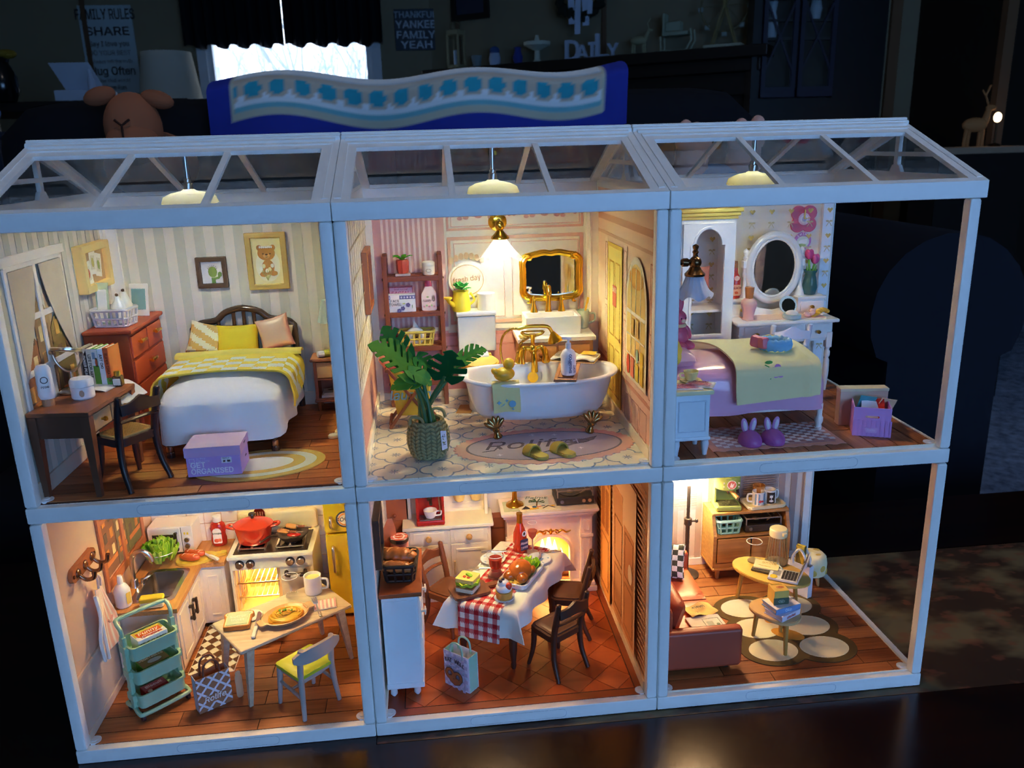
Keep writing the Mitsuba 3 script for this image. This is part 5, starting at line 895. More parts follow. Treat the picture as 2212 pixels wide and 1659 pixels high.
part(t, 'body', lathe([(.72, 0), (.78, .3), (.66, 1.1), (.6, 1.5), (.66, 1.6)], 24), 'f0cb34', 's', 50); part(t, 'spout', cat(tube([(-.5, -.5, .5), (-.8, -.9, .9), (-.85, -1.0, 1.15)], [.22, .16, .2], 10), tf(cyl(.32, .14, n=14, r1=.36), (-.85, -1.02, 1.12))), 'f0cb34', 's', 50); part(t, 'handle', tube(spl([(.6, .3, .4), (1.0, .5, .8), (.7, .4, 1.4)], 4), .1, 8), 'f0cb34', 's', 50)
r2 = random.Random(3)
for k in range(26):
    a, el_ = r2.uniform(0, 6.28), r2.uniform(.1, 1.2); L = r2.uniform(.55, .85); d_ = np.array([math.cos(a) * math.cos(el_), math.sin(a) * math.cos(el_), math.sin(el_) * .7]); sd = np.array([-math.sin(a), math.cos(a), 0]); b0 = np.array([0, 0, 1.75]) + d_ * .15
    part(t, 'leaf', sheet(np.array([[b0 + d_ * L * q + sd * w_ * .24 * math.sin(min(1, q + .08) * math.pi) + np.array([0, 0, .2 * q * (1 - q)]) for w_ in (-1, 0, 1)] for q in np.linspace(0, 1, 6)]), .04), r2.choice(['2f8a44', '1d7038', '46a050']), 'leaf', 60)
t = thing('toilet_roll', 'white toilet paper roll on the cistern beside the watering can', 'toilet paper', R, 9.95, 17.3, 7.56); part(t, 'roll', lathe([(.72, 0), (.72, 1.35), (.25, 1.36)], 28), 'f4eedc', 'm'); part(t, 'core', shell([(.24, .2), (.24, 1.37)], 16), 'b89468', 'm')
# washstand
t = thing('washstand', 'light brown bathroom washstand with two drawers and a marble top', 'cabinet', R, 0, 0, 0)
part(t, 'countertop', B(12.1, 18.4, 13.9, 18.3, 5.3, 5.65, .06), lambda p: np.where((np.abs(meshkit.fbm(p * 1.6, 3) - .5) < .012)[:, None], lin('6c5844'), lin('f0ead8')), 'g', 0)
part(t, 'body', B(12.35, 18.2, 14.2, 18.2, .6, 5.3, .05), 'b98c50', 's')
for x0, x1 in ((12.7, 15.2), (15.35, 17.9)):
    for z0, z1 in ((3.4, 5.0), (1.0, 3.2)): d_ = part(t, 'drawer', B(x0, x1, 14.06, 14.25, z0, z1, .05), 'c89a5c', 's'); knob(d_, (x0 + x1) / 2, 14.06, (z0 + z1) / 2 + .1, '6a4424', 's', .2)
for x in (12.7, 17.8): part(t, 'foot', cyl(.22, .6, (x, 14.5, 0), 12), '8c6434', 's')
t = thing('basin', 'rectangular white vessel basin on the marble top', 'basin', R); o_ = rrect(12.9, 17.4, 15.0, 17.9, .15); i_ = rrect(13.15, 17.15, 15.25, 17.1, .12)
part(t, 'bowl', cat(plate(o_.difference(i_), 5.66, 7.1), plate(o_, 5.66, 5.9)), 'f4f0e6', 'g', 20); part(t, 'drain', cyl(.16, .04, (15.1, 16.2, 5.9), 12), GOLD, 'met')
t = thing('gold_tap', 'gold basin tap with two matching handles under the mirror', 'tap', R, 15.1, 17.5, 7.1)
part(t, 'spout', cat(lathe([(.3, 0), (.22, .15), (.2, 1.3)], 14), tube(spl([(0, 0, 1.2), (0, -.05, 1.9), (0, -.4, 2.1), (0, -.75, 1.75), (0, -.8, 1.5)], 5), .17, 10)), GOLD, 'met', 50)
for x in (-1.2, 1.1): part(t, 'handle', cat(lathe([(.32, 0), (.16, .6), (.12, .75), (.16, .85), (.14, 1.1), (.04, 1.35)], 14, (x, 0, 0)), tube([(x, 0, .95), (x + .2, -.15, 1.1)], .07, 6)), GOLD, 'met', 50)
t = thing('toothbrush_cup', 'mint mug holding a yellow toothbrush beside the basin', 'mug', R, 17.95, 17.2, 5.66); part(t, 'cup', cat(lathe([(.42, 0), (.46, .1), (.52, 1.5), (.46, 1.5), (.4, .2), (.02, .2)], 22), tube(spl([(.48, -.1, 1.2), (.95, -.1, 1.15), (.95, -.1, .6), (.46, -.1, .35)], 4), .09, 8)), '9fc4b4', 's', 50)
solo('toothbrush', 'yellow toothbrush standing in the mint mug', 'toothbrush', cat(tf(B(-.08, .08, -.05, .05, 0, 2.3, .03), (0, 0, .25), ry=12), tf(B(-.1, .1, -.14, -.04, 1.8, 2.3, .02), (0, 0, .25), ry=12)), 'e4b838', 's', R, 17.9, 17.2, 5.7)
solo('soap_bar', 'pale yellow soap bar at the left end of the marble top', 'soap', B(-.7, .7, -.3, .3, 0, .3, .12), 'f0dc84', 's', R, 12.95, 14.5, 5.66, 20)
# bathtub
TX, TY, TL, TW, TZ = 13.1, 9.6, 5.95, 3.15, 4.05
def tubring(k, z, sk=0): a = np.arange(64) * 2 * np.pi / 64; n_ = 2.6; r_ = (np.abs(np.cos(a)) ** n_ + np.abs(np.sin(a)) ** n_) ** (-1 / n_); return np.stack([TX + (TL * k - (0 if k > .9 else 0)) * r_ * np.cos(a), TY + (TW - TL * (1 - k) * .75) * r_ * np.sin(a), np.full(64, z) + np.abs(np.cos(a)) ** 3 * .22 * (z > 3.4)], 1)
RINGS = [(.62, 1.05), (.74, 1.1), (.8, 1.5), (.86, 2.4), (.9, 3.3), (.925, 3.75), (.96, 3.82), (.995, 3.92), (1.0, 4.03), (.985, 4.12), (.95, 4.14), (.91, 4.05), (.885, 3.8), (.84, 2.6), (.76, 1.6), (.6, 1.35)]
P = np.array([tubring(k, z) for k, z in RINGS]); g = grid(P, closed_v=True); bot = cat(g, *[tm(np.vstack([P[i], P[i].mean(0)]), np.stack([np.arange(64), (np.arange(64) + 1) % 64, np.full(64, 64)], 1)[:, ::(1 if i else -1)]) for i in (0, len(P) - 1)]); 
if (g.face_normals[64 * 4] @ (g.triangles_center[64 * 4] - [TX, TY, 2])) < 0: bot.invert()
t = thing('bathtub', 'white freestanding bathtub on four brass claw feet', 'bathtub', R); part(t, 'tub', bot, 'f1f0f2', 'g', 60)
for sx in (-1, 1):
    for y in (6.95, 12.1):
        x = TX + sx * 3.35; fan = [tf(ell(.2, .16, .62, (0, 0, .35), 2), (0, 0, 0), ry=sx * 0 + a) for a in (-50, -25, 0, 25, 50)]
        part(t, 'claw_foot', tf(cat(tf(cat(*fan), (0, 0, .75)), lathe([(.3, 0), (.34, .12), (.24, .3), (.2, .5), (.28, .62), (.2, .75)], 14)), (x, y, .08), rz=0, ry=sx * 12), '8c7850', 'met', 50, 'bronze claw foot')
part(t, 'overflow', tf(cyl(.42, .08, n=22), (TX - .1, 12.05, 3.05), rx=80), GOLD, 'met'); part(t, 'drain', cyl(.3, .06, (TX, TY, 1.36), 18), GOLD, 'met')
# telephone tap
t = thing('bath_mixer', 'gold telephone style bath mixer with hand shower and hose behind the tub', 'tap', R, TX, 12.55, 0)
part(t, 'body', cat(tube(spl([(-1.0, 0, 4.2), (-1.0, -.1, 5.0), (-.7, -.2, 5.35), (0, -.25, 5.25), (.7, -.2, 5.35), (1.0, -.1, 5.0), (1.0, 0, 4.2)], 5), .17, 10), ell(.34, .3, .36, (0, -.25, 5.2), 2)), GOLD, 'met', 50)
for x in (-1, 1): part(t, 'base', lathe([(.32, 4.1), (.3, 4.3), (.14, 5.0)], 16, (x, 0, 0)), GOLD, 'met', 50)
for x in (-.72, .72): part(t, 'lever', cat(ell(.22, .2, .22, (x, -.3, 5.3), 2), tube([(x, -.4, 5.25), (x * 1.2, -.7, 4.6), (x * 1.1, -.75, 4.2)], [.14, .12, .1], 8)), GOLD, 'met', 50)
part(t, 'spout', tube(spl([(0, -.3, 5.1), (0, -.7, 4.9), (0, -.95, 4.3), (0, -.95, 3.6)], 5), [.2, .22, .26], 10), GOLD, 'met', 50); part(t, 'riser', lathe([(.2, 5.4), (.14, 5.6), (.16, 6.1), (.3, 6.4)], 14, (0, -.1, 0)), GOLD, 'met', 50)
part(t, 'cradle', cat(tube([(.85 * math.cos(a), -.1, 6.6 + .32 * math.sin(a)) for a in np.linspace(math.pi, 2 * math.pi, 12)], .12, 8), tube([(-.85, -.1, 6.62), (.85, -.1, 6.62)], .06, 6)), GOLD, 'met', 50)
part(t, 'hand_shower', cat(tube(spl([(-1.1, -.1, 6.85), (-.4, -.1, 7.0), (.5, -.1, 7.0), (1.2, -.1, 6.9), (1.5, -.15, 6.5)], 5), .14, 10), tf(lathe([(.62, 0), (.6, .1), (.2, .7), (.14, .8)], 20), (1.75, -.2, 5.75), ry=-16)), GOLD, 'met', 50)
hs = spl([(-1.1, -.1, 6.85), (-1.7, -.1, 6.85), (-2.3, 0, 6.3), (-2.5, .1, 5.2), (-2.3, .1, 4.0), (-1.8, .1, 3.2), (-1.4, .1, 3.8), (-1.2, .1, 4.8), (-.9, 0, 5.7), (-.3, .1, 6.1)], 9); part(t, 'hose', tube(hs, .1 + .025 * np.sin(np.arange(len(hs)) * 2.2), 6), 'c49c48', 'met', 60)
# things on the tub
hung = np.array([[(9.45 + 1.95 * a + .04 * math.sin(9 * q), y, z) for y, z, q in ((8.0, 3.2, 0), (7.75, 4.0, .2), (7.5, 4.22, .3), (7.0, 4.25, .4), (6.72, 4.15, .5), (6.6, 3.8, .6), (6.66, 3.0, .75), (6.76, 2.3, .9), (6.82, 1.95 + .12 * math.sin(a * 3), 1))] for a in np.linspace(0, 1, 8)])
tw = solo('bath_towel', 'pale yellow towel with a blue print hanging over the bathtub rim', 'towel', sheet(hung[::-1], .08), 'e6dc9c', 'cloth', R, sm=60)
fpl = [(disc(1.35, .62, .26), '78b0c8'), (Polygon([(.35, .35), (.75, .55), (.85, .72), (.6, .5)]), '78b0c8')] + [(Polygon([(x, z + r_), (x + r_ * .3, z + r_ * .3), (x + r_, z), (x + r_ * .3, z - r_ * .3), (x, z - r_), (x - r_ * .3, z - r_ * .3), (x - r_, z), (x - r_ * .3, z + r_ * .3)]), '78b0c8') for x, z, r_ in ((.4, .75, .2), (.95, .9, .14), (1.4, .22, .12))]
art(tw, 'print', fpl, (9.47, 6.645, 2.1), (1, 0, 0), (0, -.12, .99))
t = thing('rubber_duck', 'yellow rubber duck sitting on the towel at the bathtub rim', 'toy', R, 10.35, 7.2, 4.3, 20)
part(t, 'body', cat(ell(.78, .6, .5, (0, 0, .48), 3), tf(ell(.36, .3, .24, (0, 0, 0), 2), (-.68, 0, .72), ry=40), ell(.42, .4, .42, (.38, 0, 1.18), 3)), 'e2a72a', 's', 60); part(t, 'beak', hull([(.72, -.16, 1.1), (.72, .16, 1.1), (1.0, 0, 1.06), (.72, 0, 1.22)]), 'c85030', 's')
for s in (-1, 1): part(t, 'eye', ell(.05, .04, .06, (.68, s * .22, 1.28), 1), '1c1410', 'g')
t = thing('bath_tray', 'brown wooden tray across the right half of the bathtub', 'tray', R, 15.35, 9.3, 4.3, -14); part(t, 'frame', cat(B(-.8, .8, -3.5, -3.2, 0, .18, .03), B(-.8, .8, 3.2, 3.5, 0, .18, .03), B(-.8, -.55, -3.3, 3.3, 0, .18, .03), B(.55, .8, -3.3, 3.3, 0, .18, .03)), '94684a', 's')
for k in range(2): part(t, 'slat', B(-.6, .6, -.9 + 2.3 * k, 1.0 + 2.3 * k, .02, .1), '8a6044', 's')
part(t, 'slat', B(-.6, .6, -2.55, -1.2, .02, .1), '8a6044', 's')
t = thing('pump_bottle', 'white pump bottle standing on the bath tray', 'bottle', R, 15.0, 7.3, 4.48, 15); part(t, 'body', lathe([(.48, 0), (.55, .1), (.55, 1.45), (.42, 1.75), (.2, 1.9)], 24), 'f0eef4', 's', 50); part(t, 'pump', cat(cyl(.2, .4, (0, 0, 1.9), 14), cyl(.1, .3, (0, 0, 2.3), 10), tf(B(-.5, .2, -.13, .13, 0, .2, .05), (0, 0, 2.55), ry=8)), 'f0eef4', 's')
art(t, 'label_print', [(text('SHAMPOO', .2, True, (0, .2), False, rot=90), '3a3c70'), (text('SOFT', .16, True, (.3, .2), False, rot=90), '3a3c70'), (text('EST', .12, False, (-.18, .9), False, rot=90), '3a3c70')], (0, -.56, 0))
def openbook(label, room, x, y, z, rot, w_=1.6, d_=2.2, c='efe9dc', cov='c9a878', pic=None):
    t = thing('open_book', label, 'book', room, x, y, z, rot)
    for s in (-1, 1): part(t, 'page_block', sheet(np.array([[(s * w_ * q, -d_ / 2 + d_ * b, .08 + .3 * math.sin(min(1, q * 1.15) * math.pi * .85) + .02) for b in (0, .5, 1)] for q in np.linspace(0, 1, 9)][::int(s)]), .1), c, 'm', 60)
    part(t, 'cover', B(-w_, w_, -d_ / 2 - .05, d_ / 2 + .05, 0, .06), cov)
    it = [(sbox(-w_ * .85, -d_ * .4 + .2 * k, -w_ * .2, -d_ * .4 + .2 * k + .07), '8c847c') for k in range(9)]
    if pic: it += [(sbox(w_ * .25, -d_ * .1, w_ * .9, d_ * .38), pic)]
    art(t, 'print', it, (0, 0, .42), (1, 0, 0), (0, 1, 0)); return t
openbook('open picture book lying across the back of the bath tray', R, 16.3, 11.6, 4.45, -25, 1.7, 2.2, pic='d8a23c')
# plant in a woven basket
t = thing('monstera', 'potted monstera with split green leaves beside the bathtub', 'plant', R, 4.75, 4.45, 0)
part(t, 'soil', cyl(.95, .1, (0, 0, 2.35), 20), '3a2a1c')
def monleaf(base, tip, wd, up_, holes=5, c='2f6a38', seed=1, notch=.5):
    b_, q_ = np.array(base, float), np.array(tip, float); L = np.linalg.norm(q_ - b_); d_ = (q_ - b_) / L; up_ = np.array(up_, float); sd = np.cross(d_, up_); sd /= np.linalg.norm(sd); nn = np.cross(sd, d_)
    o_ = Polygon([(-.12 * L, 0)] + [(L * (q - .12 * (1 - q) * 2 * (1 if q < .3 else 0)), wd * math.sin(math.pi * min(1, (q + .12) / 1.12)) ** .75) for q in np.linspace(0, 1, 22)] + [(L * (q - .12 * (1 - q) * 2 * (1 if q < .3 else 0)), -wd * math.sin(math.pi * min(1, (q + .12) / 1.12)) ** .75) for q in np.linspace(1, 0, 22)]).buffer(0)
    for k in range(holes):
        x = L * (.16 + .66 * k / max(1, holes - 1))
        for s in (-1, 1): o_ = o_.difference(LineString([(x + .1 * L * 0, s * wd * notch * .75), (x + .22 * L, s * wd * 1.25)]).buffer(wd * .075))
    m = plate(o_, -.04, .04)
    for _ in range(2): m = m.subdivide()
    v_ = np.asarray(m.vertices); u_, w_ = v_[:, 0], v_[:, 1]; bend = .16 * L * np.sin(np.clip(u_ / L, 0, 1) * 2.2) - .25 * L * np.clip(u_ / L - .6, 0, 1) ** 1.2 + .22 * np.abs(w_) - .02 * w_ ** 2
    return tm(b_ + u_[:, None] * d_ + w_[:, None] * sd + (v_[:, 2] + bend)[:, None] * nn, m.faces)
LV = [((2.2 - 4.75 + 1.6, -.1, 6.0), (1.1 - 4.75, -.5, 8.1), 1.25, (-.2, -.6, 1), '4f8a3c', 5), ((-1.3, .5, 6.8), (-2.6, .8, 9.1), 1.0, (-.4, -.5, 1), '2f6e36', 4), ((.9, .1, 5.9), (1.05, .1, 8.0), 1.5, (0, -1, .25), '17502c', 3), ((2.5, .6, 6.4), (4.3, .9, 7.0), .8, (0, -.5, 1), '3a7c3c', 4), ((-.6, -.4, 5.3), (-2.3, -.5, 5.0), .55, (0, -.7, 1), '4a8a38', 2), ((-.9, -.6, 6.2), (.4, -.8, 5.2), .55, (0, -.8, 1), '5c9c4a', 2), ((-.4, .3, 6.9), (.35, .2, 6.0), .7, (.3, -.8, .6), '276434', 3)]
LV[2] = ((1.35, -.2, 5.7), (1.9, -.5, 7.55), 1.35, (0, -1, .3), '17502c', 3); 
for i, (b_, q_, wd, up_, c, ho) in enumerate(LV): l_ = part(t, 'leaf', monleaf(b_, q_, wd, up_, ho, c, i), c, 'leaf', 60)
for i, (b_, *_r) in enumerate(LV):
    a = i * .9; part(t, 'stem', tube(spl([(.45 * math.cos(a), .45 * math.sin(a), 2.3), (.55 * b_[0] * .5 + .3 * math.cos(a), b_[1] * .4 + .2 * math.sin(a), 3.9), b_], 7), [.2, .15, .12], 8), '1f5a34', 's', 60)
t = thing('woven_basket', 'olive green woven basket holding the monstera', 'basket', R, 4.75, 4.45, 0)
rb = lambda z: float(np.interp(z, [0, .4, 1.1, 1.9, 2.5, 2.8], [1.0, 1.28, 1.46, 1.4, 1.12, 1.08]))
part(t, 'body', lathe([(rb(z) - .05, z) for z in np.linspace(0, 2.7, 12)] + [(rb(2.7) - .2, 2.65), (.85, 2.0)], 40), '6f7050', 'm', 50)
br = []
for j in range(10):
    for i in range(24):
        z = .22 + .255 * j; a = (i + .5 * 0) * 2 * np.pi / 24; sg = 1 if i % 2 else -1; r_ = rb(z)
        br.append(tf(ell(.2, .05, .1, (0, 0, 0), 1, (0, sg * 38, 0)), (r_ * math.sin(a), -r_ * math.cos(a), z), rz=math.degrees(a)))
part(t, 'weave', cat(br), '8a8a62', 'm', 60, stuff=True)
for s in (-1, 1): part(t, 'handle', tube(spl([(s * .75 - .45, -.75 * (1 if s < 0 else -1), 2.6), (s * .75 - .3, -.85 * (1 if s < 0 else -1), 3.1), (s * .75 + .3, -.85 * (1 if s < 0 else -1), 3.0), (s * .75 + .5, -.7 * (1 if s < 0 else -1), 2.5)], 5), .11, 8), '84845c', 'm', 50)
art(t, 'tag', [(Polygon([(-.3, 0), (.18, .05), (.2, 1.3), (-.28, 1.4)]), 'e8e6ee'), (text('41', .18, True, (-.05, .9), True), '40404c'), (sbox(-.18, .5, .08, .55), '60606c'), (sbox(-.18, .35, .08, .4), '60606c')], (1.12, -1.0, .75), (.78, .62, 0), (-.05, 0, 1))
# hamper
t = thing('laundry_hamper', 'yellow cloth laundry hamper on crossed brown legs behind the plant', 'hamper', R, 3.6, 11.9, 0)
for y in (-1.15, 1.15):
    for s in (-1, 1): part(t, 'leg', bar((s * 1.75, y + .1 * s, 0), (-s * 1.7, y + .1 * s, 4.6), .3, .22, .04), '6a3c24', 's')
part(t, 'rail', cat(tube([(-1.75, -1.2, 4.5), (-1.75, 1.2, 4.5)], .13, 8), tube([(1.75, -1.2, 4.5), (1.75, 1.2, 4.5)], .13, 8), tube([(-1.7, -1.2, .35), (-1.7, 1.2, .35)], .12, 8)), '6a3c24', 's')
hp = []
for a in np.linspace(0, 2 * np.pi, 41)[:-1]:
    n_ = 5; r_ = (abs(math.cos(a)) ** n_ + abs(math.sin(a)) ** n_) ** (-1 / n_); hp.append([((1.7 - .5 * q) * r_ * math.cos(a), 1.0 * r_ * math.sin(a), 4.5 - 3.6 * q - .35 * math.cos(a) ** 0 * (1 - q) * math.cos(2 * a) ** 2 * (abs(math.sin(a)) > .8) * 1.0) for q in np.linspace(0, 1, 7)])
g = grid(np.array(hp), closed_u=True); ce = [i * 7 + 6 for i in range(40)]; g2 = tm(np.vstack([g.vertices, [[0, 0, .85]]]), np.vstack([g.faces, [[ce[i], ce[(i + 1) % 40], 280] for i in range(40)]])); part(t, 'bag', g2, 'e2c048', 'cloth', 50)
art(t, 'print', [(text('laundry', .7, True, (0, 0), True, italic=.2), '6fa0a8')], (.1, -1.06, 2.2))
solo('pink_towel', 'salmon pink towel stuffed in the top of the laundry hamper', 'towel', cat(tf(pillow(2.6, 1.5, 1.2), (.1, 0, 4.1)), tf(cyl(.5, 1.5, n=16, b=.1), (-1.3, -.2, 4.5), rx=-70, rz=30)), 'e08c7c', 'cloth', R, 3.6, 11.9, 0, sm=60)
# mat, slippers, paper
g = thing('bath_mat', 'oval grey bath mat with a scalloped pink edge and script lettering', 'rug', R, 12.85, 5.0, 0)
sc = Polygon([((6.35 + .09 * math.cos(a * 44)) * math.cos(a), (3.45 + .09 * math.cos(a * 44)) * math.sin(a)) for a in np.linspace(0, 2 * np.pi, 353)[:-1]])
part(g, 'base', plate(sc, 0, .045), 'e0a698', 'cloth', 20)
st_ = lambda x, y, r_: Polygon([(x, y + r_), (x + r_ * .25, y + r_ * .25), (x + r_, y), (x + r_ * .25, y - r_ * .25), (x, y - r_), (x - r_ * .25, y - r_ * .25), (x - r_, y), (x - r_ * .25, y + r_ * .25)])
art(g, 'print', [(disc(0, 0, 5.55, 2.75, 18), '6f6e78'), (disc(0, 0, 5.4, 2.62, 18), '9c98a4'), (text('Rolife', 1.5, False, (-4.4, -.35), False, .012, 0, 1.15, .28), '50505c'), (LineString([(-4.4, -.7), (-3.6, -.55), (-3.2, .2)]).buffer(.06), '50505c'), (Polygon([(.6, -1.2), (2.4, .5), (4.0, 1.2), (3.6, .4), (2.0, -.3)]), '5c5c68'), (disc(2.4, .35, .9, .42).difference(disc(2.4, .35, .82, .34)), '3c3c48'), (Polygon([(-.7, -1.6), (.5, -1.2), (1.2, -1.25), (.4, -1.05)]), '50505c'), (LineString([(2.4, -.05), (2.4, .75)]).buffer(.04), 'b8b4c0')] + [(st_(x, y, .25), 'c8c4cc') for x, y in ((-3.3, -1.5), (1.0, 1.9), (2.4, -1.1), (-.6, 2.1))], (0, 0, .045), (1, 0, 0), (0, 1, 0), .008, 'cloth')
slipper('slipper', 'olive yellow slipper on the bath mat, left one of the pair', R, 11.95, 3.0, 32, 'a89c4c', 'd8b85c', 2.3, 1.05, .08)
slipper('slipper', 'olive yellow slipper on the bath mat, right one of the pair', R, 13.85, 3.15, 30, 'a89c4c', 'd8b85c', 2.3, 1.05, .08)
solo('kraft_paper', 'small square of brown paper on the bathroom floor left of the tub', 'paper', B(-.6, .6, -1.1, 1.1, 0, .04), 'b98d5c', 'm', R, 7.75, 14.4, 0, -12)

# ---------------------------------------------------------------- upper right: pink bedroom
R = 'U3'; CW = 'f2ece4'
t = thing('wardrobe', 'white wardrobe with an arched fluted glass door and a gold cornice', 'wardrobe', R)
part(t, 'cornice', cat(B(4.9, 10.15, 14.1, 18.35, 14.95, 15.25, .05), B(5.05, 10.0, 14.25, 18.3, 14.65, 14.95, .05), B(5.2, 9.85, 14.4, 18.3, 14.4, 14.65, .03)), 'd9a648', 's', label='gold cornice'); part(t, 'body', cat(B(5.25, 5.4, 14.6, 18.3, .3, 14.4), B(9.6, 9.78, 14.6, 18.3, .3, 14.4), B(5.3, 9.7, 18.1, 18.3, .3, 14.4), B(5.3, 9.7, 14.6, 18.2, .3, .6), B(5.3, 9.7, 14.6, 18.2, 14.1, 14.4), B(5.4, 9.6, 14.9, 18.1, 6.9, 7.1)), CW, 's')
op_ = unary_union([sbox(6.25, 5.2, 8.8, 12.4), disc(7.52, 12.35, 1.05, 1.3, 10)]); dr_ = sbox(5.45, .6, 9.55, 14.1)
d_ = part(t, 'door', tf(up(plate(dr_.difference(op_), 0, .2)), (0, 14.58, 0)), CW, 's', 20)
part(d_, 'moulding', tf(up(plate(op_.buffer(.22).difference(op_.buffer(.02)), 0, .1)), (0, 14.4, 0)), CW, 's', 20)
fl_ = np.array([[(6.25 + 2.55 * q, 14.5 + .035 * math.cos(q * 40 * math.pi), z) for z in (5.2, 13.6)] for q in np.linspace(0, 1, 161)]); part(d_, 'fluted_glass', grid(fl_), 'ffffff', 'glass', 60)
solo('folded_dress', 'pink clothes hanging behind the fluted wardrobe glass', 'clothes', cat(tf(pillow(1.6, 2.6, .8), (7.6, 16.4, 9.2), rx=90), tf(pillow(1.4, 2.4, .7), (6.9, 16.9, 9.4), rx=90)), 'd07a70', 'cloth', R, sm=60)
t = thing('vanity_table', 'white dressing table with drawers and turned legs', 'dressing table', R)
part(t, 'tabletop', B(9.85, 18.45, 13.5, 18.25, 5.85, 6.15, .08), CW, 's'); part(t, 'body', cat(B(10.2, 18.1, 14.0, 14.15, 4.3, 5.85), B(10.2, 10.4, 14, 18, 4.3, 5.85), B(17.9, 18.1, 14, 18, 4.3, 5.85), B(10.2, 18.1, 17.9, 18.1, 4.3, 5.85)), CW, 's'); part(t, 'runner', B(10.9, 17.6, 14.2, 16.4, 6.15, 6.19), 'eec0b0', 'cloth', label='pale pink table runner')
for x0, x1 in ((10.6, 12.6), (12.8, 15.6), (15.8, 17.8)): d_ = part(t, 'drawer', B(x0, x1, 13.88, 14.05, 4.5, 5.7, .05), CW, 's'); knob(d_, (x0 + x1) / 2, 13.88, 5.1, 'd8a850')
for x in (10.4, 17.85):
    for y in (14.1, 17.85): part(t, 'leg', cat(B(x - .25, x + .25, y - .25, y + .25, 3.7, 5.0, .03), lathe([(.14, 0), (.16, .3), (.26, 1.6), (.24, 2.6), (.15, 2.8), (.25, 3.0), (.25, 3.3), (.16, 3.5), (.22, 3.7)], 14, (x, y, 0))), CW, 's', 50)
for x0, x1 in ((10.0, 12.0), (15.9, 18.2)): d_ = part(t, 'jewel_drawer', cat(B(x0, x1, 15.9, 18.1, 6.16, 7.45, .04), B(x0 - .1, x1 + .1, 15.75, 18.15, 7.45, 7.65, .04)), CW, 's'); f2 = part(d_, 'drawer_front', B(x0 + .25, x1 - .25, 15.83, 15.95, 6.4, 7.25, .04), CW, 's'); knob(d_, (x0 + x1) / 2, 15.83, 6.8, 'd8a850')
part(t, 'back_rail', up(tf(plate(Polygon([(11.9, 6.16), (16, 6.16), (16, 7.3), (15.2, 6.8), (13.9, 6.55), (12.7, 6.8), (11.9, 7.3)]), -16.5, -16.3))), CW, 's')
for x in (11.55, 16.35): part(t, 'mirror_post', cat(lathe([(.45, 7.65), (.3, 8.1), (.16, 8.6), (.16, 9.3), (.26, 9.5), (.26, 9.7), (.18, 9.8), (.2, 10.1)], 14, (x, 16.8, 0)), B(x - .26, x + .26, 16.55, 17.05, 10.1, 10.7, .04), lathe([(.16, 10.7), (.26, 10.95), (.12, 11.1), (.22, 11.35), (.22, 11.5), (.05, 11.7)], 14, (x, 16.8, 0))), CW, 's', 50)
mt = part(t, 'mirror_frame', tf(cat(tf(tube([(2.15 * math.cos(a), 0, 2.75 * math.sin(a)) for a in np.arange(56) * 2 * np.pi / 56], .32, 10, True)), tf(tube([(1.86 * math.cos(a), -.14, 2.42 * math.sin(a)) for a in np.arange(56) * 2 * np.pi / 56], .12, 8, True))), (13.95, 16.7, 10.05), rx=3), CW, 's', 60); part(mt, 'glass', tf(up(plate(disc(0, 0, 2.0, 2.6, 16), 0, .06)), (13.95, 16.66, 10.05), rx=3), 'ffffff', 'mirror', 0)
cafe_chair('white wooden chair with its back to us at the dressing table', R, 13.3, 12.85, 0, 'e6e4ea', 'd8d4dc', 3.4, 6.35, 2.9, 2.4)
t = thing('perfume_bottle', 'pale pink perfume bottle with a tall wooden stopper on the dressing table', 'bottle', R, 11.2, 14.75, 6.2); part(t, 'bottle', lathe([(.5, 0), (.42, .15), (.5, .7), (.66, 1.25), (.6, 1.55), (.34, 1.75)], 22), 'e2a8a8', 's', 50); part(t, 'stopper', lathe([(.3, 1.75), (.38, 2.65), (.1, 2.68)], 18), '9c6a3c', 's')
t = thing('peach_bottle', 'red bottle with pink labels on the left jewel drawer of the dressing table', 'bottle', R, 10.65, 16.7, 7.67); part(t, 'bottle', lathe([(.45, 0), (.48, .1), (.48, 1.6), (.24, 2.1), (.2, 2.5)], 20), 'b4342c', 'g', 50); part(t, 'cap', cyl(.2, .55, (0, 0, 2.5), 14), '8c5a34', 's'); art(t, 'label_print', [(rrect(-.38, .38, .25, 1.15, .1), 'f0a890'), (text('PEACH', .18, True, (0, .8), True), '8c2c24'), (disc(0, .5, .16, .12), 'd85a3c'), (disc(0, 1.7, .24, .2), 'eeb8a4')], (0, -.49, 0))
t = thing('powder_compact', 'open pale blue powder compact on the dressing table', 'compact', R, 14.75, 14.4, 6.2); part(t, 'base', lathe([(.68, 0), (.74, .1), (.74, .3), (.66, .34), (.1, .36)], 24), 'a9c8cc', 's'); part(t, 'puff', ell(.5, .5, .24, (0, 0, .42), 2), 'f0e4dc', 'cloth', 60); part(t, 'lid', tf(lathe([(.7, 0), (.74, .08), (.74, .18), (.64, .2)], 24), (-.1, .75, .95), rx=72), 'a9c8cc', 's'); part(t, 'mirror', tf(cyl(.58, .03, n=24), (-.1, .55, .95), rx=72), 'ffffff', 'mirror')
solo('hair_clip', 'pale pink bow hair clip between the compact and the comb', 'hair clip', cat(ell(.3, .18, .2, (-.22, 0, .2), 2, (0, 20, 0)), ell(.3, .18, .2, (.22, 0, .3), 2, (0, -30, 0)), ell(.12, .12, .12, (0, 0, .22), 1), tf(ell(.3, .18, .18, (0, 0, 0), 2), (.35, .3, .45))), 'efb4a8', 's', R, 16.35, 14.6, 6.2, sm=60)
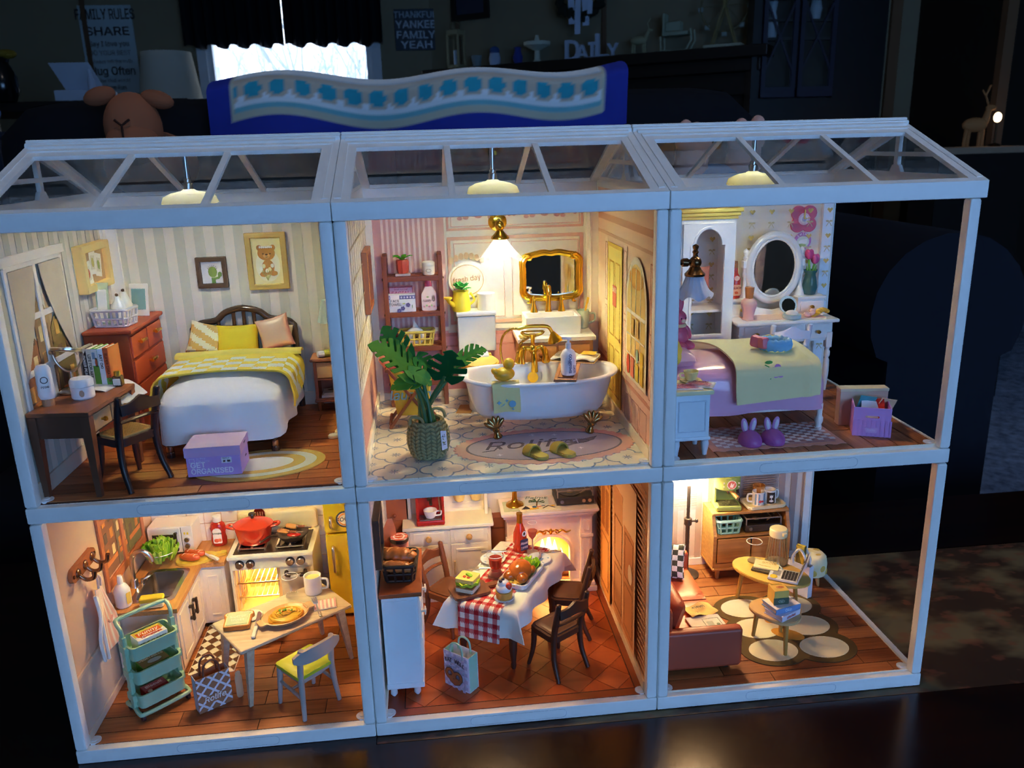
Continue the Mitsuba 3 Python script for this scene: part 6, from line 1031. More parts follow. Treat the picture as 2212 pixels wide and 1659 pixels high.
t = thing('hair_comb', 'yellow shell shaped hair comb at the right end of the dressing table', 'comb', R, 17.55, 14.85, 6.2, 15); part(t, 'back', cat(*[ell(.16, .34, .2, (-.45 + .18 * k, 0, .32 + .16 * math.sin(k * .6)), 1) for k in range(6)]), 'e0aa3c', 's', 60); part(t, 'handle', tf(ell(.45, .2, .12, (0, 0, 0), 2), (-.72, -.1, .16), ry=-20), 'd99f34', 's', 60)
t = thing('wall_clock', 'pink flower shaped clock high on the wallpapered wall', 'clock', R, 17.0, 18.38, 13.8); part(t, 'face', up(plate(unary_union([disc(s * .48, q * .48, .62) for s in (-1, 1) for q in (-1, 1)] + [sbox(-.5, -.5, .5, .5)]), 0, .2)), 'd0506c', 's', 20); art(t, 'dial_print', [(disc(0, 0, .5), 'e8c8d8'), (disc(0, 0, .34), 'f4ecf0'), (disc(0, 0, .2), 'c8c4dc')], (0, -.2, 0)); part(t, 'hands', cat(bar((0, -.28, 0), (.02, -.28, .78), .12, .04), bar((0, -.28, 0), (.5, -.28, .12), .12, .04)), 'e8c860', 's')
t = thing('wall_badge', 'round purple badge reading SHINE beside the oval mirror', 'badge', R, 17.05, 18.38, 11.95); part(t, 'badge', up(plate(disc(0, 0, .74, .74, 12), 0, .12)), 'b878b8', 's'); art(t, 'print', [(disc(0, -.08, .55, .5), 'dfe8d8'), (ellp := affinity.scale(disc(0, -.1, .36, .24), 1, 1), 'f6f4ee'), (disc(.25, .05, .16, .13), 'f6f4ee'), (disc(-.1, -.35, .4, .14), 'b8cc88')] + [(text(ch, .2, True, (.58 * math.sin(a), .58 * math.cos(a) - .08), True, rot=-math.degrees(a)), 'ffffff') for ch, a in zip('SHINE', np.linspace(-.7, .7, 5))], (0, -.12, 0))
t = thing('flower_vase', 'teal glass vase on the right jewel drawer of the dressing table', 'vase', R, 17.25, 16.8, 7.67); part(t, 'vase', lathe([(.42, 0), (.5, .1), (.62, .6), (.5, 1.3), (.4, 1.7), (.58, 2.05), (.5, 2.0), (.34, 1.7), (.44, 1.3), (.52, .6), (.1, .12)], 28, lobes=7, amp=.03), '6fb4bc', 'tint', 50)
for k, (dx, dz, c) in enumerate(((-.25, 3.35, 'd84c84'), (.3, 2.95, 'e05c90'))):
    u_ = thing('tulip', f'{("tall", "shorter")[k]} pink tulip standing in the teal vase', 'flower', R, 17.25, 16.8, 7.67); part(u_, 'stem', tube(spl([(0, 0, .3), (dx * .3, 0, 1.6), (dx, 0, dz - .3)], 5), .1, 8), '5c9c3c', 's', 60); part(u_, 'petals', cat(*[ell(.24, .2, .42, (dx + .14 * math.cos(a), .14 * math.sin(a), dz), 2, (0, 10 * math.cos(a), 0)) for a in (0, 2.1, 4.2)]), c, 's', 60); part(u_, 'leaf', sheet(np.array([[(dx * .4 + .3 * q * (1 if k else -1) + w_ * .12 * math.sin(q * 3), .02 * w_, .4 + 2.0 * q) for w_ in (-1, 0, 1)] for q in np.linspace(0.05, 1, 6)]), .04), '6aa844', 'leaf', 60)
t = thing('wall_sconce', 'bronze wall lamp with a pale blue fluted glass shade', 'lamp', R, 4.4, 8.2, 0)
part(t, 'backplate', tf(lathe([(.6, 0), (.6, .15), (.25, .3)], 18), (-3.84, 0, 12.0), ry=90), '5a4630', 'met'); part(t, 'arm', cat(tube([(-3.8, 0, 12.0), (-.4, 0, 12.05)], .2, 10), tf(cyl(.3, .5, n=14, b=.06), (-1.0, 0, 12.03), ry=90)), '5a4630', 'met'); part(t, 'knuckle', cat(ell(.46, .46, .46, (0, 0, 12.0), 2), lathe([(.2, 12.3), (.16, 12.6), (.24, 12.75), (.14, 12.9), (.22, 13.05), (.22, 13.2), (.05, 13.3)], 16), lathe([(.72, 11.05), (.74, 11.2), (.5, 11.45), (.42, 11.6), (.3, 11.8)], 22)), '5a4630', 'met', 50)
sh = []
for a in np.linspace(0, 2 * np.pi, 65)[:-1]: sh.append([((.6 + .72 * q ** 1.3 + .03 * math.sin(18 * a) + .14 * q ** 4 * math.cos(6 * a)) * math.cos(a), (.6 + .72 * q ** 1.3 + .03 * math.sin(18 * a) + .14 * q ** 4 * math.cos(6 * a)) * math.sin(a), 11.1 - 1.55 * q + .18 * math.cos(6 * a) * q ** 4) for q in np.linspace(0, 1, 9)])
part(t, 'lamp_shade', grid(np.array(sh), closed_u=True), 'aebfd4', 'shade', 60); part(t, 'bulb', ell(.3, .3, .4, (0, 0, 10.6), 2), 'e8e0d8', 'g')
# bed
t = thing('pink_bed', 'pink satin bed with white turned legs in the pink bedroom', 'bed', R)
part(t, 'bedspread', drapebed(.9, 13.35, 4.3, 11.2, 5.05, 1.75, wob=.14, seed=4, crown=.35), 'e2a9c4', 'g', 60); part(t, 'frame', B(1.2, 13.0, 4.7, 10.9, 1.6, 2.4), CW, 's')
for x in (1.6, 12.85):
    for y in (4.75, 10.7): part(t, 'leg', lathe([(.22, 0), (.26, .25), (.2, .4), (.3, .7), (.3, .95), (.2, 1.1), (.24, 2.0)], 16, (x, y, 0)), CW, 's', 50)
part(t, 'headboard', B(.6, .9, 4.4, 11.1, 0, 6.5, .1), CW, 's'); part(t, 'pillow', tf(pillow(2.6, 5.6, 1.3), (2.6, 7.9, 5.5)), 'e6b0bc', 'g', 60)
nu_, nv_ = 40, 40; P = np.zeros((nu_, nv_, 3))
for j, q in enumerate(np.linspace(0, 1, nv_)):
    L = 9.6 * q; flat = 6.2; ov = max(0, L - flat); an = min(ov / .9, math.pi / 2); dp = max(0, ov - .9 * math.pi / 2); yb = 10.8
    y = yb - min(L, flat) - .9 * math.sin(an) - dp * .04; z = 5.5 + .28 * math.sin(min(1, L / flat) * math.pi) - .9 * (1 - math.cos(an)) - dp
    u = np.linspace(0, 1, nu_); x0, x1 = 5.0 + 1.2 * q + .9 * math.sin(q * 3) * (1 - q), 12.3 - .1 * q; bump = .16 * np.exp(-((u - .86) / .05) ** 2)
    P[:, j] = np.stack([x0 + (x1 - x0) * u, np.full(nu_, y) - bump * (1 if dp > 0 else .3), z + bump * (0 if dp > 0 else 1) + dp * .25 * u * .9 + .05 * np.sin(u * 9 + q * 4) * (1 - (dp > 0)), ], 1)
bq = solo('flower_throw', 'pale yellow throw printed with pink flowers across the pink bed', 'throw', sheet(P, .12), 'f0dfa6', 'cloth', R, sm=60)
def flower(x, y, r_, c, leaf=True): return ([(disc(x - r_ * 1.1, y + r_ * 1.2, r_ * .5, r_ * .22), '5c9a4c'), (LineString([(x, y), (x - r_ * 1.6, y + r_ * .9)]).buffer(r_ * .06), '5c9a4c'), (disc(x - r_ * 1.0, y - r_ * .5, r_ * .2, r_ * .45), '5c9a4c')] if leaf else []) + [(disc(x + r_ * .5 * math.cos(a), y + r_ * .5 * math.sin(a), r_ * .42), c) for a in np.arange(5) * 1.257 + .3] + [(disc(x, y, r_ * .2), 'fbf4ee')]
yf = P[:, 30, 1].mean()
def onthrow(items, x, q):
    """flowers laid on the throw at across position x and down position q (0 at the back, 1 at the hem)"""
    j = int(q * (nv_ - 1)); i = int(np.argmin(np.abs(P[:, j, 0] - x))); p_ = P[i, j]; d2 = P[min(nu_ - 1, i + 1), j] - P[i - 1, j]; d1 = P[i, j - 1] - P[i, min(nv_ - 1, j + 1)]; U_ = d2 / np.linalg.norm(d2); V_ = d1 - U_ * (d1 @ U_); V_ /= np.linalg.norm(V_)
    art(bq, 'flower_print', items, p_ + np.cross(U_, V_) * .03, U_, V_)
onthrow(flower(0, 0, .55, 'c882b8'), 9.1, .79); onthrow(flower(0, 0, .55, 'c4b0d8', False), 7.4, .87); onthrow(flower(0, 0, .5, 'b892cc'), 10.4, .9); onthrow(flower(0, 0, .45, 'd8a8b8'), 7.6, .55); onthrow(flower(0, 0, .4, 'c8a8b8', False), 7.6, .2); onthrow(flower(0, 0, .4, 'd8a8b8', False), 9.0, .3)
t = thing('scrunchie_band', 'blue ruffled headband with a pink bow on the flowered throw', 'headband', R, 9.75, 6.0, 5.86, -20); part(t, 'band', tube([(.95 * math.cos(a), .75 * math.sin(a), .42) for a in np.arange(36) * 2 * np.pi / 36], .26 + .035 * np.sin(np.arange(36) * 2.4), 8, True, flat=1.6), '7cb4d8', 'cloth', 60)
part(t, 'bow', cat(*[tf(B(-.05, .75, -.3, .3, -.42, .42, .18), (-1.0, -.25, .52), rz=r_, ry=-8) for r_ in (150, -60)], B(-1.2, -.8, -.5, -.05, .25, .8, .1)), 'd0687c', 's')
def bunny(room, x, y, z, rot, c, label):
    t = thing('plush_bunny', label, 'plush toy', room, x, y, z, rot); part(t, 'body', cat(ell(.85, .75, .95, (0, 0, .85), 3), ell(.62, .6, .58, (0, 0, 2.25), 3), tf(ell(.42, .7, .34, (0, 0, 0), 2), (.35, -.65, .3)), tf(ell(.42, .7, .34, (0, 0, 0), 2), (-.35, -.65, .3)), ell(.25, .24, .6, (.72, -.25, 1.15), 2, (0, -25, 0)), ell(.25, .24, .6, (-.72, -.25, 1.15), 2, (0, 25, 0))), c, 's', 60)
    for s in (-1, 1): part(t, 'ear', ell(.26, .2, .72, (s * .28, .1, 3.2), 2, (0, s * 8, 0)), c, 's', 60); part(t, 'eye', ell(.06, .04, .07, (s * .2, -.58, 2.3), 1), '3a1c20', 'g')
    part(t, 'muzzle', ell(.2, .12, .15, (0, -.58, 2.1), 2), 'e8c0a0', 's', 60); part(t, 'scarf', tube([(.5 * math.cos(a), .46 * math.sin(a), 1.72) for a in np.arange(20) * 2 * np.pi / 20], .14, 7, True), 'e2bc90', 'cloth', 60); return t
bunny(R, 3.3, 8.3, 5.75, 25, 'c8526c', 'rose pink plush bunny sitting at the head of the pink bed')
solo('yellow_cushion', 'round yellow cushion beside the bunny at the head of the pink bed', 'cushion', tf(pillow(1.9, 1.9, 1.1), rx=66, rz=60), 'e2c050', 'cloth', R, 2.35, 6.15, 6.0, sm=60)
t = thing('white_nightstand', 'pale nightstand with tapered legs at the front of the pink bedroom', 'nightstand', R, 2.25, 2.5, 0)
part(t, 'top', B(-1.4, 1.4, -1.45, 1.4, 4.3, 4.6, .06), 'e6d9a8', 's'); part(t, 'body', cat(B(-1.2, 1.2, -1.25, 1.2, 1.25, 4.3, .04), B(-1.3, 1.3, -1.35, 1.3, 1.1, 1.35, .06)), 'dfe8ee', 's'); part(t, 'panel', cat(B(-.95, .95, -1.32, -1.24, 1.7, 1.78), B(-.95, .95, -1.32, -1.24, 3.8, 3.88), B(-.95, -.87, -1.32, -1.24, 1.7, 3.88), B(.87, .95, -1.32, -1.24, 1.7, 3.88)), 'c8d4de', 's')
for x in (-1.0, 1.0):
    for y in (-1.05, 1.0): part(t, 'leg', lathe([(.16, 0), (.17, .15), (.28, .8), (.24, 1.0), (.3, 1.1)], 14, (x, y, 0)), 'dfe8ee', 's', 50)
t = thing('teacup', 'pale yellow teacup on a saucer on the white nightstand', 'cup', R, 2.75, 3.3, 4.62)
part(t, 'saucer', lathe([(.4, 0), (.75, .1), (.72, .14), (.3, .08)], 24), 'e0cc84', 's', 50); part(t, 'cup', cat(lathe([(.3, .1), (.36, .15), (.52, .75), (.46, .75), (.32, .25), (.02, .22)], 22), tube(spl([(-.48, 0, .62), (-.75, 0, .6), (-.72, 0, .35), (-.42, 0, .3)], 4), .06, 6)), 'e6d48c', 's', 50)
for lab, x, y, z, r_, c, ti in (('pink and white leaflet lying askew on top of the nightstand papers', 3.1, 2.3, 4.68, -28, 'f2e2dc', 'Special'), ('lower leaflet lying flat on the white nightstand', 2.1, 2.0, 4.62, -8, 'e8d8dc', 'HELLO')):
    t = thing('leaflet', lab, 'leaflet', R, x, y, z, r_); part(t, 'paper', tf(B(-.95, .95, -.6, .6, 0, .04), rx=3 if z > 4.65 else 0), c); art(t, 'print', [(sbox(-.8, -.42 + .18 * k, .7 - .2 * (k % 2), -.34 + .18 * k), ['c8607c', 'a84858'][k % 2]) for k in range(4)] + [(text(ti, .22, True, (-.6, .3)), '9c3c50')], (0, 0, .08), (1, 0, 0), (0, 1, 0))
# rug, slippers, boxes
g = thing('checked_rug', 'pink and white checked rug with a wavy border under the pink bed', 'rug', R, 8.7, 4.0, 0, 0); wv_ = Polygon([(-4.75 + 9.5 * q, -2.3 + .09 * math.sin(q * 60)) for q in np.linspace(0, 1, 90)] + [(4.75 - 9.5 * q, 2.3 + .09 * math.sin(q * 60)) for q in np.linspace(0, 1, 90)]); part(g, 'base', plate(wv_, 0, .04), 'd89c88', 'cloth', 20)
art(g, 'checks', [(sbox(-4.2, -1.85, 4.2, 1.85), 'c99a94')] + [(sbox(-4.2 + .42 * i, -1.85 + .37 * j, -3.78 + .42 * i, -1.48 + .37 * j), 'ecdcd8') for i in range(20) for j in range(10) if (i + j) % 2], (0, 0, .04), (1, 0, 0), (0, 1, 0), .006, 'cloth')
for x, w_ in ((6.95, 'left'), (8.6, 'right')):
    t = thing('bunny_slipper', f'mauve bunny eared slipper on the checked rug, {w_} one of the pair', 'slipper', R, x, 2.75, .05); m = ell(.78, 1.0, .72, (0, 0, .22), 3); v_ = np.asarray(m.vertices); v_[:, 2] = np.maximum(v_[:, 2], .0); m.vertices = v_; part(t, 'body', m, 'a8589c', 's', 60)
    for s in (-1, 1): e_ = part(t, 'ear', ell(.25, .14, .55, (s * .3 - .05, .25, 1.25), 2, (0, s * 12, 0)), 'c08cc0', 's', 60); part(e_, 'inner_ear', ell(.13, .05, .38, (s * .31 - .05, .13, 1.25), 2, (0, s * 12, 0)), 'd8d0d8', 's', 60)
t = thing('file_box', 'open lilac cardboard box with a slot handle full of papers', 'box', R, 14.62, 3.2, 0, -23)
fr_ = sbox(0, 0, 2.45, 2.1).difference(unary_union([sbox(.85, 1.35, 1.6, 1.52), disc(.85, 1.435, .085), disc(1.6, 1.435, .085)]))
part(t, 'box', cat(up(plate(fr_, -.07, 0)), B(0, .07, .0, 2.9, 0, 2.1), B(2.38, 2.45, 0, 2.9, 0, 2.1), B(0, 2.45, 2.83, 2.9, 0, 2.1), B(0, 2.45, 0, 2.9, 0, .06)), 'd49cdc'); art(t, 'print', [(sbox(.3 * k, 0, .3 * k + .12, 1.2), 'cc94d6') for k in range(9)] + [(Polygon([(.75, .65), (1.7, .65), (1.55, .28), (.9, .28)]), 'dcb0e4'), (text('home', .16, True, (1.22, .42), True), 'e8c8ee')], (0, -.005, 0))
for k, (x, y, z, r1, r2_, c, lab) in enumerate(((.75, 1.9, 1.0, 12, 20, '3c98a4', 'teal card sticking up out of the lilac box'), (1.2, 1.0, .8, -30, 14, 'e4ecf0', 'white sheet leaning in the lilac box'), (1.75, 1.5, .8, -12, -30, 'b8322c', 'red card leaning in the right of the lilac box'), (2.0, 2.2, .9, 20, 24, 'e8c4a0', 'peach card at the back of the lilac box'))):
    q_ = np.array(place[t]) @ np.array([x, y, z, 1]); solo('card', lab, 'card', tf(B(-.6, .6, -.03, .03, 0, 1.5), rx=r1, ry=r2_ * .5), c, 'm', 'H', q_[0], q_[1], q_[2], -23 + r2_)
t = thing('slim_box', 'tall flat beige cardboard box standing behind the lilac box', 'box', R, 14.65, 5.3, 0, -8); part(t, 'box', B(0, 3.4, 0, .85, 0, 2.75, .03), 'd8b4a0'); part(t, 'lid', B(-.04, 3.44, -.04, .89, 2.6, 2.82, .03), 'e4ccae')
# ---------------------------------------------------------------- lower left: kitchen
R = 'L1'; CAB = 'ecdcc8'; STEEL = 'c4c2c0'
t = thing('ceiling_light', 'round warm ceiling light hidden above the kitchen', 'lamp', R, 9.8, 8.6, 0)
part(t, 'housing', cyl(2.2, .35, (0, 0, 16.1), 28), 'f0ece4', 's'); part(t, 'diffuser', lathe([(.02, 15.75), (1.5, 15.85), (1.9, 16.1)], 28), 'fff2dc', emitter={'type': 'area', 'radiance': {'type': 'rgb', 'value': (WARM * CEIL_K).tolist()}})
t = thing('kitchen_counter', 'L shaped white kitchen counter with a wooden worktop and a steel sink', 'counter', R)
top = unary_union([sbox(.7, 7.1, 5.5, 18.3), sbox(.7, 14.0, 7.35, 18.3)]); part(t, 'worktop', plate(top.difference(rrect(1.75, 4.75, 8.5, 13.3, .4)), 5.65, 6.0), 'c89a60', 'worktop', 0)
part(t, 'cabinet', cat(B(.8, 5.15, 7.4, 7.55, .4, 5.65), B(5.0, 5.15, 7.4, 14.3, .4, 5.65), B(5.1, 7.2, 14.2, 14.35, .4, 5.65), B(7.1, 7.25, 14.2, 18.2, .4, 5.65), B(.8, 5.0, 7.6, 14.3, 0, .4)), CAB, 's')
for y0, y1 in ((7.6, 10.8), (10.95, 14.1)):
    d_ = part(t, 'door', cat(B(5.15, 5.25, y0, y1, .6, 5.4, .03), B(5.24, 5.32, y0 + .5, y0 + .6, 1.1, 4.9), B(5.24, 5.32, y1 - .6, y1 - .5, 1.1, 4.9), B(5.24, 5.32, y0 + .5, y1 - .5, 4.8, 4.9), B(5.24, 5.32, y0 + .5, y1 - .5, 1.1, 1.2)), CAB, 's')
    h_ = y1 - .5 if y0 < 8 else y0 + .35; part(d_, 'handle', cat(B(5.3, 5.6, h_ - .12, h_ + .12, 4.2, 4.4), B(5.3, 5.6, h_ - .12, h_ + .12, 3.2, 3.4), B(5.5, 5.68, h_ - .15, h_ + .15, 3.1, 4.5, .06)), '1c1816', 'g', label='black door handle')
d_ = part(t, 'door', cat(B(5.45, 7.05, 14.1, 14.2, .6, 5.4, .03), B(5.8, 5.88, 14.03, 14.1, 1.2, 4.8), B(6.6, 6.68, 14.03, 14.1, 1.2, 4.8), B(5.8, 6.68, 14.03, 14.1, 4.72, 4.8), B(5.8, 6.68, 14.03, 14.1, 1.2, 1.28)), CAB, 's')
so = rrect(1.6, 4.9, 8.35, 13.45, .5); si = rrect(1.95, 4.55, 8.75, 13.05, .4)
sk = part(t, 'sink', cat(plate(so.difference(si), 5.98, 6.07), plate(si.buffer(.05).difference(si.buffer(-.02)), 4.4, 6.0), plate(si, 4.35, 4.45), B(2.0, 4.5, 10.35, 10.42, 4.45, 5.3)), STEEL, 'met', 20, 'stainless steel sink'); part(sk, 'drain', cyl(.25, .05, (3.2, 9.3, 4.45), 16), '8a8886', 'met')
t = thing('kitchen_tap', 'chrome swan neck tap at the kitchen sink', 'tap', R, 1.3, 11.0, 6.0)
part(t, 'spout', cat(lathe([(.34, 0), (.26, .2), (.26, .6), (.16, .7)], 16), tube(spl([(0, 0, .6), (0, 0, 2.0), (.2, .05, 2.7), (.8, .1, 2.95), (1.3, .15, 2.6), (1.5, .2, 2.0)], 6), [.15, .15, .17, .2], 10)), 'd4d2d0', 'met', 50); part(t, 'lever', cat(cyl(.22, .45, (.55, .35, 0), 14), tube([(.55, .35, .4), (1.0, .6, .6)], .09, 8)), 'd4d2d0', 'met', 50)
t = thing('soap_bottle', 'white soap bottle at the front of the kitchen counter', 'bottle', R, 1.4, 8.2, 6.02); part(t, 'body', lathe([(.5, 0), (.58, .1), (.58, 1.3), (.4, 1.7), (.2, 1.85), (.22, 2.1), (.16, 2.5)], 24), 'efe8de', 's', 50); art(t, 'label', [(rrect(-.2, .2, .3, 1.2, .06), 'e8c860')], (.52, -.28, 0), (.5, .85, 0))
t = thing('sponge', 'yellow and cream scouring sponge on the counter in front of the sink', 'sponge', R, 3.6, 7.75, 6.02, 4); part(t, 'pad', B(-.85, .85, -.4, .4, 0, .5, .16), 'efe0b0', 'cloth'); part(t, 'scourer', B(-.85, .85, -.4, .4, .48, .85, .12), 'e8bc3c', 'cloth')
t = thing('salad_bowl', 'clear glass bowl standing on the counter beside the tap', 'bowl', R, 2.45, 14.2, 6.02); part(t, 'bowl', shell([(.55, .03), (.95, .3), (1.2, .9), (1.28, 1.4)], 28), 'ffffff', 'glass', 60); part(t, 'rim', tube([(1.28 * math.cos(a), 1.28 * math.sin(a), 1.4) for a in np.arange(32) * 2 * np.pi / 32], .04, 5, True), 'e8e4d8', 'g')
r2 = random.Random(5); t = thing('lettuce', 'bright green lettuce heaped in the glass bowl', 'lettuce', R, 2.45, 14.2, 6.1)
def ruffle(r0, z0, tilt, a, c, t_, w_=.75, h_=1.1):
    P = np.array([[(w_ * (u - .5) * 2 * (.45 + .55 * q), .12 * math.sin(u * 14 + a) * q + .18 * (q ** 2), h_ * q + .07 * math.sin(u * 17) * q) for u in np.linspace(0, 1, 12)] for q in np.linspace(0, 1, 6)]); m = tf(sheet(P, .04), (0, 0, 0), rx=tilt)
    return tf(tf(m, (0, -r0, z0)), (0, 0, 0), rz=math.degrees(a))
for k in range(30): part(t, 'leaf', ruffle((.1, .45, .75)[k % 3] + r2.uniform(-.1, .1), (.75, .5, .35)[k % 3] + r2.uniform(0, .3), r2.uniform(0, 10) + (0, 12, 26)[k % 3], k * .82, '', t, .5, 1.35), r2.choice(['a0d048', '8cc43c', 'b4dc5c', '7cb834']), 'leaf', 60)
t = thing('cutting_board', 'yellow wooden cutting board with sausages on the kitchen counter', 'cutting board', R, 5.0, 14.75, 6.02, 20); part(t, 'board', plate(unary_union([disc(0, 0, 1.6, .95, 12), rrect(1.0, 2.4, -.3, .3, .25)]), 0, .22), 'd8b848', 's', 20)
for k, (x, y) in enumerate(((-.55, -.25), (-.1, .3))):
    p_ = spl([(-.85, .12, 0), (-.35, -.03, 0), (.35, -.03, 0), (.85, .14, 0)], 6); q_ = np.array(place[t]) @ np.array([x, y, .52, 1]); u_ = thing('sausage', ('front', 'rear')[k] + ' scored orange sausage on the yellow cutting board', 'sausage', 'H', q_[0], q_[1], q_[2], 20 - 38); part(u_, 'body', tube(p_, .3 * np.sin(np.linspace(.25, math.pi - .25, len(p_))) ** .4, 12), 'c8562c', 's', 60)
    for j in range(4): part(u_, 'score', tube([(-.5 + .33 * j, -.22, .2), (-.42 + .33 * j, 0, .295), (-.34 + .33 * j, .2, .2)], .035, 5), 'e8b08c', 's')
t = thing('paring_knife', 'small knife with a cream handle lying off the cutting board', 'knife', R, 6.15, 14.5, 6.3, -42); part(t, 'handle', B(-.05, 1.15, -.16, .16, 0, .26, .1), 'f0e6c8', 's'); part(t, 'blade', plate(Polygon([(-1.3, 0), (0, -.15), (0, .14), (-.7, .14)]), .08, .12), 'd0d0d0', 'met', 0)
solo('lemon_slice', 'yellow lemon wedge beside the knife handle', 'lemon', tf(ell(.35, .3, .12, (0, 0, .12), 2)), 'e0bc34', 's', R, 6.7, 15.4, 6.02, sm=60)
t = thing('ketchup_bottle', 'red sauce bottle with a white cap on the back counter', 'bottle', R, 6.3, 17.3, 6.02); part(t, 'body', lathe([(.5, 0), (.62, .12), (.66, .6), (.56, 1.1), (.68, 1.6), (.55, 2.0), (.32, 2.2)], 26, sy=.72), 'b02820', 'g', 50); part(t, 'cap', lathe([(.34, 2.2), (.36, 2.7), (.1, 2.75)], 20), 'f0ece6', 's'); art(t, 'label', [(unary_union([rrect(-.36, .36, .35, 1.5, .12), disc(0, 1.45, .36, .3)]), 'f4eee6'), (text('tomato', .17, True, (0, 1.2), True), '2c4438'), (disc(-.1, .62, .2, .17), 'd8684c'), (disc(.16, .66, .16, .15), 'e07c5c')], (0, -.5, 0))
t = thing('microwave', 'white microwave oven in the back corner of the counter', 'microwave', R, 2.75, 17.0, 6.02, -3)
part(t, 'case', B(-1.85, 1.85, -.9, 1.2, .1, 2.5, .12), 'efe6da', 's'); d_ = part(t, 'door', B(-1.8, .85, -1.0, -.88, .2, 2.4, .05), 'f2ebe0', 's'); part(d_, 'window', B(-1.45, .3, -1.03, -.98, .65, 1.85, .03), '2a2a22', 'g'); part(d_, 'handle', cat(B(.42, .68, -1.32, -1.2, .4, 2.1, .06), B(.46, .64, -1.2, -1.0, .45, .6), B(.46, .64, -1.2, -1.0, 1.9, 2.05)), '1e1c1a', 'g', label='black handle')
for z in (.75, 1.3): part(t, 'dial', tf(cyl(.2, .16, n=18), (1.35, -.92, z), rx=90), 'a8a4a4', 'met')
part(t, 'seam', B(.9, .95, -.93, -.9, .2, 2.4), '6a6460'); 
for x in (1.2, 1.45): part(t, 'lamp_dot', B(x - .07, x + .07, -.93, -.9, 1.75, 1.95), 'e8d048')
for x in (-1.5, 1.5): part(t, 'foot', B(x - .2, x + .2, -.7, .9, 0, .12), '3a3632')
# stove
t = thing('stove', 'cream gas range with an open glowing oven', 'stove', R, 11.25, 0, 0)
part(t, 'body', cat(B(-3.35, -3.15, 13.4, 18.2, .3, 6.6, .03), B(3.15, 3.35, 13.4, 18.2, .3, 6.6, .03), B(-3.2, 3.2, 13.35, 13.55, 5.5, 6.5), B(-3.2, 3.2, 18.0, 18.2, .3, 6.6), B(-3.2, 3.2, 13.5, 18.1, .3, .6), B(.62, 3.2, 13.45, 13.6, .6, 5.5), B(.6, .75, 13.6, 18, .6, 5.5), B(-3.2, .7, 13.45, 13.6, .5, 1.5), B(-3.2, .7, 13.6, 18, 5.4, 5.5)), 'f0e2c4', 's'); part(t, 'hob', cat(B(-3.45, 3.45, 13.1, 18.25, 6.5, 6.82, .08)), 'f2e6ca', 's'); part(t, 'cooktop', B(-3.0, 3.0, 13.5, 17.3, 6.8, 6.86, .02), '1c1a1a', 'g'); part(t, 'splashback', B(-3.4, 3.4, 17.5, 18.2, 6.8, 8.7, .35), 'f0dcae', 's')
for x in (-2.5, -1.65, 1.55, 2.4): k_ = part(t, 'knob', cat(tf(cyl(.3, .3, n=20, b=.06), (x, 13.3, 6.0), rx=90), B(x - .05, x + .05, 12.94, 13.0, 5.95, 6.3)), 'bcb8b6', 'met', 40); part(k_, 'bezel', tf(cyl(.36, .06, n=20), (x, 13.36, 6.03), rx=90), '1a1818', 's')
for x in (-1.55, 1.5):
    b_ = part(t, 'grate', cat(B(x - 1.1, x + 1.1, 13.9, 14.1, 7.0, 7.1, .03), B(x - 1.1, x + 1.1, 16.4, 16.6, 7.0, 7.1, .03), B(x - .08, x + .08, 13.95, 15.0, 7.02, 7.14), B(x - .08, x + .08, 15.6, 16.5, 7.02, 7.14), *[B(x + s * 1.05 - .07, x + s * 1.05 + .07, 13.9, 16.6, 6.86, 7.1) for s in (-1, 1)]), 'dcdcdc', 'met'); part(b_, 'burner', lathe([(.55, 6.86), (.6, 6.95), (.4, 7.0)], 20, (x, 15.3, 0)), '4a4440', 's')
part(t, 'handle', cat(tube(spl([(1.15, 13.4, 5.05), (1.2, 13.0, 4.95), (1.9, 12.95, 4.9), (2.6, 13.0, 4.95), (2.65, 13.4, 5.05)], 5), .17, 8)), '1c1816', 'g', 50, 'black oven handle'); part(t, 'handle_grip', B(1.5, 2.3, 12.78, 12.95, 4.76, 5.0, .05), 'f0e8d4', 's')
part(t, 'door_panel', B(.9, 3.05, 13.4, 13.47, .9, 5.35, .03), 'eeddbf', 's')
part(t, 'oven_lining', cat(B(-3.1, .55, 17.6, 17.8, 1.5, 5.4), B(-3.15, -3.0, 13.6, 17.6, 1.5, 5.4), B(.45, .6, 13.6, 17.6, 1.5, 5.4), B(-3.1, .55, 13.6, 17.6, 1.4, 1.55)), 'f2c890', 's')
part(t, 'oven_lamp', B(-2.2, -.2, 16.9, 17.5, 5.0, 5.3), 'ffe8c0', emitter={'type': 'area', 'radiance': {'type': 'rgb', 'value': (np.array([1, .62, .26]) * OVEN).tolist()}})
for z in (2.7, 4.0): rk = part(t, 'oven_rack', cat(B(-3.0, .45, 13.75, 13.85, z, z + .1), B(-3.0, .45, 16.8, 16.9, z, z + .1), *[B(-2.9 + .42 * k, -2.82 + .42 * k, 13.8, 16.85, z, z + .08) for k in range(8)]), 'e8c898', 'met')
for s in (0, 1): part(t, 'rack_guide', cat(*[bar((-2.9 + 3.2 * s, 13.9 + .7 * k, 1.7), (-2.9 + 3.2 * s, 14.2 + .7 * k, 5.1), .14, .08) for k in range(4)]), 'f0d0a0', 's')
od = part(t, 'oven_door', cat(B(-3.25, .7, 10.6, 13.4, 1.15, 1.3, .05), B(-3.25, .7, 10.6, 11.2, 1.2, 1.42, .05), B(-3.25, .7, 12.9, 13.4, 1.2, 1.42, .05), B(-3.25, -2.7, 10.6, 13.4, 1.2, 1.42, .05), B(.15, .7, 10.6, 13.4, 1.2, 1.42, .05)), 'f2dfc0', 's'); part(od, 'handle', tube([(-2.4, 10.4, .95), (-1.3, 10.3, .95), (-.2, 10.4, .95)], .13, 8), '1c1816', 'g', 50)
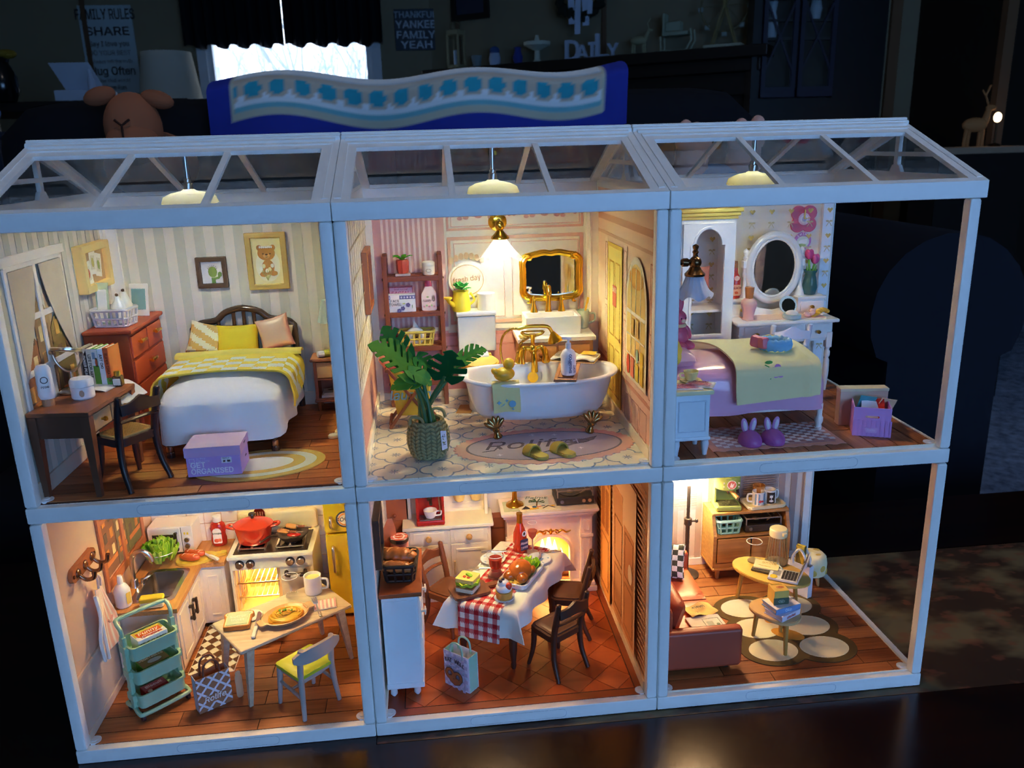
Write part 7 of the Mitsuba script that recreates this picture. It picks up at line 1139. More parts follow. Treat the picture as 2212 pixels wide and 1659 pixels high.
part(t, 'drawer', B(-3.1, 3.1, 13.38, 13.5, .5, 1.1, .04), 'f0e2c4', 's')
t = thing('casserole', 'red enamelled casserole with a black lid knob on the left burner', 'pot', R, 9.75, 15.2, 7.12); RD = 'b83020'
part(t, 'body', lathe([(1.05, 0), (1.2, .1), (1.4, 1.3), (1.42, 1.5)], 36, sx=1.08, sy=.9), RD, 'g', 50); part(t, 'lid', lathe([(1.5, 1.5), (1.5, 1.62), (1.1, 1.85), (.6, 2.0), (.55, 2.05), (.2, 2.1), (.02, 2.1)], 36, sx=1.08, sy=.9), RD, 'g', 50); part(t, 'knob', lathe([(.12, 2.1), (.12, 2.3), (.3, 2.4), (.26, 2.55), (.05, 2.6)], 16), '161412', 'g', 50)
for s in (-1, 1): part(t, 'handle', tube(spl([(s * 1.45, -.35, 1.4), (s * 1.95, -.3, 1.5), (s * 2.1, 0, 1.52), (s * 1.95, .3, 1.5), (s * 1.45, .35, 1.4)], 4), .14, 8, flat=.8), RD, 'g', 50)
t = thing('frying_pan', 'black frying pan on the right burner of the stove', 'pan', R, 12.85, 15.3, 7.12); part(t, 'pan', lathe([(.8, 0), (.95, .06), (1.3, .5), (1.34, .55), (1.26, .5), (.9, .1), (.02, .08)], 32), '201e1e', 'g', 50); part(t, 'handle', tube(spl([(-1.2, -.3, .45), (-1.7, -.6, .6), (-2.5, -1.1, .35)], 4), [.16, .13, .17], 8, flat=.6), '1a1818', 'g', 50)
for k, (x, y, z, r_, c, lab) in enumerate(((-.5, -.1, .5, -16, 'b98448', 'wooden spatula lying in the frying pan, nearer one'), (.1, .55, .6, -14, 'c08a4c', 'wooden spatula lying in the frying pan, farther one'))):
    u_ = thing('spatula', lab, 'spatula', R, 12.85 + x, 15.3 + y, 7.12 + z, r_); part(u_, 'blade', tf(plate(rrect(-.75, .25, -.32, .32, .25), 0, .1), (0, 0, .12), ry=8), c, 's', 20); part(u_, 'handle', tube([(.15, 0, .18), (1.5, .05, .15)], .085, 7), 'c0bcb8', 'met'); part(u_, 'grip', tube([(.35, 0, .2), (.9, .02, .2)], .11, 7), '6a3c24', 's')
solo('red_spoon_rest', 'red ladle bowl lying in the frying pan', 'ladle', tf(ell(.6, .3, .14, (0, 0, .3), 2), rz=-6), 'c42c28', 'g', R, 13.0, 15.0, 7.25, sm=60)
t = thing('turner', 'steel slotted turner standing behind the red casserole', 'spatula', R, 9.85, 17.3, 6.84); part(t, 'blade', up(plate(Polygon([(-.5, 1.2), (.5, 1.2), (.46, 2.0), (.1, 2.5), (-.1, 2.5), (-.46, 2.0)]).difference(unary_union([sbox(-.36 + .2 * k, 1.4, -.26 + .2 * k, 2.0) for k in range(4)])), 0, .05)), '8a6450', 'met', 0); part(t, 'handle', cyl(.07, 1.3, (0, .03, 0), 8), '8a6450', 'met')
t = thing('wall_hook', 'small yellow knob on the tiled kitchen wall', 'hook', R, 7.35, 18.32, 9.0); part(t, 'knob', tf(lathe([(.1, 0), (.1, .2), (.26, .3), (.2, .5)], 14), rx=90), 'e8cc50', 's')
# fridge
t = thing('fridge', 'tall yellow retro fridge with chrome handles right of the stove', 'fridge', R, 15.65, 14.0, 0); YL = 'ecc030'
part(t, 'body', B(0, 3.75, .4, 4.2, .2, 12.5, .2), YL, 'g'); part(t, 'door', B(.05, 3.7, 0, .4, .3, 7.75, .14), YL, 'g'); part(t, 'freezer_door', B(.05, 3.7, 0, .4, 7.9, 12.4, .14), YL, 'g')
for z0, z1 in ((4.4, 6.7), (8.35, 9.4)): part(t, 'handle', tube(spl([(.62, -.02, z0), (.62, -.3, z0 + .25), (.62, -.32, z1 - .25), (.62, -.02, z1)], 4), .13, 8, flat=.7), 'c8c0b8', 'met', 50)
art(t, 'badge', [(disc(1.75, 9.1, .72), '2a2c48'), (disc(1.75, 9.1, .6), 'f2e8dc'), (disc(1.75, 9.1, .54), 'e08c4c'), (disc(1.75, 9.1, .42), 'f2e8dc'), (text('FOOD', .34, True, (1.75, 8.95), True, .012, 8, 1.0, .15), '26284c')], (0, -.005, 0))
# wall rack and apron
t = thing('hook_rack', 'brown wooden rack with three curled hooks on the left kitchen wall', 'hook rack', R, .56, 4.4, 11.5); part(t, 'board', M(plate(rrect(-2.0, 2.0, -.5, .5, .48), 0, .3), (0, 0, 0), (0, 1, 0), (0, 0, 1)), '9a5c38', 's', 20)
for y in (-1.1, .1, 1.3): part(t, 'hook', cat(ell(.15, .34, .34, (.32, y, -.05), 1), tube(spl([(.3, y, -.15), (.75, y, -.55), (1.25, y, -.45), (1.4, y, .05)], 5), [.13, .14, .16], 8)), '8a6e60', 'met', 50)
for y in (-1.75, 1.75): part(t, 'screw', tf(cyl(.12, .06, n=10), (.3, y, 0), ry=90), '4a2c1c', 'met')
t = thing('apron', 'pink striped apron hanging from the middle hook of the rack', 'apron', R, 1.2, 4.3, 10.2)
P = np.array([[(.18 * math.sin(a * 5.2 + q * 3) * (.3 + q), .6 + (a - .35) * (1.0 + 2.1 * min(1, q * 1.6)), -.75 - 5.2 * q - .15 * math.sin(a * 4)) for a in np.linspace(0, 1, 22)] for q in np.linspace(0, 1, 16)])
acol = np.array([lin('eab4a4') if (i % 3) else lin('f4e6da') for q in range(16) for i in range(22)]); part(t, 'cloth', sheet(P, .05), np.vstack([acol, acol]), 'cloth', 60)
part(t, 'neck_strap', cat(tube(spl([(.2, -.15, .75), (.3, .15, .2), (.1, .55, -.8)], 5), .09, 6), tube(spl([(.2, -.15, .75), (.25, .7, 0), (.1, 1.0, -.8)], 5), .09, 6)), 'e4c8b8', 'cloth', 60); part(t, 'tie', cat(tube(spl([(.1, -.2, -1.0), (.25, -.3, -2.6), (.2, -.8, -4.2), (.1, -.4, -6.0)], 6), .13, 6), tube(spl([(.1, 0, -1.2), (.2, -.1, -3.2), (.1, .2, -6.2)], 6), .13, 6)), 'f0e6de', 'cloth', 60); part(t, 'pocket', tube([(.32, 1.0 + .35 * math.cos(a), -3.4 + .3 * math.sin(a)) for a in np.linspace(math.pi, 2 * math.pi, 9)], .07, 6), 'd0988c', 'cloth', 60)
# trolley
t = thing('trolley', 'mint green three tier trolley on black castors', 'trolley', R, 4.25, 4.4, 0, 42); MG = '8fbfa0'
for sx in (-1.72, 1.72): part(t, 'upright', B(sx - .16, sx + .16, -.28, .28, .55, 6.4, .08), MG, 's'); 
for z in (.95, 2.85, 4.75):
    o_ = rrect(-1.65, 1.65, -1.1, 1.1, .35); w_ = [plate(o_.difference(o_.buffer(-.07)), z, z + 1.0), plate(o_.buffer(.07).difference(o_.buffer(-.07)), z + .92, z + 1.03)]
    tr = part(t, 'tray', cat(*w_), MG, 's', 30); part(tr, 'mesh_base', plate(o_.buffer(-.02).difference(unary_union([disc(-1.2 + .3 * i, -.75 + .3 * j, .09, .09, 3) for i in range(9) for j in range(6)])), z, z + .06), '84b494', 's', 0)
    for sx in (-1.72, 1.72): part(tr, 'bracket', B(sx - .22, sx + .22, -.5, .5, z + .35, z + .95, .08), MG, 's')
hp = spl([(-1.72, 0, 6.2), (-1.78, .0, 6.9), (-1.8, .5, 7.3), (-1.4, .75, 7.4), (1.4, .75, 7.4), (1.8, .5, 7.3), (1.78, 0, 6.9), (1.72, 0, 6.2)], 6); part(t, 'handle', tube(hp, .15, 8), MG, 's', 60)
fr = spl([(-1.72, 0, .7), (-1.8, -.9, .6), (-1.4, -1.15, .55), (1.4, -1.15, .55), (1.8, -.9, .6), (1.72, 0, .7), (1.8, .9, .6), (1.4, 1.15, .55), (-1.4, 1.15, .55), (-1.8, .9, .6), (-1.72, 0, .7)], 4); part(t, 'base_frame', tube(fr, .16, 8), MG, 's', 60)
for sx in (-1.65, 1.65):
    for sy in (-.98, .98): part(t, 'castor', cat(tf(cyl(.26, .22, n=16), (sx - .11, sy, .26), ry=90), cyl(.1, .4, (sx, sy, .3), 8)), '1a1c28', 's')
def carton(name, label, z, w_, d_, h_, c, items, front, y=0, rz=0, x=0):
    q_ = np.array(place[t]) @ np.array([x, y, z, 1]); b_ = thing(name, label, 'box', 'H', q_[0], q_[1], q_[2], 42 + rz); part(b_, 'box', B(-w_ / 2, w_ / 2, -d_ / 2, d_ / 2, 0, h_, .03), c); art(b_, 'top_print', items, (0, 0, h_), (1, 0, 0), (0, 1, 0)); art(b_, 'front_print', front, (0, -d_ / 2, 0)); return b_
carton('bread_box', 'white carton reading FIVE FUNNY MULTI-GRAIN on the top tier', 4.85, 2.1, 1.3, 1.15, 'efe8dc', [(sbox(-1.0, -.1, 1.0, .62), 'b8b04c'), (sbox(-.85, -.2, .85, .35), 'c05a28'), (text('Funny', .36, True, (0, -.05), True, italic=.2), 'f4e6c4'), (text('Tomatoes', .24, True, (0, -.5), True), 'b8441c')], [(text('FIVE FUNNY', .22, True, (0, .66), True), '4a6048'), (text('MULTI-GRAIN', .22, True, (0, .3), True), '4a6048')], -.15)
carton('green_box', 'green carton with a silver window on the middle tier', 2.95, 2.0, 1.3, .8, '4c8c3c', [(sbox(-.95, -.6, .95, .6), '7c7448'), (text('VEGETABLES', .2, True, (0, .3), True), 'e8e0c0'), (disc(.05, -.12, .5, .25), 'b8c4bc')], [(sbox(-.95, .05, .95, .7), '4fa03c')], -.1)
carton('red_box', 'dark red carton on the bottom tier', 1.05, 1.7, 1.2, .65, '8c2428', [(sbox(-.8, -.2, .8, .55), 'a85c60'), (text('Biscuit', .28, True, (0, .08), True), 'f0d8d0'), (disc(-.5, -.35, .16), 'e8d8d0')], [(sbox(-.75, .1, .3, .5), '6c1c1c')], -.15, 0, -.2)
# table
t = thing('kitchen_table', 'grey oak kitchen table with splayed tapered legs', 'table', R, 13.0, 7.45, 0, 35.5); part(t, 'tabletop', B(-4.5, 4.5, -2.55, 2.55, 4.42, 4.7, .12), 'b8aa96', 'ash', 0)
for sx in (-1, 1):
    for sy in (-1, 1): part(t, 'leg', hull([(sx * (3.9 + o_) + a, sy * (2.15 + o_ * .6) + b, z) for o_, z, k in ((.25, 0, .13), (-.25, 4.45, .3)) for a in (-k, k) for b in (-k, k)]), 'b0a492', 'ash', 0)
t = thing('kitchen_chair', 'grey chair with a lime green seat at the kitchen table', 'chair', R, 15.1, 3.15, 0, 43); GC = 'a5a09c'
for s in (-1, 1):
    part(t, 'back_post', tube(spl([(s * 1.5, -1.55, 0), (s * 1.35, -1.35, 1.8), (s * 1.3, -1.3, 3.3), (s * 1.3, -1.5, 5.0), (s * 1.25, -1.62, 5.5)], 5), [.16, .22, .22, .2], 9), GC, 's', 50); part(t, 'leg', tube([(s * 1.45, 1.5, 0), (s * 1.3, 1.25, 3.1)], [.15, .24], 9), GC, 's', 50); part(t, 'side_rail', tube([(s * 1.4, -1.4, 1.6), (s * 1.36, 1.35, 1.9)], .13, 8), GC, 's', 50)
part(t, 'front_rail', tube([(-1.35, 0, 1.75), (1.35, 0, 1.75)], .11, 8), GC, 's'); part(t, 'seat_frame', cat(B(-1.35, 1.35, 1.05, 1.3, 2.75, 3.15, .06), B(-1.3, 1.3, -1.3, -1.1, 2.75, 3.15, .06), B(-1.4, -1.15, -1.2, 1.2, 2.75, 3.15, .06), B(1.15, 1.4, -1.2, 1.2, 2.75, 3.15, .06)), GC, 's')
part(t, 'seat', cat(plate(rrect(-1.55, 1.55, -1.45, 1.5, .25), 3.1, 3.35), tf(pillow(3.0, 2.85, .35, 13, .01), (0, .02, 3.36))), 'b4c431', 's', 50, 'lime green upholstered seat')
bp = np.array([[(1.85 * u, -1.55 + .3 * u * u - .14, 4.95 + .55 * v_ * (1 - .18 * u * u) ** .8 * (1 - abs(u) ** 5 * .6)) for v_ in (-1, -.5, 0, .5, 1)] for u in np.linspace(-1, 1, 15)]); part(t, 'backrest', sheet(bp[::-1], .26), GC, 's', 50)
t = thing('toast', 'slice of bread with pale green spread on the kitchen table', 'toast', R, 9.9, 6.6, 4.72, 4); bs = unary_union([rrect(-.95, .95, -1.0, .75, .2), disc(-.55, .72, .55, .4), disc(.55, .72, .55, .4), disc(0, .8, .6, .35)]); part(t, 'crust', plate(bs, 0, .34), 'b9702c', 's', 20); part(t, 'crumb', plate(bs.buffer(-.1), .34, .37), 'e8d8a0', 'm', 20); part(t, 'spread', plate(bs.buffer(-.2), .37, .41), 'b8c49c', 's', 20); art(t, 'lettering', [(text('butter', .3, False, (0, .15), True), 'dce4c8'), (text('toast', .3, False, (0, -.35), True), 'dce4c8')], (0, 0, .41), (1, 0, 0), (0, 1, 0))
t = thing('dessert_plate', 'small cream dish under the right edge of the bread slice', 'plate', R, 10.75, 7.4, 4.7); part(t, 'plate', lathe([(.5, 0), (.8, .1), (.76, .14), (.02, .06)], 24), 'ecdcc0', 's', 50)
t = thing('table_knife', 'cream handled table knife between the bread and the pasta dish', 'knife', R, 11.35, 5.9, 4.72, 92); part(t, 'handle', B(-1.6, -.1, -.15, .15, 0, .2, .09), 'efe4cc', 's'); part(t, 'blade', plate(Polygon([(-.15, -.16), (1.6, -.16), (2.0, .08), (1.8, .18), (-.15, .14)]), .06, .12), 'b8b8b4', 'met', 0)
t = thing('pasta_dish', 'oval tan baking dish filled with pasta on the kitchen table', 'dish', R, 13.35, 6.75, 4.72, 34); part(t, 'dish', lathe([(1.1, 0), (1.25, .08), (1.55, .4), (1.48, .42), (1.2, .16), (.02, .12)], 40, sx=1.15, sy=.92), 'd9a070', 's', 50); part(t, 'ear', cat(*[tf(plate(rrect(-.3, .35, -.45, .45, .2), .3, .4), (s * 1.85, 0, 0)) for s in (-1, 1)]), 'd9a070', 's', 20)
r2 = random.Random(9); ns = []
for k in range(46):
    a = r2.uniform(0, 6.28); r_ = r2.uniform(.2, 1.15); ph = r2.uniform(.8, 2.2); ns.append(tube([(1.12 * r_ * math.cos(a + ph * q) * (1 - .15 * q), .88 * r_ * math.sin(a + ph * q), .35 + .28 * (1 - r_) + r2.uniform(0, .03) + .06 * math.sin(q * 5)) for q in np.linspace(0, 1, 8)], .075, 5))
part(t, 'pasta', cat(ns, ell(1.35, 1.05, .3, (0, 0, .2), 2)), 'e8a030', 's', 60, stuff=True); part(t, 'herbs', cat([ell(.09, .06, .04, (r2.uniform(-.5, .5), r2.uniform(-.4, .4), .66), 1) for _ in range(12)]), '4c7c2c', 'm', 60, stuff=True)
def fork(label, room, x, y, z, rot, L=2.6, spoon=False, knife=False, tilt=0):
    t = thing('fork', label, 'fork', room, x, y, z, rot); part(t, 'handle', tf(cat(tube([(-L / 2, 0, .08), (L * .1, 0, .08)], [.12, .06], 6, flat=.6), ell(.2, .14, .07, (-L / 2, 0, .08), 1)), ry=tilt), 'd8d6d2', 'met', 50); part(t, 'tines', tf(cat(B(L * .08, L * .24, -.2, .2, .05, .12, .03), *[B(L * .22, L * .5, -.2 + .115 * k, -.14 + .115 * k, .06, .12) for k in range(4)]), ry=tilt), 'd8d6d2', 'met'); return t
fork('ornate silver fork beside the striped napkin on the kitchen table', R, 15.45, 8.1, 4.72, 108, 2.9)
t = thing('napkin', 'pink and white striped napkin at the right end of the kitchen table', 'napkin', R, 16.05, 8.2, 4.71, 10); part(t, 'cloth', B(-.85, .85, -.7, .7, 0, .1, .04), 'f0dcd0', 'cloth'); art(t, 'stripes', [(sbox(-.8 + .3 * k, -.68, -.66 + .3 * k, .68), 'e0a0a0') for k in range(6)], (0, 0, .1), (1, 0, 0), (0, 1, 0))
t = thing('mug', 'plain white mug of coffee on the kitchen table', 'mug', R, 14.95, 10.3, 4.72); part(t, 'cup', cat(lathe([(.62, 0), (.68, .06), (.68, 1.5), (.6, 1.5), (.56, .2), (.02, .18)], 28), tube(spl([(.66, -.1, 1.2), (1.15, -.2, 1.15), (1.15, -.2, .5), (.66, -.1, .35)], 4), .1, 8)), 'f0ece4', 's', 50); part(t, 'drink', cyl(.6, .02, (0, 0, 1.25), 24), 'e8cc7c', 's')
t = thing('tumbler', 'ribbed clear glass tumbler on the kitchen table in front of the oven', 'glass', R, 13.3, 10.0, 4.72); part(t, 'glass', shell([(.5, .05), (.56, .3), (.62, 1.7)], 32, (0, 0, 0), 16, .02), 'ffffff', 'glass', 60); part(t, 'base', cyl(.5, .12, (0, 0, 0), 24), 'e0d4c4', 'glass'); part(t, 'rim', tube([(.62 * math.cos(a), .62 * math.sin(a), 1.7) for a in np.arange(28) * 2 * np.pi / 28], .03, 5, True), 'f0e8dc', 'g')
# rug, bag
g = thing('checkered_runner', 'dark brown and white diamond checked runner on the kitchen floor', 'rug', R, 7.1, 11.0, 0, 0); base = rrect(-1.75, 1.75, -3.5, 3.5, .2); part(g, 'base', plate(base, 0, .04), 'e9dccb', 'cloth', 20)
art(g, 'diamonds', [(Polygon([(x, y - .48), (x + .44, y), (x, y + .48), (x - .44, y)]).intersection(base.buffer(-.04)), '4a3428') for i in range(-2, 3) for j in range(-4, 5) for x, y in ((i * .88, j * .97),) if Polygon([(x, y - .48), (x + .44, y), (x, y + .48), (x - .44, y)]).intersection(base.buffer(-.04)).area > .02] , (0, 0, .04), (1, 0, 0), (0, 1, 0), .006, 'cloth')
def paperbag(label, room, x, y, rot, w_, d_, h_, c, side, items, hc, name='paper_bag', hh=1.0):
    t = thing(name, label, 'bag', room, x, y, 0, rot); k = .04
    part(t, 'front', B(0, w_, 0, k, 0, h_), c); part(t, 'back', B(0, w_, d_ - k, d_, 0, h_), c); part(t, 'side', B(w_ - k, w_, k, d_ - k, 0, h_), side); part(t, 'side', B(0, k, k, d_ - k, 0, h_), side); part(t, 'bottom', B(0, w_, 0, d_, 0, k), c)
    for yy_ in (.06, d_ - .06): part(t, 'handle', tube(spl([(w_ * .25, yy_, h_ * .9), (w_ * .3, yy_, h_ + hh * .7), (w_ * .5, yy_, h_ + hh), (w_ * .7, yy_, h_ + hh * .7), (w_ * .75, yy_, h_ * .9)], 5), .08, 7), hc, 's', 60)
    art(t, 'print', items, (0, -.004, 0)); return t
lat = [(LineString([(a, 0), (a + 2.75, 2.75)]).buffer(.075).intersection(sbox(0, 0, 2.4, 2.75)), 'e6e4ea') for a in (-2.1, -1.2, -.3, .6, 1.5)] + [(LineString([(a, 0), (a - 2.75, 2.75)]).buffer(.075).intersection(sbox(0, 0, 2.4, 2.75)), 'e6e4ea') for a in (.9, 1.8, 2.7, 3.6, 4.5)]
paperbag('brown paper bag with a white lattice print on the kitchen floor', R, 7.5, 2.7, 33, 2.4, .9, 2.75, 'a07050', 'a8bccc', [(g_, c_) for g_, c_ in lat if g_.area > .01] + [(sbox(.5, .6, 1.95, 1.2), 'a07050'), (text('Rolife', .42, True, (1.22, .74), True, .012, 0, 1.0, .15), 'efe9e4')], '6a4030', hh=1.15)
solo('wooden_offcut', 'small pale wooden cutting board leaning behind the lattice bag', 'cutting board', cat(up(plate(rrect(-.25, .25, 0, 1.9, .2), 0, .1)), up(plate(disc(0, 2.0, .2), 0, .1))), 'd8b088', 's', R, 9.95, 4.4, 0, 33)

# ---------------------------------------------------------------- lower middle: dining room
R = 'L2'
t = thing('ceiling_light', 'round warm ceiling light hidden above the dining table', 'lamp', R, 8.6, 9.0, 0)
part(t, 'housing', cyl(2.2, .35, (0, 0, 16.1), 28), 'f0ece4', 's'); part(t, 'diffuser', lathe([(.02, 15.75), (1.5, 15.85), (1.9, 16.1)], 28), 'fff2dc', emitter={'type': 'area', 'radiance': {'type': 'rgb', 'value': (WARM * CEIL_D).tolist()}})
t = thing('sideboard', 'tall white sideboard with a wooden top at the front left of the dining room', 'sideboard', R, .72, 2.55, 0)
part(t, 'top', B(-.05, 2.95, -.1, 6.6, 8.15, 8.5, .06), '8a4a28', 's', label='brown wooden top'); part(t, 'body', B(.1, 2.65, 0, 6.5, .95, 8.15, .04), 'e9edf0', 's'); part(t, 'plinth', B(.05, 2.75, -.05, 6.55, .75, 1.2, .06), 'e9edf0', 's'); part(t, 'side_panel', B(.3, 2.5, -.03, .05, 1.35, 7.9, .02), 'e4eaee', 's')
for y0, y1 in ((.2, 3.15), (3.3, 6.3)): d_ = part(t, 'door', cat(B(2.62, 2.76, y0, y1, 1.4, 7.9, .04), B(2.74, 2.82, y0 + .4, y1 - .4, 1.9, 4.4, .03), B(2.74, 2.82, y0 + .4, y1 - .4, 4.8, 7.4, .03)), 'f0ece2', 's'); part(d_, 'pull', cat(tf(cyl(.12, .3, n=10), (2.8, y0 + .45, 6.6), ry=90), tf(lathe([(.32, 0), (.32, .1), (.1, .14)], 18), (3.05, y0 + .45, 6.6), ry=90)), 'e8dcc4', 's')
for x in (.5, 2.2):
    for y in (.35, 6.1): part(t, 'foot', lathe([(.12, 0), (.26, .2), (.24, .5), (.34, .75)], 14, (x, y, 0)), 'e9edf0', 's', 50)
wire_basket('bread_basket', 'black wire bread basket on the dining sideboard', R, 2.2, 5.2, 8.5, 2.35, 2.7, 1.3, '17181a', -4, 4, 4, .1, .86)
def loaf(label, x, y, z, L, r_, rot, n_, c, ry=0):
    t = thing('baguette', label, 'bread', R, x, y, z, rot); p_ = [(L * (q - .5), 0, .12 * math.sin(q * math.pi)) for q in np.linspace(0, 1, 21)]
    part(t, 'crust', tf(tube(p_, [r_ * (.25 + .75 * math.sin(math.pi * q) ** .5) * (1 + .07 * math.sin(q * n_ * 6.28)) for q in np.linspace(0, 1, 21)], 12, flat=.85), ry=ry), c, 's', 60)
    for k in range(n_): q = (k + .8) / (n_ + .6); part(t, 'score', tf(tube([(L * (q - .5) - .2, -r_ * .5, r_ * .78), (L * (q - .5), 0, r_ * 1.0), (L * (q - .5) + .2, r_ * .5, r_ * .72)], .06, 5), ry=ry), 'cf9450', 's', 60)
loaf('thick scored baguette at the back of the black bread basket', 2.0, 5.55, 9.75, 3.0, .68, -8, 5, 'a8622c', 4)
loaf('slim braided baguette lying along the front of the bread basket', 1.9, 4.35, 9.5, 2.9, .48, -4, 6, 'a86a38', 6)
t = thing('jam_jar', 'jam jar with a red checked lid behind the bread basket', 'jar', R, 2.05, 8.2, 8.5); part(t, 'glass', lathe([(.6, 0), (.68, .1), (.68, 1.1), (.6, 1.25)], 24), 'd88a78', 'g', 50); part(t, 'lid', cyl(.72, .34, (0, 0, 1.2), 24, b=.04), '2a1c1c', 's'); art(t, 'lid_print', [(disc(0, 0, .66), 'c85a48'), (disc(0, 0, .45), 'f0e0d4'), (disc(0, 0, .34), 'b8442c')] + [(sbox(-.6, -.06 + y, .6, .02 + y), 'f0d8cc') for y in (-.4, 0, .4)], (0, 0, 1.54), (1, 0, 0), (0, 1, 0)); part(t, 'label', up(plate(rrect(-.3, .3, .2, .9, .05), .69, .71)), 'efe2d4')
solo('orange_bag', 'orange paper bag of bread standing at the back of the sideboard', 'bag', cat(hull([(-.55, -.3, 0), (.55, -.3, 0), (-.5, .3, 0), (.5, .3, 0), (-.45, -.12, 2.2), (.45, -.12, 2.2), (-.4, .1, 2.2), (.4, .1, 2.2), (-.1, 0, 2.9), (.25, 0, 2.9)])), 'd8763c', 's', R, 1.35, 8.55, 8.5, 10)
t = thing('black_frame', 'black picture frame on the left wall above the sideboard', 'picture', R, .56, 2.9, 10.2); part(t, 'frame', cat(B(0, .5, 0, 3.6, 0, .4, .04), B(0, .5, 0, 3.6, 3.3, 3.7, .04), B(0, .5, 0, .4, .3, 3.4, .04), B(0, .5, 3.2, 3.6, .3, 3.4, .04)), '17171a', 's'); part(t, 'print', B(0, .2, .3, 3.3, .3, 3.4), 'cfc6b8')
t = thing('wall_cupboard', 'dark brown cupboard on the back wall left of the white dresser', 'cupboard', R, .6, 17.0, 6.4); part(t, 'body', B(0, 1.75, 0, 1.35, .8, 6, .05), '8a4c34', 's'); part(t, 'bracket', up(plate(Polygon([(0, .8), (1.75, .8), (1.7, .5), (1.1, .3), (.6, -.4), (0, -.7)]), -.1, 0)), '8a4c34', 's'); knob(t, .7, 0, 1.4, '6a3422', 's')
t = thing('white_dresser', 'white kitchen dresser with two drawers and panelled doors', 'dresser', R)
part(t, 'top', B(1.95, 9.75, 15.1, 18.2, 6.95, 7.3, .1), 'f0e6cc', 's'); part(t, 'body', B(2.25, 9.5, 15.4, 18.2, .3, 6.95, .05), 'efe4ca', 's'); part(t, 'base', B(2.1, 9.65, 15.25, 18.2, 0, .5, .06), 'efe4ca', 's')
for x0, x1 in ((2.55, 5.75), (6.0, 9.2)):
    d_ = part(t, 'drawer', cat(B(x0, x1, 15.28, 15.42, 5.6, 6.85, .04), B(x0 + .3, x1 - .3, 15.22, 15.3, 5.8, 6.65, .03)), 'f0e6ce', 's'); part(d_, 'knob', tf(lathe([(.14, 0), (.14, .15), (.27, .25), (.24, .45), (.05, .5)], 16), ((x0 + x1) / 2, 15.26, 6.2), rx=90), 'c89c54', 's', 50)
    d_ = part(t, 'door', cat(B(x0, x1, 15.28, 15.42, .7, 5.4, .04), frame_ := up(tf(plate(frame2(x0 + .45, 1.1, x1 - .45, 5.0, .18), -15.28, -15.18)))), 'f0e6ce', 's'); part(d_, 'pull', B(x1 - .35 if x0 < 4 else x0 + .2, x1 - .2 if x0 < 4 else x0 + .35, 15.1, 15.28, 2.6, 3.9, .05), 'c8b48c', 's')
part(t, 'hutch', cat(B(2.45, 2.75, 16.9, 18.2, 7.3, 15.5, .05), B(9.1, 9.4, 16.9, 18.2, 7.3, 15.5, .05), B(2.7, 9.15, 18.0, 18.2, 7.3, 15.5), B(2.4, 9.45, 16.8, 18.2, 11.4, 11.65, .04), up(tf(plate(frame2(6.3, 7.45, 9.0, 8.15, .12), -18.0, -17.94)))), 'f0e4c6', 's')
for k, x in enumerate((6.95, 8.4)): 
    u_ = thing('hanging_cup', f'yellow cup hanging under the dresser shelf, {("left", "right")[k]} one', 'cup', R, x, 17.3, 8.55); part(u_, 'cup', cat(lathe([(.25, 0), (.42, .12), (.55, .6), (.58, 1.2), (.5, 1.2), (.3, .3), (.02, .2)], 22), tube(spl([(0, .3, 1.0), (0, .2, 2.0), (0, .1, 2.85)], 4), .05, 5)), 'e8cc78', 's', 50)
t = thing('espresso_machine', 'red espresso machine on the white dresser', 'coffee machine', R, 4.4, 16.0, 7.32); RE = 'a42420'
part(t, 'body', cat(B(-1.2, 1.2, -.75, 1.2, 0, .45, .12), B(-1.2, 1.2, .45, 1.2, .3, 3.6, .12), B(-1.2, 1.2, -.6, 1.2, 2.7, 3.8, .15), B(-1.2, -1.0, -.1, 1.1, .3, 3), B(1.0, 1.2, -.1, 1.1, .3, 3)), RE, 'g'); part(t, 'drip_tray', cat(B(-.95, .95, -.65, .4, .45, .5), *[B(-.9, .9, -.6 + .13 * k, -.55 + .13 * k, .5, .54) for k in range(8)]), 'b8b0a8', 'met'); part(t, 'group', cat(cyl(.2, .7, (0, -.1, 2.1), 14), tube([(.05, -.2, 2.2), (.1, -1.0, 2.1)], .13, 8)), '1c1816', 's'); part(t, 'steam_wand', tube([(.75, -.4, 2.6), (.85, -.55, 1.2)], .06, 6), 'd0ccc8', 'met')
t = thing('espresso_cup', 'white cup under the red espresso machine', 'cup', R, 4.4, 15.75, 7.86); part(t, 'cup', cat(lathe([(.25, 0), (.4, .1), (.55, .55), (.58, .75), (.5, .75), (.3, .15), (.02, .12)], 22), tube(spl([(.5, 0, .6), (.9, 0, .6), (.85, 0, .25), (.4, 0, .2)], 4), .07, 6)), 'f2eeea', 's', 50)
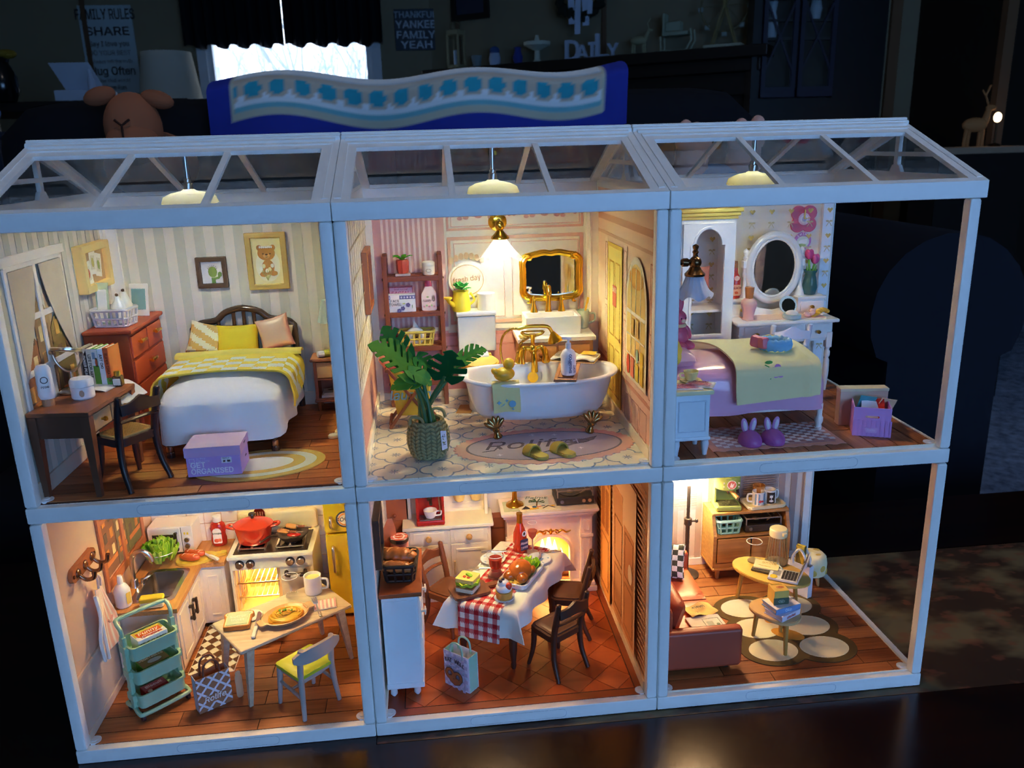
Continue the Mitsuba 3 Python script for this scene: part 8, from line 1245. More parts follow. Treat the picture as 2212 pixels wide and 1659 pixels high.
# fireplace
t = thing('fireplace', 'white moulded fireplace with a glowing fire and gilded ornament', 'fireplace', R, 14.65, 0, 0); FW = 'f0e0d6'
ar = unary_union([sbox(-1.55, .9, 1.75, 3.9), disc(.1, 3.9, 1.65, 1.35, 12)])
part(t, 'front', tf(up(plate(sbox(-3.6, .8, 3.6, 7.2).difference(ar), -.25, 0)), (0, 16.0, 0)), FW, 's', 20); part(t, 'body', cat(B(-3.7, -3.4, 16, 18.3, .8, 7.2), B(3.4, 3.7, 16, 18.3, .8, 7.2), B(-3.6, 3.6, 18.1, 18.3, .8, 7.2), B(-3.6, 3.6, 16.1, 18.2, 6.2, 6.4)), FW, 's')
part(t, 'hearth', cat(B(-4.1, 4.1, 15.0, 18.3, 0, .5, .06), B(-3.95, 3.95, 15.15, 18.3, .5, .85, .05)), FW, 's'); part(t, 'mantel', cat(B(-4.25, 4.25, 14.9, 18.35, 7.75, 8.05, .08), B(-4.05, 4.05, 15.1, 18.35, 7.45, 7.75, .06), B(-3.85, 3.85, 15.4, 18.35, 7.1, 7.45, .05)), FW, 's')
for s in (-1, 1):
    part(t, 'pilaster', cat(B(s * 2.75, s * 3.75, 15.6, 16.1, .85, 7.1, .05), B(s * 2.65, s * 3.85, 15.45, 16.1, .85, 1.6, .06), B(s * 2.65, s * 3.85, 15.45, 16.1, 5.1, 5.4, .05), tf(up(plate(frame2(min(s * 2.95, s * 3.55), 5.65, max(s * 2.95, s * 3.55), 6.7, .12), -15.62, -15.52))), tf(up(plate(frame2(min(s * 2.95, s * 3.55), 1.8, max(s * 2.95, s * 3.55), 4.9, .12), -15.62, -15.52)))), FW, 's')
part(t, 'arch_trim', tf(up(plate(ar.buffer(.25).difference(ar.buffer(.02)).intersection(sbox(-3, .85, 3, 9)), .2, .34)), (0, 16.0, 0)), FW, 's', 20)
ornm = []
for s in (-1, 1): ornm += [tube(spl([(s * .1, 0, 0), (s * .45, -.05, .18), (s * .75, 0, -.02), (s * .55, 0, -.16), (s * .42, 0, 0)], 4), .07, 6), tube(spl([(s * .7, 0, 0), (s * 1.05, -.05, .12), (s * 1.35, 0, -.12), (s * 1.75, 0, .02)], 4), [.1, .06], 6), ell(.16, .08, .1, (s * .95, 0, .1), 1)]
part(t, 'ornament', tf(cat(ornm, ell(.16, .1, .3, (0, 0, .02), 1)), (.1, 15.68, 5.75)), 'c89038', 'met', 60, 'gilded scroll ornament')
part(t, 'firebox', cat(B(-1.9, 2.1, 17.9, 18.05, .8, 6), B(-1.95, -1.8, 16.1, 18, .8, 6), B(2.0, 2.15, 16.1, 18, .8, 6), B(-1.9, 2.1, 16, 18, .8, .95)), 'b87a48', 's')
fl2 = []
for k in range(5):
    x0 = -1.1 + .55 * k; hh = (2.2, 3.4, 4.0, 3.2, 2.4)[k]; fl2.append(tf(lathe([(.08, 0), (.5, .35), (.55, .8), (.36, hh * .55), (.14, hh * .85), (.01, hh)], 14, sy=.5), (x0 + .1, 17.1 + .15 * (k % 2), 1.0)))
part(t, 'fire', cat(fl2), 'ffd080', emitter={'type': 'area', 'radiance': {'type': 'rgb', 'value': (np.array([1, .52, .14]) * FIRE).tolist()}}, sm=60)
for k, (x, r_) in enumerate(((-.7, 20), (.6, -15))): part(t, 'log', tf(cyl(.26, 2.2, n=12), (x - .9, 16.6 + .2 * k, 1.2), ry=90, rz=r_ * .4), '5a3420')
t = thing('candlestick', 'brass candlestick on the left of the fireplace mantel', 'candlestick', R, 11.75, 16.7, 8.07); part(t, 'stick', lathe([(.78, 0), (.74, .15), (.35, .35), (.22, .6), (.2, 1.4), (.3, 1.6), (.2, 1.8), (.34, 2.2)], 24), 'd4a038', 'met', 50); part(t, 'candle', cyl(.2, 1.6, (0, 0, 2.2), 14), 'efe6d4')
solo('checked_mat', 'green checked mat under the brass candlestick', 'mat', B(-.9, 1.1, -1.2, .9, 0, .02), lambda p: np.where(((np.floor(p[:, 0] * 3) + np.floor(p[:, 1] * 3)) % 2 > .5)[:, None], lin('c4ccb0'), lin('e4e2d0')), 'm', R, 11.6, 16.6, 8.055, sm=0)
for k, (lab, x, y, z, r_, c, items) in enumerate((('pale blue magazine with a palm tree lying on the mantel', 13.7, 17.0, 8.07, -6, 'c8d4d0', [(text('Palms', .5, False, (0, .55), True, italic=.2), '5a6868'), (LineString([(0, -.9), (.05, -.1)]).buffer(.06), '5c4c34')] + [(tf_ := Polygon([(.05, -.1), (.7 * math.cos(a), -.1 + .6 * math.sin(a)), (.75 * math.cos(a + .3), -.1 + .5 * math.sin(a + .3))]), '2c4c2c') for a in np.linspace(-.4, 3.2, 6)]),
    ('cream magazine with black and yellow shapes at the front of the mantel', 13.1, 15.75, 8.07, 8, 'efe2c0', [(Polygon([(-.9, -.1), (-.4, .5), (-.1, -.2)]), '26262c'), (sbox(-.2, -.35, .6, -.1), 'd8a830'), (disc(.3, .1, .2), '3a5c78'), (sbox(.5, 0, .9, .1), 'c8442c')]), ('small booklet with sketches beside the record player', 14.6, 15.7, 8.07, -4, 'ece4c8', [(LineString([(-.5, -.2), (0, .3), (.5, -.1)]).buffer(.05), '3a3a3a'), (disc(.4, .25, .15), 'e0b040'), (sbox(-.6, .2, -.3, .35), '5c6c8c')]))):
    t = thing('magazine', lab, 'magazine', R, x, y, z, r_); part(t, 'paper', B(-1.05, 1.05, -.95 if k == 0 else -.5, 1.0 if k == 0 else .5, 0, .06), c); art(t, 'print', items, (0, 0, .06), (1, 0, 0), (0, 1, 0))
def recplayer(label, room, x, y, z, rot, w_=3.3, d_=2.4, h_=.75):
    t = thing('record_player', label, 'record player', room, x, y, z, rot); part(t, 'case', B(-w_ / 2, w_ / 2, -d_ / 2, d_ / 2, .08, h_, .05), '1c1a1a', 's'); part(t, 'record', cat(cyl(.95, .04, (-.3, 0, h_ + .02), 32)), '141212', 'g'); part(t, 'record_label', cyl(.3, .02, (-.3, 0, h_ + .06), 18), 'c8a050', 's'); part(t, 'tone_arm', tube([(1.1, .7, h_ + .2), (1.1, -.2, h_ + .2), (.5, -.6, h_ + .12)], .05, 6), 'c8c4c0', 'met')
    part(t, 'lid_frame', cat(*[bar(p_, q_, .1) for p_, q_ in (((-w_ / 2 + .1, -d_ / 2 + .1, h_ + .6), (w_ / 2 - .1, -d_ / 2 + .1, h_ + .6)), ((-w_ / 2 + .1, -d_ / 2 + .1, h_), (-w_ / 2 + .1, -d_ / 2 + .1, h_ + .6)), ((w_ / 2 - .1, -d_ / 2 + .1, h_), (w_ / 2 - .1, -d_ / 2 + .1, h_ + .6)), ((-w_ / 2 + .1, -d_ / 2 + .1, h_ + .6), (-w_ / 2 + .1, d_ / 2 - .1, h_ + .6)), ((w_ / 2 - .1, -d_ / 2 + .1, h_ + .6), (w_ / 2 - .1, d_ / 2 - .1, h_ + .6)))]), '6c6460', 's'); part(t, 'lid', cat(B(-w_ / 2 + .1, w_ / 2 - .1, -d_ / 2 + .1, d_ / 2 - .1, h_ + .62, h_ + .63)), 'ffffff', 'glass', 0)
    for xx in (-w_ * .36, w_ * .22, w_ * .38): part(t, 'dial', tf(cyl(.16, .12, n=16), (xx, -d_ / 2 + .02, h_ * .55), rx=90), 'c8c0b0', 'met')
    return t
recplayer('black record player with a clear lid on the right of the fireplace mantel', R, 16.95, 17.0, 8.06, 1)
# table
T0 = 5.5; t = thing('dining_table', 'dining table with dark turned legs under the white cloth', 'table', R, 10.35, 9.5, 0, 60.8); part(t, 'tabletop', B(-4.7, 4.7, -2.6, 2.6, 5.1, T0 - .14, .05), '4a2c1e', 's'); PD_ = place[t]
for sx in (-1, 1):
    for sy in (-1, 1): part(t, 'leg', lathe([(.16, 0), (.22, .3), (.18, .5), (.3, 1.6), (.34, 3.6), (.24, 3.9), (.36, 4.2), (.36, 5.1)], 14, (sx * 4.1, sy * 2.1, 0)), '3c2218', 's', 50)
hl, hw_ = 4.95, 2.82
def clothP(n=57, m=37, ex=2.3, ey=1.5):
    P = np.zeros((n, m, 3)); us, vs = np.linspace(-hl - ex, hl + ex, n), np.linspace(-hw_ - ey, hw_ + ey, m)
    for i, u in enumerate(us):
        for j, v_ in enumerate(vs):
            du, dv = max(0, abs(u) - hl), max(0, abs(v_) - hw_); drop = math.hypot(du, dv) if du and dv else du + dv
            x, y = math.copysign(min(abs(u), hl), u), math.copysign(min(abs(v_), hw_), v_)
            if drop:
                out = .22 * min(1, drop / .4) + .1 * drop
                if du and dv: x += math.copysign(.34 * drop * .9 + out * .5, u); y += math.copysign(.34 * drop * .9 + out * .5, v_); z = T0 - drop * .88
                else:
                    wv = .16 * drop * math.sin((v_ if du else u) * 1.9 + (1 if u + v_ > 0 else 2.2)) * (min(1, max(0, abs(v_) - 1.6)) if du else 1)
                    if du: x += math.copysign(out + wv, u)
                    else: y += math.copysign(out + wv, v_)
                    z = T0 - drop * .97 + .05 * min(drop, .4)
            else: z = T0 + .012 * math.sin(u * 1.3) * math.cos(v_ * 1.7)
            P[i, j] = (x, y, z)
    return P
CP = clothP(); solo('tablecloth', 'white cloth draped over the dining table with hanging corners', 'tablecloth', sheet(CP, .07), 'f0e9dd', 'cloth', 'H', *PD_[:3, 3], 60.8, sm=60)
# gingham runner along the table
rows = []; w2 = 1.72; L = np.linspace(0, 12.9, 87)
def runp(s, v_): 
    if s < 10.1: return (hl - .12 + .1 - s + .02, v_, T0 + .075)
    d_ = s - 10.1; a = min(d_ / .3, math.pi / 2); return (-hl - .16 - .34 * math.sin(a) - .09 * d_, v_ * (1 - .006 * d_), T0 + .075 - .3 * (1 - math.cos(a)) - max(0, d_ - .47) * .99)
RP = np.array([[runp(s, v_) for v_ in np.linspace(-w2, w2, 19)] for s in L]); RP = RP[:, ::-1]
def gingham(p):
    x, z = p[:, 0], p[:, 2]; s = np.where(z > T0 - .05, -x, hl + .2 + (T0 - z)); a = (np.floor(p[:, 1] / (2 * w2) * 9 + 20) % 2) > .5; b = (np.floor(s / .385 + 40) % 2) > .5
    return np.where((a & b)[:, None], lin('f0e2d4'), np.where((a ^ b)[:, None], lin('c06a68'), lin('9c2028')))
solo('gingham_runner', 'red and white gingham runner along the dining table', 'table runner', sheet(RP, .05), gingham, 'cloth', 'H', *PD_[:3, 3], 60.8, sm=60)
ZT_ = T0 + .02
t = thing('wine_bottle', 'red wine bottle with a gold neck at the far end of the dining table', 'bottle', R, 11.75, 13.0, ZT_ + .1); part(t, 'bottle', lathe([(.5, 0), (.56, .08), (.58, 1.0), (.54, 1.6), (.3, 2.3), (.22, 2.6)], 26), 'b8321c', 'g', 50); part(t, 'foil', lathe([(.25, 2.55), (.23, 3.2), (.26, 3.25), (.26, 3.4), (.05, 3.42)], 18), 'c89838', 'met', 50); art(t, 'label', [(rrect(-.38, .38, .25, 1.25, .1), '2c2c54'), (text('Rose', .22, True, (0, .8), True, italic=.2), 'e8d8e0'), (text('1998', .2, True, (0, .4), True), 'e8d8e0'), (disc(0, 1.75, .22, .25), 'efe8e4'), (disc(0, 1.75, .1, .14), '2c2c2c')], (.3, -.53, 0), (.88, .48, 0))
def wineglass(label, x, y, z, drink, fill=(.5, 1.0)):
    t = thing('wine_glass', label, 'glass', R, x, y, z); part(t, 'glass', shell([(.04, 1.15), (.32, 1.5), (.42, 2.0), (.36, 2.7)], 24), 'ffffff', 'glass', 60); part(t, 'stem', lathe([(.5, 0), (.46, .05), (.08, .14), (.06, 1.1), (.1, 1.2)], 20), 'f0dcd4', 'tint', 50); part(t, 'drink', lathe([(.05, 1.2), (.3, 1.5), (.39, 1.95), (.38, 2.0)], 20), drink, 'tint', 50); part(t, 'rim', tube([(.36 * math.cos(a), .36 * math.sin(a), 2.7) for a in np.arange(24) * 2 * np.pi / 24], .025, 5, True), 'f4e4dc', 'g')
wineglass('stemmed glass of pink wine near the fireplace end of the table', 12.75, 12.5, ZT_ + .1, 'f09078')
t = thing('juice_glass', 'double walled glass of red juice on the gingham runner', 'glass', R, 9.35, 9.0, ZT_ + .1); part(t, 'glass', shell([(.62, .05), (.5, .5), (.55, .8), (.7, 1.9)], 28), 'ffffff', 'glass', 60); part(t, 'base', lathe([(.64, 0), (.62, .1), (.42, .5), (.3, .55)], 24), 'f4c0b8', 'tint', 50); part(t, 'drink', lathe([(.35, .75), (.44, .85), (.52, 1.6), (.5, 1.62)], 24), 'd8483c', 'tint', 50); part(t, 'rim', tube([(.7 * math.cos(a), .7 * math.sin(a), 1.9) for a in np.arange(28) * 2 * np.pi / 28], .03, 5, True), 'f4e4dc', 'g')
t = thing('water_glass', 'empty low clear glass beside the wine bottle', 'glass', R, 10.75, 12.45, ZT_ + .1); part(t, 'glass', shell([(.3, .04), (.36, .2), (.42, .9)], 24), 'ffffff', 'glass', 60); part(t, 'rim', tube([(.42 * math.cos(a), .42 * math.sin(a), .9) for a in np.arange(24) * 2 * np.pi / 24], .03, 5, True), 'f0e4dc', 'g')
for k, (x, y, w_) in enumerate(((9.35, 11.75, 'left'), (13.05, 11.15, 'right'))):
    t = thing('plate', f'white plate with a blue pattern on the {w_} side of the dining table', 'plate', R, x, y, ZT_); part(t, 'plate', lathe([(.55, 0), (.95, .14), (1.05, .2), (1.0, .24), (.6, .1), (.02, .08)], 32), 'eef0f4', 'g', 50); art(t, 'pattern', [(disc(.25 * math.cos(a), .25 * math.sin(a), .13, .1), '7ca4cc') for a in np.arange(6) * 1.05] + [(disc(.8 * math.cos(a), .8 * math.sin(a), .1, .07), '8cb0d4') for a in np.arange(5) * 1.257], (0, 0, .16), (1, 0, 0), (0, 1, 0), .01)
fork('silver fork lying across the left plate side near the juice glass', R, 8.3, 10.5, ZT_, 178, 2.2); fork('silver fork left of the water glass on the dining table', R, 9.5, 13.15, ZT_, 175, 2.0); fork('silver fork on the right edge of the dining table', R, 14.15, 12.35, ZT_, 8, 2.0)
fork('dark silver fork resting on the right plate', R, 13.3, 11.7, ZT_ + .22, 70, 1.3)
t = thing('serving_board', 'dark walnut board with a handle holding the sandwich', 'cutting board', R, 7.25, 7.0, ZT_ + .1, 18); part(t, 'board', plate(unary_union([rrect(-1.55, 1.35, -1.05, 1.05, .4), rrect(1.2, 2.3, -.25, .3, .2)]), 0, .22), '6a4630', 'walnut', 20)
q_ = (7.05, 7.1); t = thing('sandwich', 'square sandwich with lettuce and tomato on the walnut board', 'sandwich', R, *q_, ZT_ + .33, -28); br_ = rrect(-.75, .75, -.75, .75, .15)
part(t, 'bread', plate(br_, 0, .3), 'efe0c0', 'm', 20); part(t, 'filling', plate(br_.buffer(-.02), .3, .42), 'a87848', 's', 20); P = np.array([[(1.0 * r_ * math.cos(a), 1.0 * r_ * math.sin(a), .55 + .12 * math.sin(a * 9) * (r_ - .4)) for a in np.linspace(0, 2 * np.pi, 40)] for r_ in (0.05, .5, .95)]); part(t, 'lettuce', sheet(P[::-1], .2), 'a8cc40', 'leaf', 60); part(t, 'bread', tf(plate(br_, .72, 1.02), rx=-3), 'ecc870', 'm', 20); part(t, 'garnish', cat(ell(.25, .16, .1, (0, .2, 1.08), 1), ell(.2, .2, .1, (.2, .05, 1.08), 1)), '8cc040', 'm', 60); part(t, 'tomato', cat(ell(.13, .12, .09, (-.15, -.2, 1.06), 1), ell(.13, .12, .09, (.2, -.25, 1.05), 1)), 'd0482c', 's', 60)
t = thing('cupcake', 'small cake with white icing and a strawberry at the front of the table', 'cake', R, 9.7, 5.75, ZT_ + .02); part(t, 'plate', lathe([(.5, 0), (.78, .08), (.74, .13), (.02, .08)], 26), 'eef0f4', 'g', 50); part(t, 'cake', lathe([(.6, .12), (.66, .7), (.1, .72)], 26), 'd8a048', 'm', 50); part(t, 'icing', cat(ell(.62, .62, .42, (0, 0, .9), 3), ell(.45, .45, .3, (-.05, .05, 1.25), 2)), 'f2eeea', 's', 60); part(t, 'strawberry', ell(.25, .2, .3, (.32, -.32, 1.15), 2, (-20, 20, 0)), 'c8402c', 's', 60); part(t, 'blueberry', cat(ell(.15, .15, .14, (-.25, -.15, 1.55), 1), ell(.13, .13, .12, (-.05, .05, 1.6), 1)), '2c2430', 's', 60)
t = thing('roasting_tray', 'white enamel tray with roast chicken on the dining table', 'tray', R, 11.35, 8.7, ZT_ + .02, 60); o_ = rrect(-2.0, 2.0, -1.15, 1.15, .4); part(t, 'tray', cat(plate(o_.buffer(-.15), 0, .1), plate(o_.difference(o_.buffer(-.15)), .1, .42), plate(o_.buffer(.06).difference(o_.buffer(-.1)), .4, .46)), 'e8e8e8', 'g', 30)
def ontray(x, y): q = place[t] @ np.array([x, y, .12, 1]); return q[:3]
TRP = place[t].copy(); qq = ontray(-.45, -.1); t2 = thing('roast_chicken', 'glazed brown roast chicken on the enamel tray', 'chicken', 'H', *qq, 60); part(t2, 'body', cat(ell(1.05, .9, .8, (0, 0, .75), 3), ell(.6, .45, .4, (-.75, -.5, .6), 2, (0, 0, 30)), ell(.6, .45, .4, (-.75, .5, .6), 2, (0, 0, -30)), ell(.4, .25, .3, (.5, -.8, .7), 2), ell(.4, .25, .3, (.5, .8, .7), 2)), 'a85c24', 'g', 60)
qq = ontray(1.1, -.15); t2 = thing('lettuce', 'green lettuce at the far end of the roasting tray', 'lettuce', 'H', *qq, 60); r2 = random.Random(12)
for k in range(9): part(t2, 'leaf', ruffle(.15 + .25 * (k % 2), .05, 25 + 25 * (k % 2), k * .75, '', t2, .5, .75), r2.choice(['a4d040', '88c034', 'b8e05c']), 'leaf', 60)
qq = ontray(-1.55, .2); solo('chips', 'pile of golden chips at the near end of the roasting tray', 'chips', cat([tf(B(-.4, .4, -.07, .07, 0, .13), (rnd.uniform(-.3, .35), rnd.uniform(-.75, .6), rnd.uniform(.02, .3)), rz=rnd.uniform(0, 180), ry=rnd.uniform(-15, 15)) for _ in range(34)]), 'e0b048', 's', 'H', *qq, 60); labels['chips']['kind'] = 'stuff'
DK = '4a2a1c'
cafe_chair('dark brown bentwood chair at the front right of the dining table', R, 13.5, 4.95, 34, '3a2218', '4c3428', 3.5, 6.4, 2.8, 2.6)
cafe_chair('dark brown bentwood chair in front of the fireplace', R, 15.2, 9.6, 76, '44281a', '4e3020', 3.5, 6.4, 2.8, 2.6)
cafe_chair('reddish brown bentwood chair at the left of the dining table', R, 5.6, 11.6, -130, '6a3c28', '5c3826', 3.5, 6.4, 2.8, 2.6)
chk = [(sbox(.26 * i, .29 * j, .26 * i + .26, .29 * j + .29), 'c4b4cc') for i in range(9) for j in range(10) if (i + j) % 2]
def pretzel():
    a = np.linspace(0, 1, 60); s = np.sin; pts = [(1.0 + .62 * math.sin(2 * math.pi * q) * (1) * (1 if True else 0), 0) for q in a]
    ln = unary_union([disc(.72, 1.25, .42, .46).difference(disc(.72, 1.27, .2, .24)), disc(1.45, 1.1, .42, .46).difference(disc(1.45, 1.12, .2, .24)), LineString([(.75, .95), (1.15, .55), (1.5, .7)]).buffer(.15), LineString([(1.4, .85), (1.05, .6), (.8, .75)]).buffer(.13)]); return ln
paperbag('small lilac checked paper bag reading EAT WELL with a pretzel', R, 4.95, 3.85, -42, 2.34, 1.05, 2.9, 'e9e4f0', '9cd0b8', chk + [(text(ch, .3, True, (.42 + .21 * k + (.1 if k > 2 else 0), 2.28 - .012 * (k - 3.2) ** 2), True, .012, -4 * (k - 3.2)), '2a2630') for k, ch in enumerate('EAT WELL') if ch != ' '] + [(text('life is good', .12, False, (1.2, 1.98), True), '8c8494'), (pretzel().buffer(.04), '3a2018'), (pretzel(), '9c5a34')], '9cc4b0', hh=.85)

# ---------------------------------------------------------------- lower right: living room
R = 'L3'
t = thing('ceiling_light', 'round warm ceiling light hidden above the doll living room', 'lamp', R, 6.6, 10.2, 0)
part(t, 'housing', cyl(2.2, .35, (0, 0, 16.1), 28), 'f0ece4', 's'); part(t, 'diffuser', lathe([(.02, 15.75), (1.5, 15.85), (1.9, 16.1)], 28), 'fff2dc', emitter={'type': 'area', 'radiance': {'type': 'rgb', 'value': (WARM * CEIL_D * .7).tolist()}})
t = thing('floor_lamp', 'black floor lamp with a glowing bowl shade behind the sofa', 'lamp', R, 7.35, 16.6, 0); part(t, 'base', lathe([(1.15, 0), (1.15, .12), (.9, .25), (.15, .35)], 28), '17171a', 's'); part(t, 'pole', cat(cyl(.19, 5.2, (0, 0, .3), 12), cyl(.15, 4.4, (0, 0, 5.3), 12)), '17171a', 's'); part(t, 'clamp', cat(cyl(.34, .7, (0, 0, 5.0), 14, b=.06), tf(cyl(.1, .6, n=10), (.2, 0, 5.35), ry=90), ell(.16, .16, .2, (.8, 0, 5.35), 1)), '17171a', 's')
part(t, 'lamp_shade', shell([(1.36, 9.35), (1.3, 9.6), (.8, 9.95), (.3, 10.1)], 32, (0, 0, 0), 16, .02), 'fff0d0', 'shade', 60); part(t, 'bulb', lathe([(.22, 9.32), (1.2, 9.36), (1.26, 9.5), (.22, 9.55)], 28), 'ffe8c0', emitter={'type': 'area', 'radiance': {'type': 'rgb', 'value': (WARM * FLOORLAMP).tolist()}})
t = thing('tv_sideboard', 'oak sideboard with an open shelf and two drawers against the striped wall', 'sideboard', R); OK_ = 'c08c50'
prof = Polygon([(15.2, 1.1), (15.2, 4.3), (15.85, 6.0), (16.05, 6.3), (18.3, 6.3), (18.3, 1.1)])
def yzplate(g, x0, x1): m = plate(g, x0, x1); v_ = np.asarray(m.vertices); return tm(v_[:, [2, 0, 1]], m.faces)
for x0, x1 in ((9.3, 9.6), (16.1, 16.4)): part(t, 'side', yzplate(prof, x0, x1), OK_, 'oak', 0)
part(t, 'top', B(9.3, 16.4, 15.75, 18.3, 6.05, 6.3, .06), OK_, 'oak', 0); part(t, 'shelf', B(9.6, 16.1, 15.3, 18.2, 4.1, 4.3), OK_, 'oak', 0); part(t, 'back', B(9.6, 16.1, 18.1, 18.3, 1.1, 6.1), 'a87844', 'oak', 0); part(t, 'bottom', B(9.25, 16.45, 15.05, 18.3, .95, 1.2, .08), OK_, 'oak', 0); part(t, 'apron', B(9.5, 16.2, 15.25, 15.4, 1.2, 1.6), OK_, 'oak', 0)
for x0, x1 in ((9.7, 12.75), (12.9, 16.0)): part(t, 'drawer', B(x0, x1, 15.2, 15.4, 1.65, 4.0, .05), 'b9844a', 'oak', 0)
for x in (9.9, 15.8):
    for y in (15.6, 17.9): part(t, 'leg', lathe([(.16, 0), (.24, .95)], 12, (x, y, 0)), 'c89a60', 'oak', 50)
t = thing('green_espresso_machine', 'avocado green espresso machine on the oak sideboard', 'coffee machine', R, 11.0, 17.1, 6.32, -6); GR = '8c9c4a'
part(t, 'body', cat(B(-1.15, 1.15, -1.15, 1.0, 0, .5, .14), B(-1.1, 1.1, .35, 1.0, .3, 3.6, .12), B(-1.12, -.95, -.2, .9, .4, 3.0, .04)), GR, 's'); part(t, 'head', cat(lathe([(1.08, 1.95), (1.15, 2.05), (1.15, 3.1), (1.05, 3.2)], 32, (0, -.1, 0), sy=.85)), '9cac54', 's', 50); part(t, 'drip_grid', cat(*[B(-.85, .85, -1.0 + .14 * k, -.93 + .14 * k, .5, .55) for k in range(9)], *[B(-.85 + .28 * k, -.8 + .28 * k, -1.0, .2, .5, .55) for k in range(7)]), '2c3024', 's'); part(t, 'group', cat(cyl(.25, .35, (.1, -.35, 1.65), 14), cyl(.08, .3, (.05, -.35, 1.4), 8)), 'c0bcb0', 'met'); part(t, 'portafilter', tube([(.25, -.55, 1.75), (.7, -1.25, 1.35)], [.16, .22], 10), 'd08c50', 's', 50); part(t, 'steam_arm', cat(tube([(.85, -.4, 1.9), (.95, -.65, .8)], .13, 8), ell(.2, .2, .3, (.9, -.5, 1.3), 1)), '1c1a18', 's'); part(t, 'top_rail', cat(B(-.5, -.3, -.6, -.4, 3.15, 3.5), B(.2, .5, -.6, -.3, 3.15, 3.5, .04)), 'e8e4d8', 's')
art(t, 'badge', [(disc(.15, 2.55, .42), 'efe8d8'), (disc(.15, 2.55, .36, .36), 'c86a5c'), (Polygon([(-.05, 2.35), (.1, 2.8), (.2, 2.55), (.38, 2.75), (.25, 2.3)]), 'f2e8dc')] + [(disc(x, z, .07), 'e8e4cc') for x in (-.55, .75) for z in (2.4, 2.75)], (0, -1.1, 0), lift=.03)
t = thing('serving_tray', 'cream tray holding three mugs on the oak sideboard', 'tray', R, 14.4, 17.0, 6.32, 4); o_ = rrect(-1.75, 1.75, -1.05, 1.05, .35); part(t, 'tray', cat(plate(o_, 0, .12), plate(o_.buffer(.08).difference(o_.buffer(-.1)), .1, .32)), 'e8d4a4', 's', 30)
def mug(label, x, y, z, r_, h_, c, items, ha, U=(1, 0, 0)):
    t = thing('mug', label, 'mug', R, x, y, z); part(t, 'cup', cat(lathe([(r_ * .9, 0), (r_, .08), (r_, h_), (r_ * .86, h_), (r_ * .8, .2), (.02, .15)], 26), tf(tube(spl([(r_ * .95, 0, h_ * .8), (r_ * 1.7, 0, h_ * .78), (r_ * 1.7, 0, h_ * .3), (r_ * .95, 0, h_ * .22)], 4), .09, 8), rz=ha)), c, 's', 50)
    if items:
        ms, cs = [], []
        for i, (g_, cc) in enumerate(items):
            m = plate(g_, 0, .012).subdivide().subdivide(); v_ = np.asarray(m.vertices); a = v_[:, 0] / r_ - math.pi / 2; rr = r_ + .004 + v_[:, 2] + .006 * i; ms.append(tm(np.stack([rr * np.cos(a), rr * np.sin(a), v_[:, 1]], 1), m.faces)); cs.append(np.broadcast_to(lin(cc), (len(v_), 3)))
        part(t, 'print', cat(ms), np.vstack(cs), 's', 0)
mug('white mug with blue stripes and red hearts at the front of the mug tray', 13.85, 16.75, 6.46, .55, 1.3, 'efe8e0', [(sbox(x, .15, x + .14, 1.2), '7898b8') for x in (-.5, -.2, .28, .52)] + [(disc(-.02, .5, .13), 'c8484c'), (disc(.2, .5, .1), 'c8484c')], 175)
mug('white mug with a black tulip panel on the right of the mug tray', 15.0, 16.95, 6.46, .55, 1.35, 'f0ece4', [(sbox(-.45, .12, .3, 1.2), '1c1a1a'), (Polygon([(-.2, .7), (-.2, .98), (-.12, .86), (-.06, 1.0), (0, .86), (.08, .98), (.08, .7)]), 'f0ece4'), (sbox(-.09, .25, -.03, .7), 'f0ece4'), (disc(-.15, .4, .09, .07), 'f0ece4'), (disc(.03, .4, .09, .07), 'f0ece4')], 20)
mug('faceted brown mug at the back of the mug tray', 14.25, 17.6, 6.46, .55, 1.5, 'b87c40', None, 90)
wire_basket('mint_basket', 'mint plastic basket on the open shelf of the oak sideboard', R, 10.85, 16.2, 4.32, 2.2, 1.5, 1.25, '8cc4b4', 0, 4, 3, .11, .84)
recplayer('black record player inside the open shelf of the oak sideboard', R, 14.0, 16.7, 4.32, 0, 3.4, 2.4, .72)
# sofa
t = thing('leather_sofa', 'reddish brown leather sofa seen from its arm in the living room', 'sofa', R); LE = 'a0442c'
def rb(x0, x1, y0, y1, z0, z1, r): return B(x0, x1, y0, y1, z0, z1, r)
part(t, 'arm', rb(.75, 7.1, 2.2, 3.15, .35, 3.55, .28), LE, 's', 60); part(t, 'arm', rb(.75, 6.6, 13.7, 14.7, .35, 3.8, .3), LE, 's', 60); part(t, 'base', rb(.8, 6.3, 3.1, 13.8, .35, 1.4, .1), LE, 's', 60); part(t, 'backrest', rb(.65, 1.9, 2.6, 14.4, .4, 5.2, .35), LE, 's', 60)
for y0, y1 in ((3.2, 8.4), (8.45, 13.65)):
    part(t, 'seat_cushion', cat(rb(1.8, 6.5, y0, y1, 1.35, 2.4, .25), tf(pillow(4.5, y1 - y0 - .1, .35, 13, .0), (4.15, (y0 + y1) / 2, 2.38))), 'b04e30', 's', 60); part(t, 'back_cushion', tf(pillow(3.0, y1 - y0 - .1, 1.3, 15, .03), (2.35, (y0 + y1) / 2, 3.75), ry=-72), LE, 's', 60)
for y in (3, 14): part(t, 'foot', cat(cyl(.25, .4, (1.3, y, 0), 12), cyl(.25, .4, (6.1, y, 0), 12)), '2a1812', 's')
def ckc(p): a = (np.floor(p[:, 0] / .45 + 50) + np.floor(p[:, 1] / .45 + 50)) % 2 > .5; return np.where(a[:, None], lin('efe8d8'), lin('3c4038'))
P = pillow(3.0, 3.0, 1.3, 33); m = tf(P, rx=0); c = ckc(corners(P, 60)[0].reshape(-1, 3, 3).mean(1).repeat(3, 0))
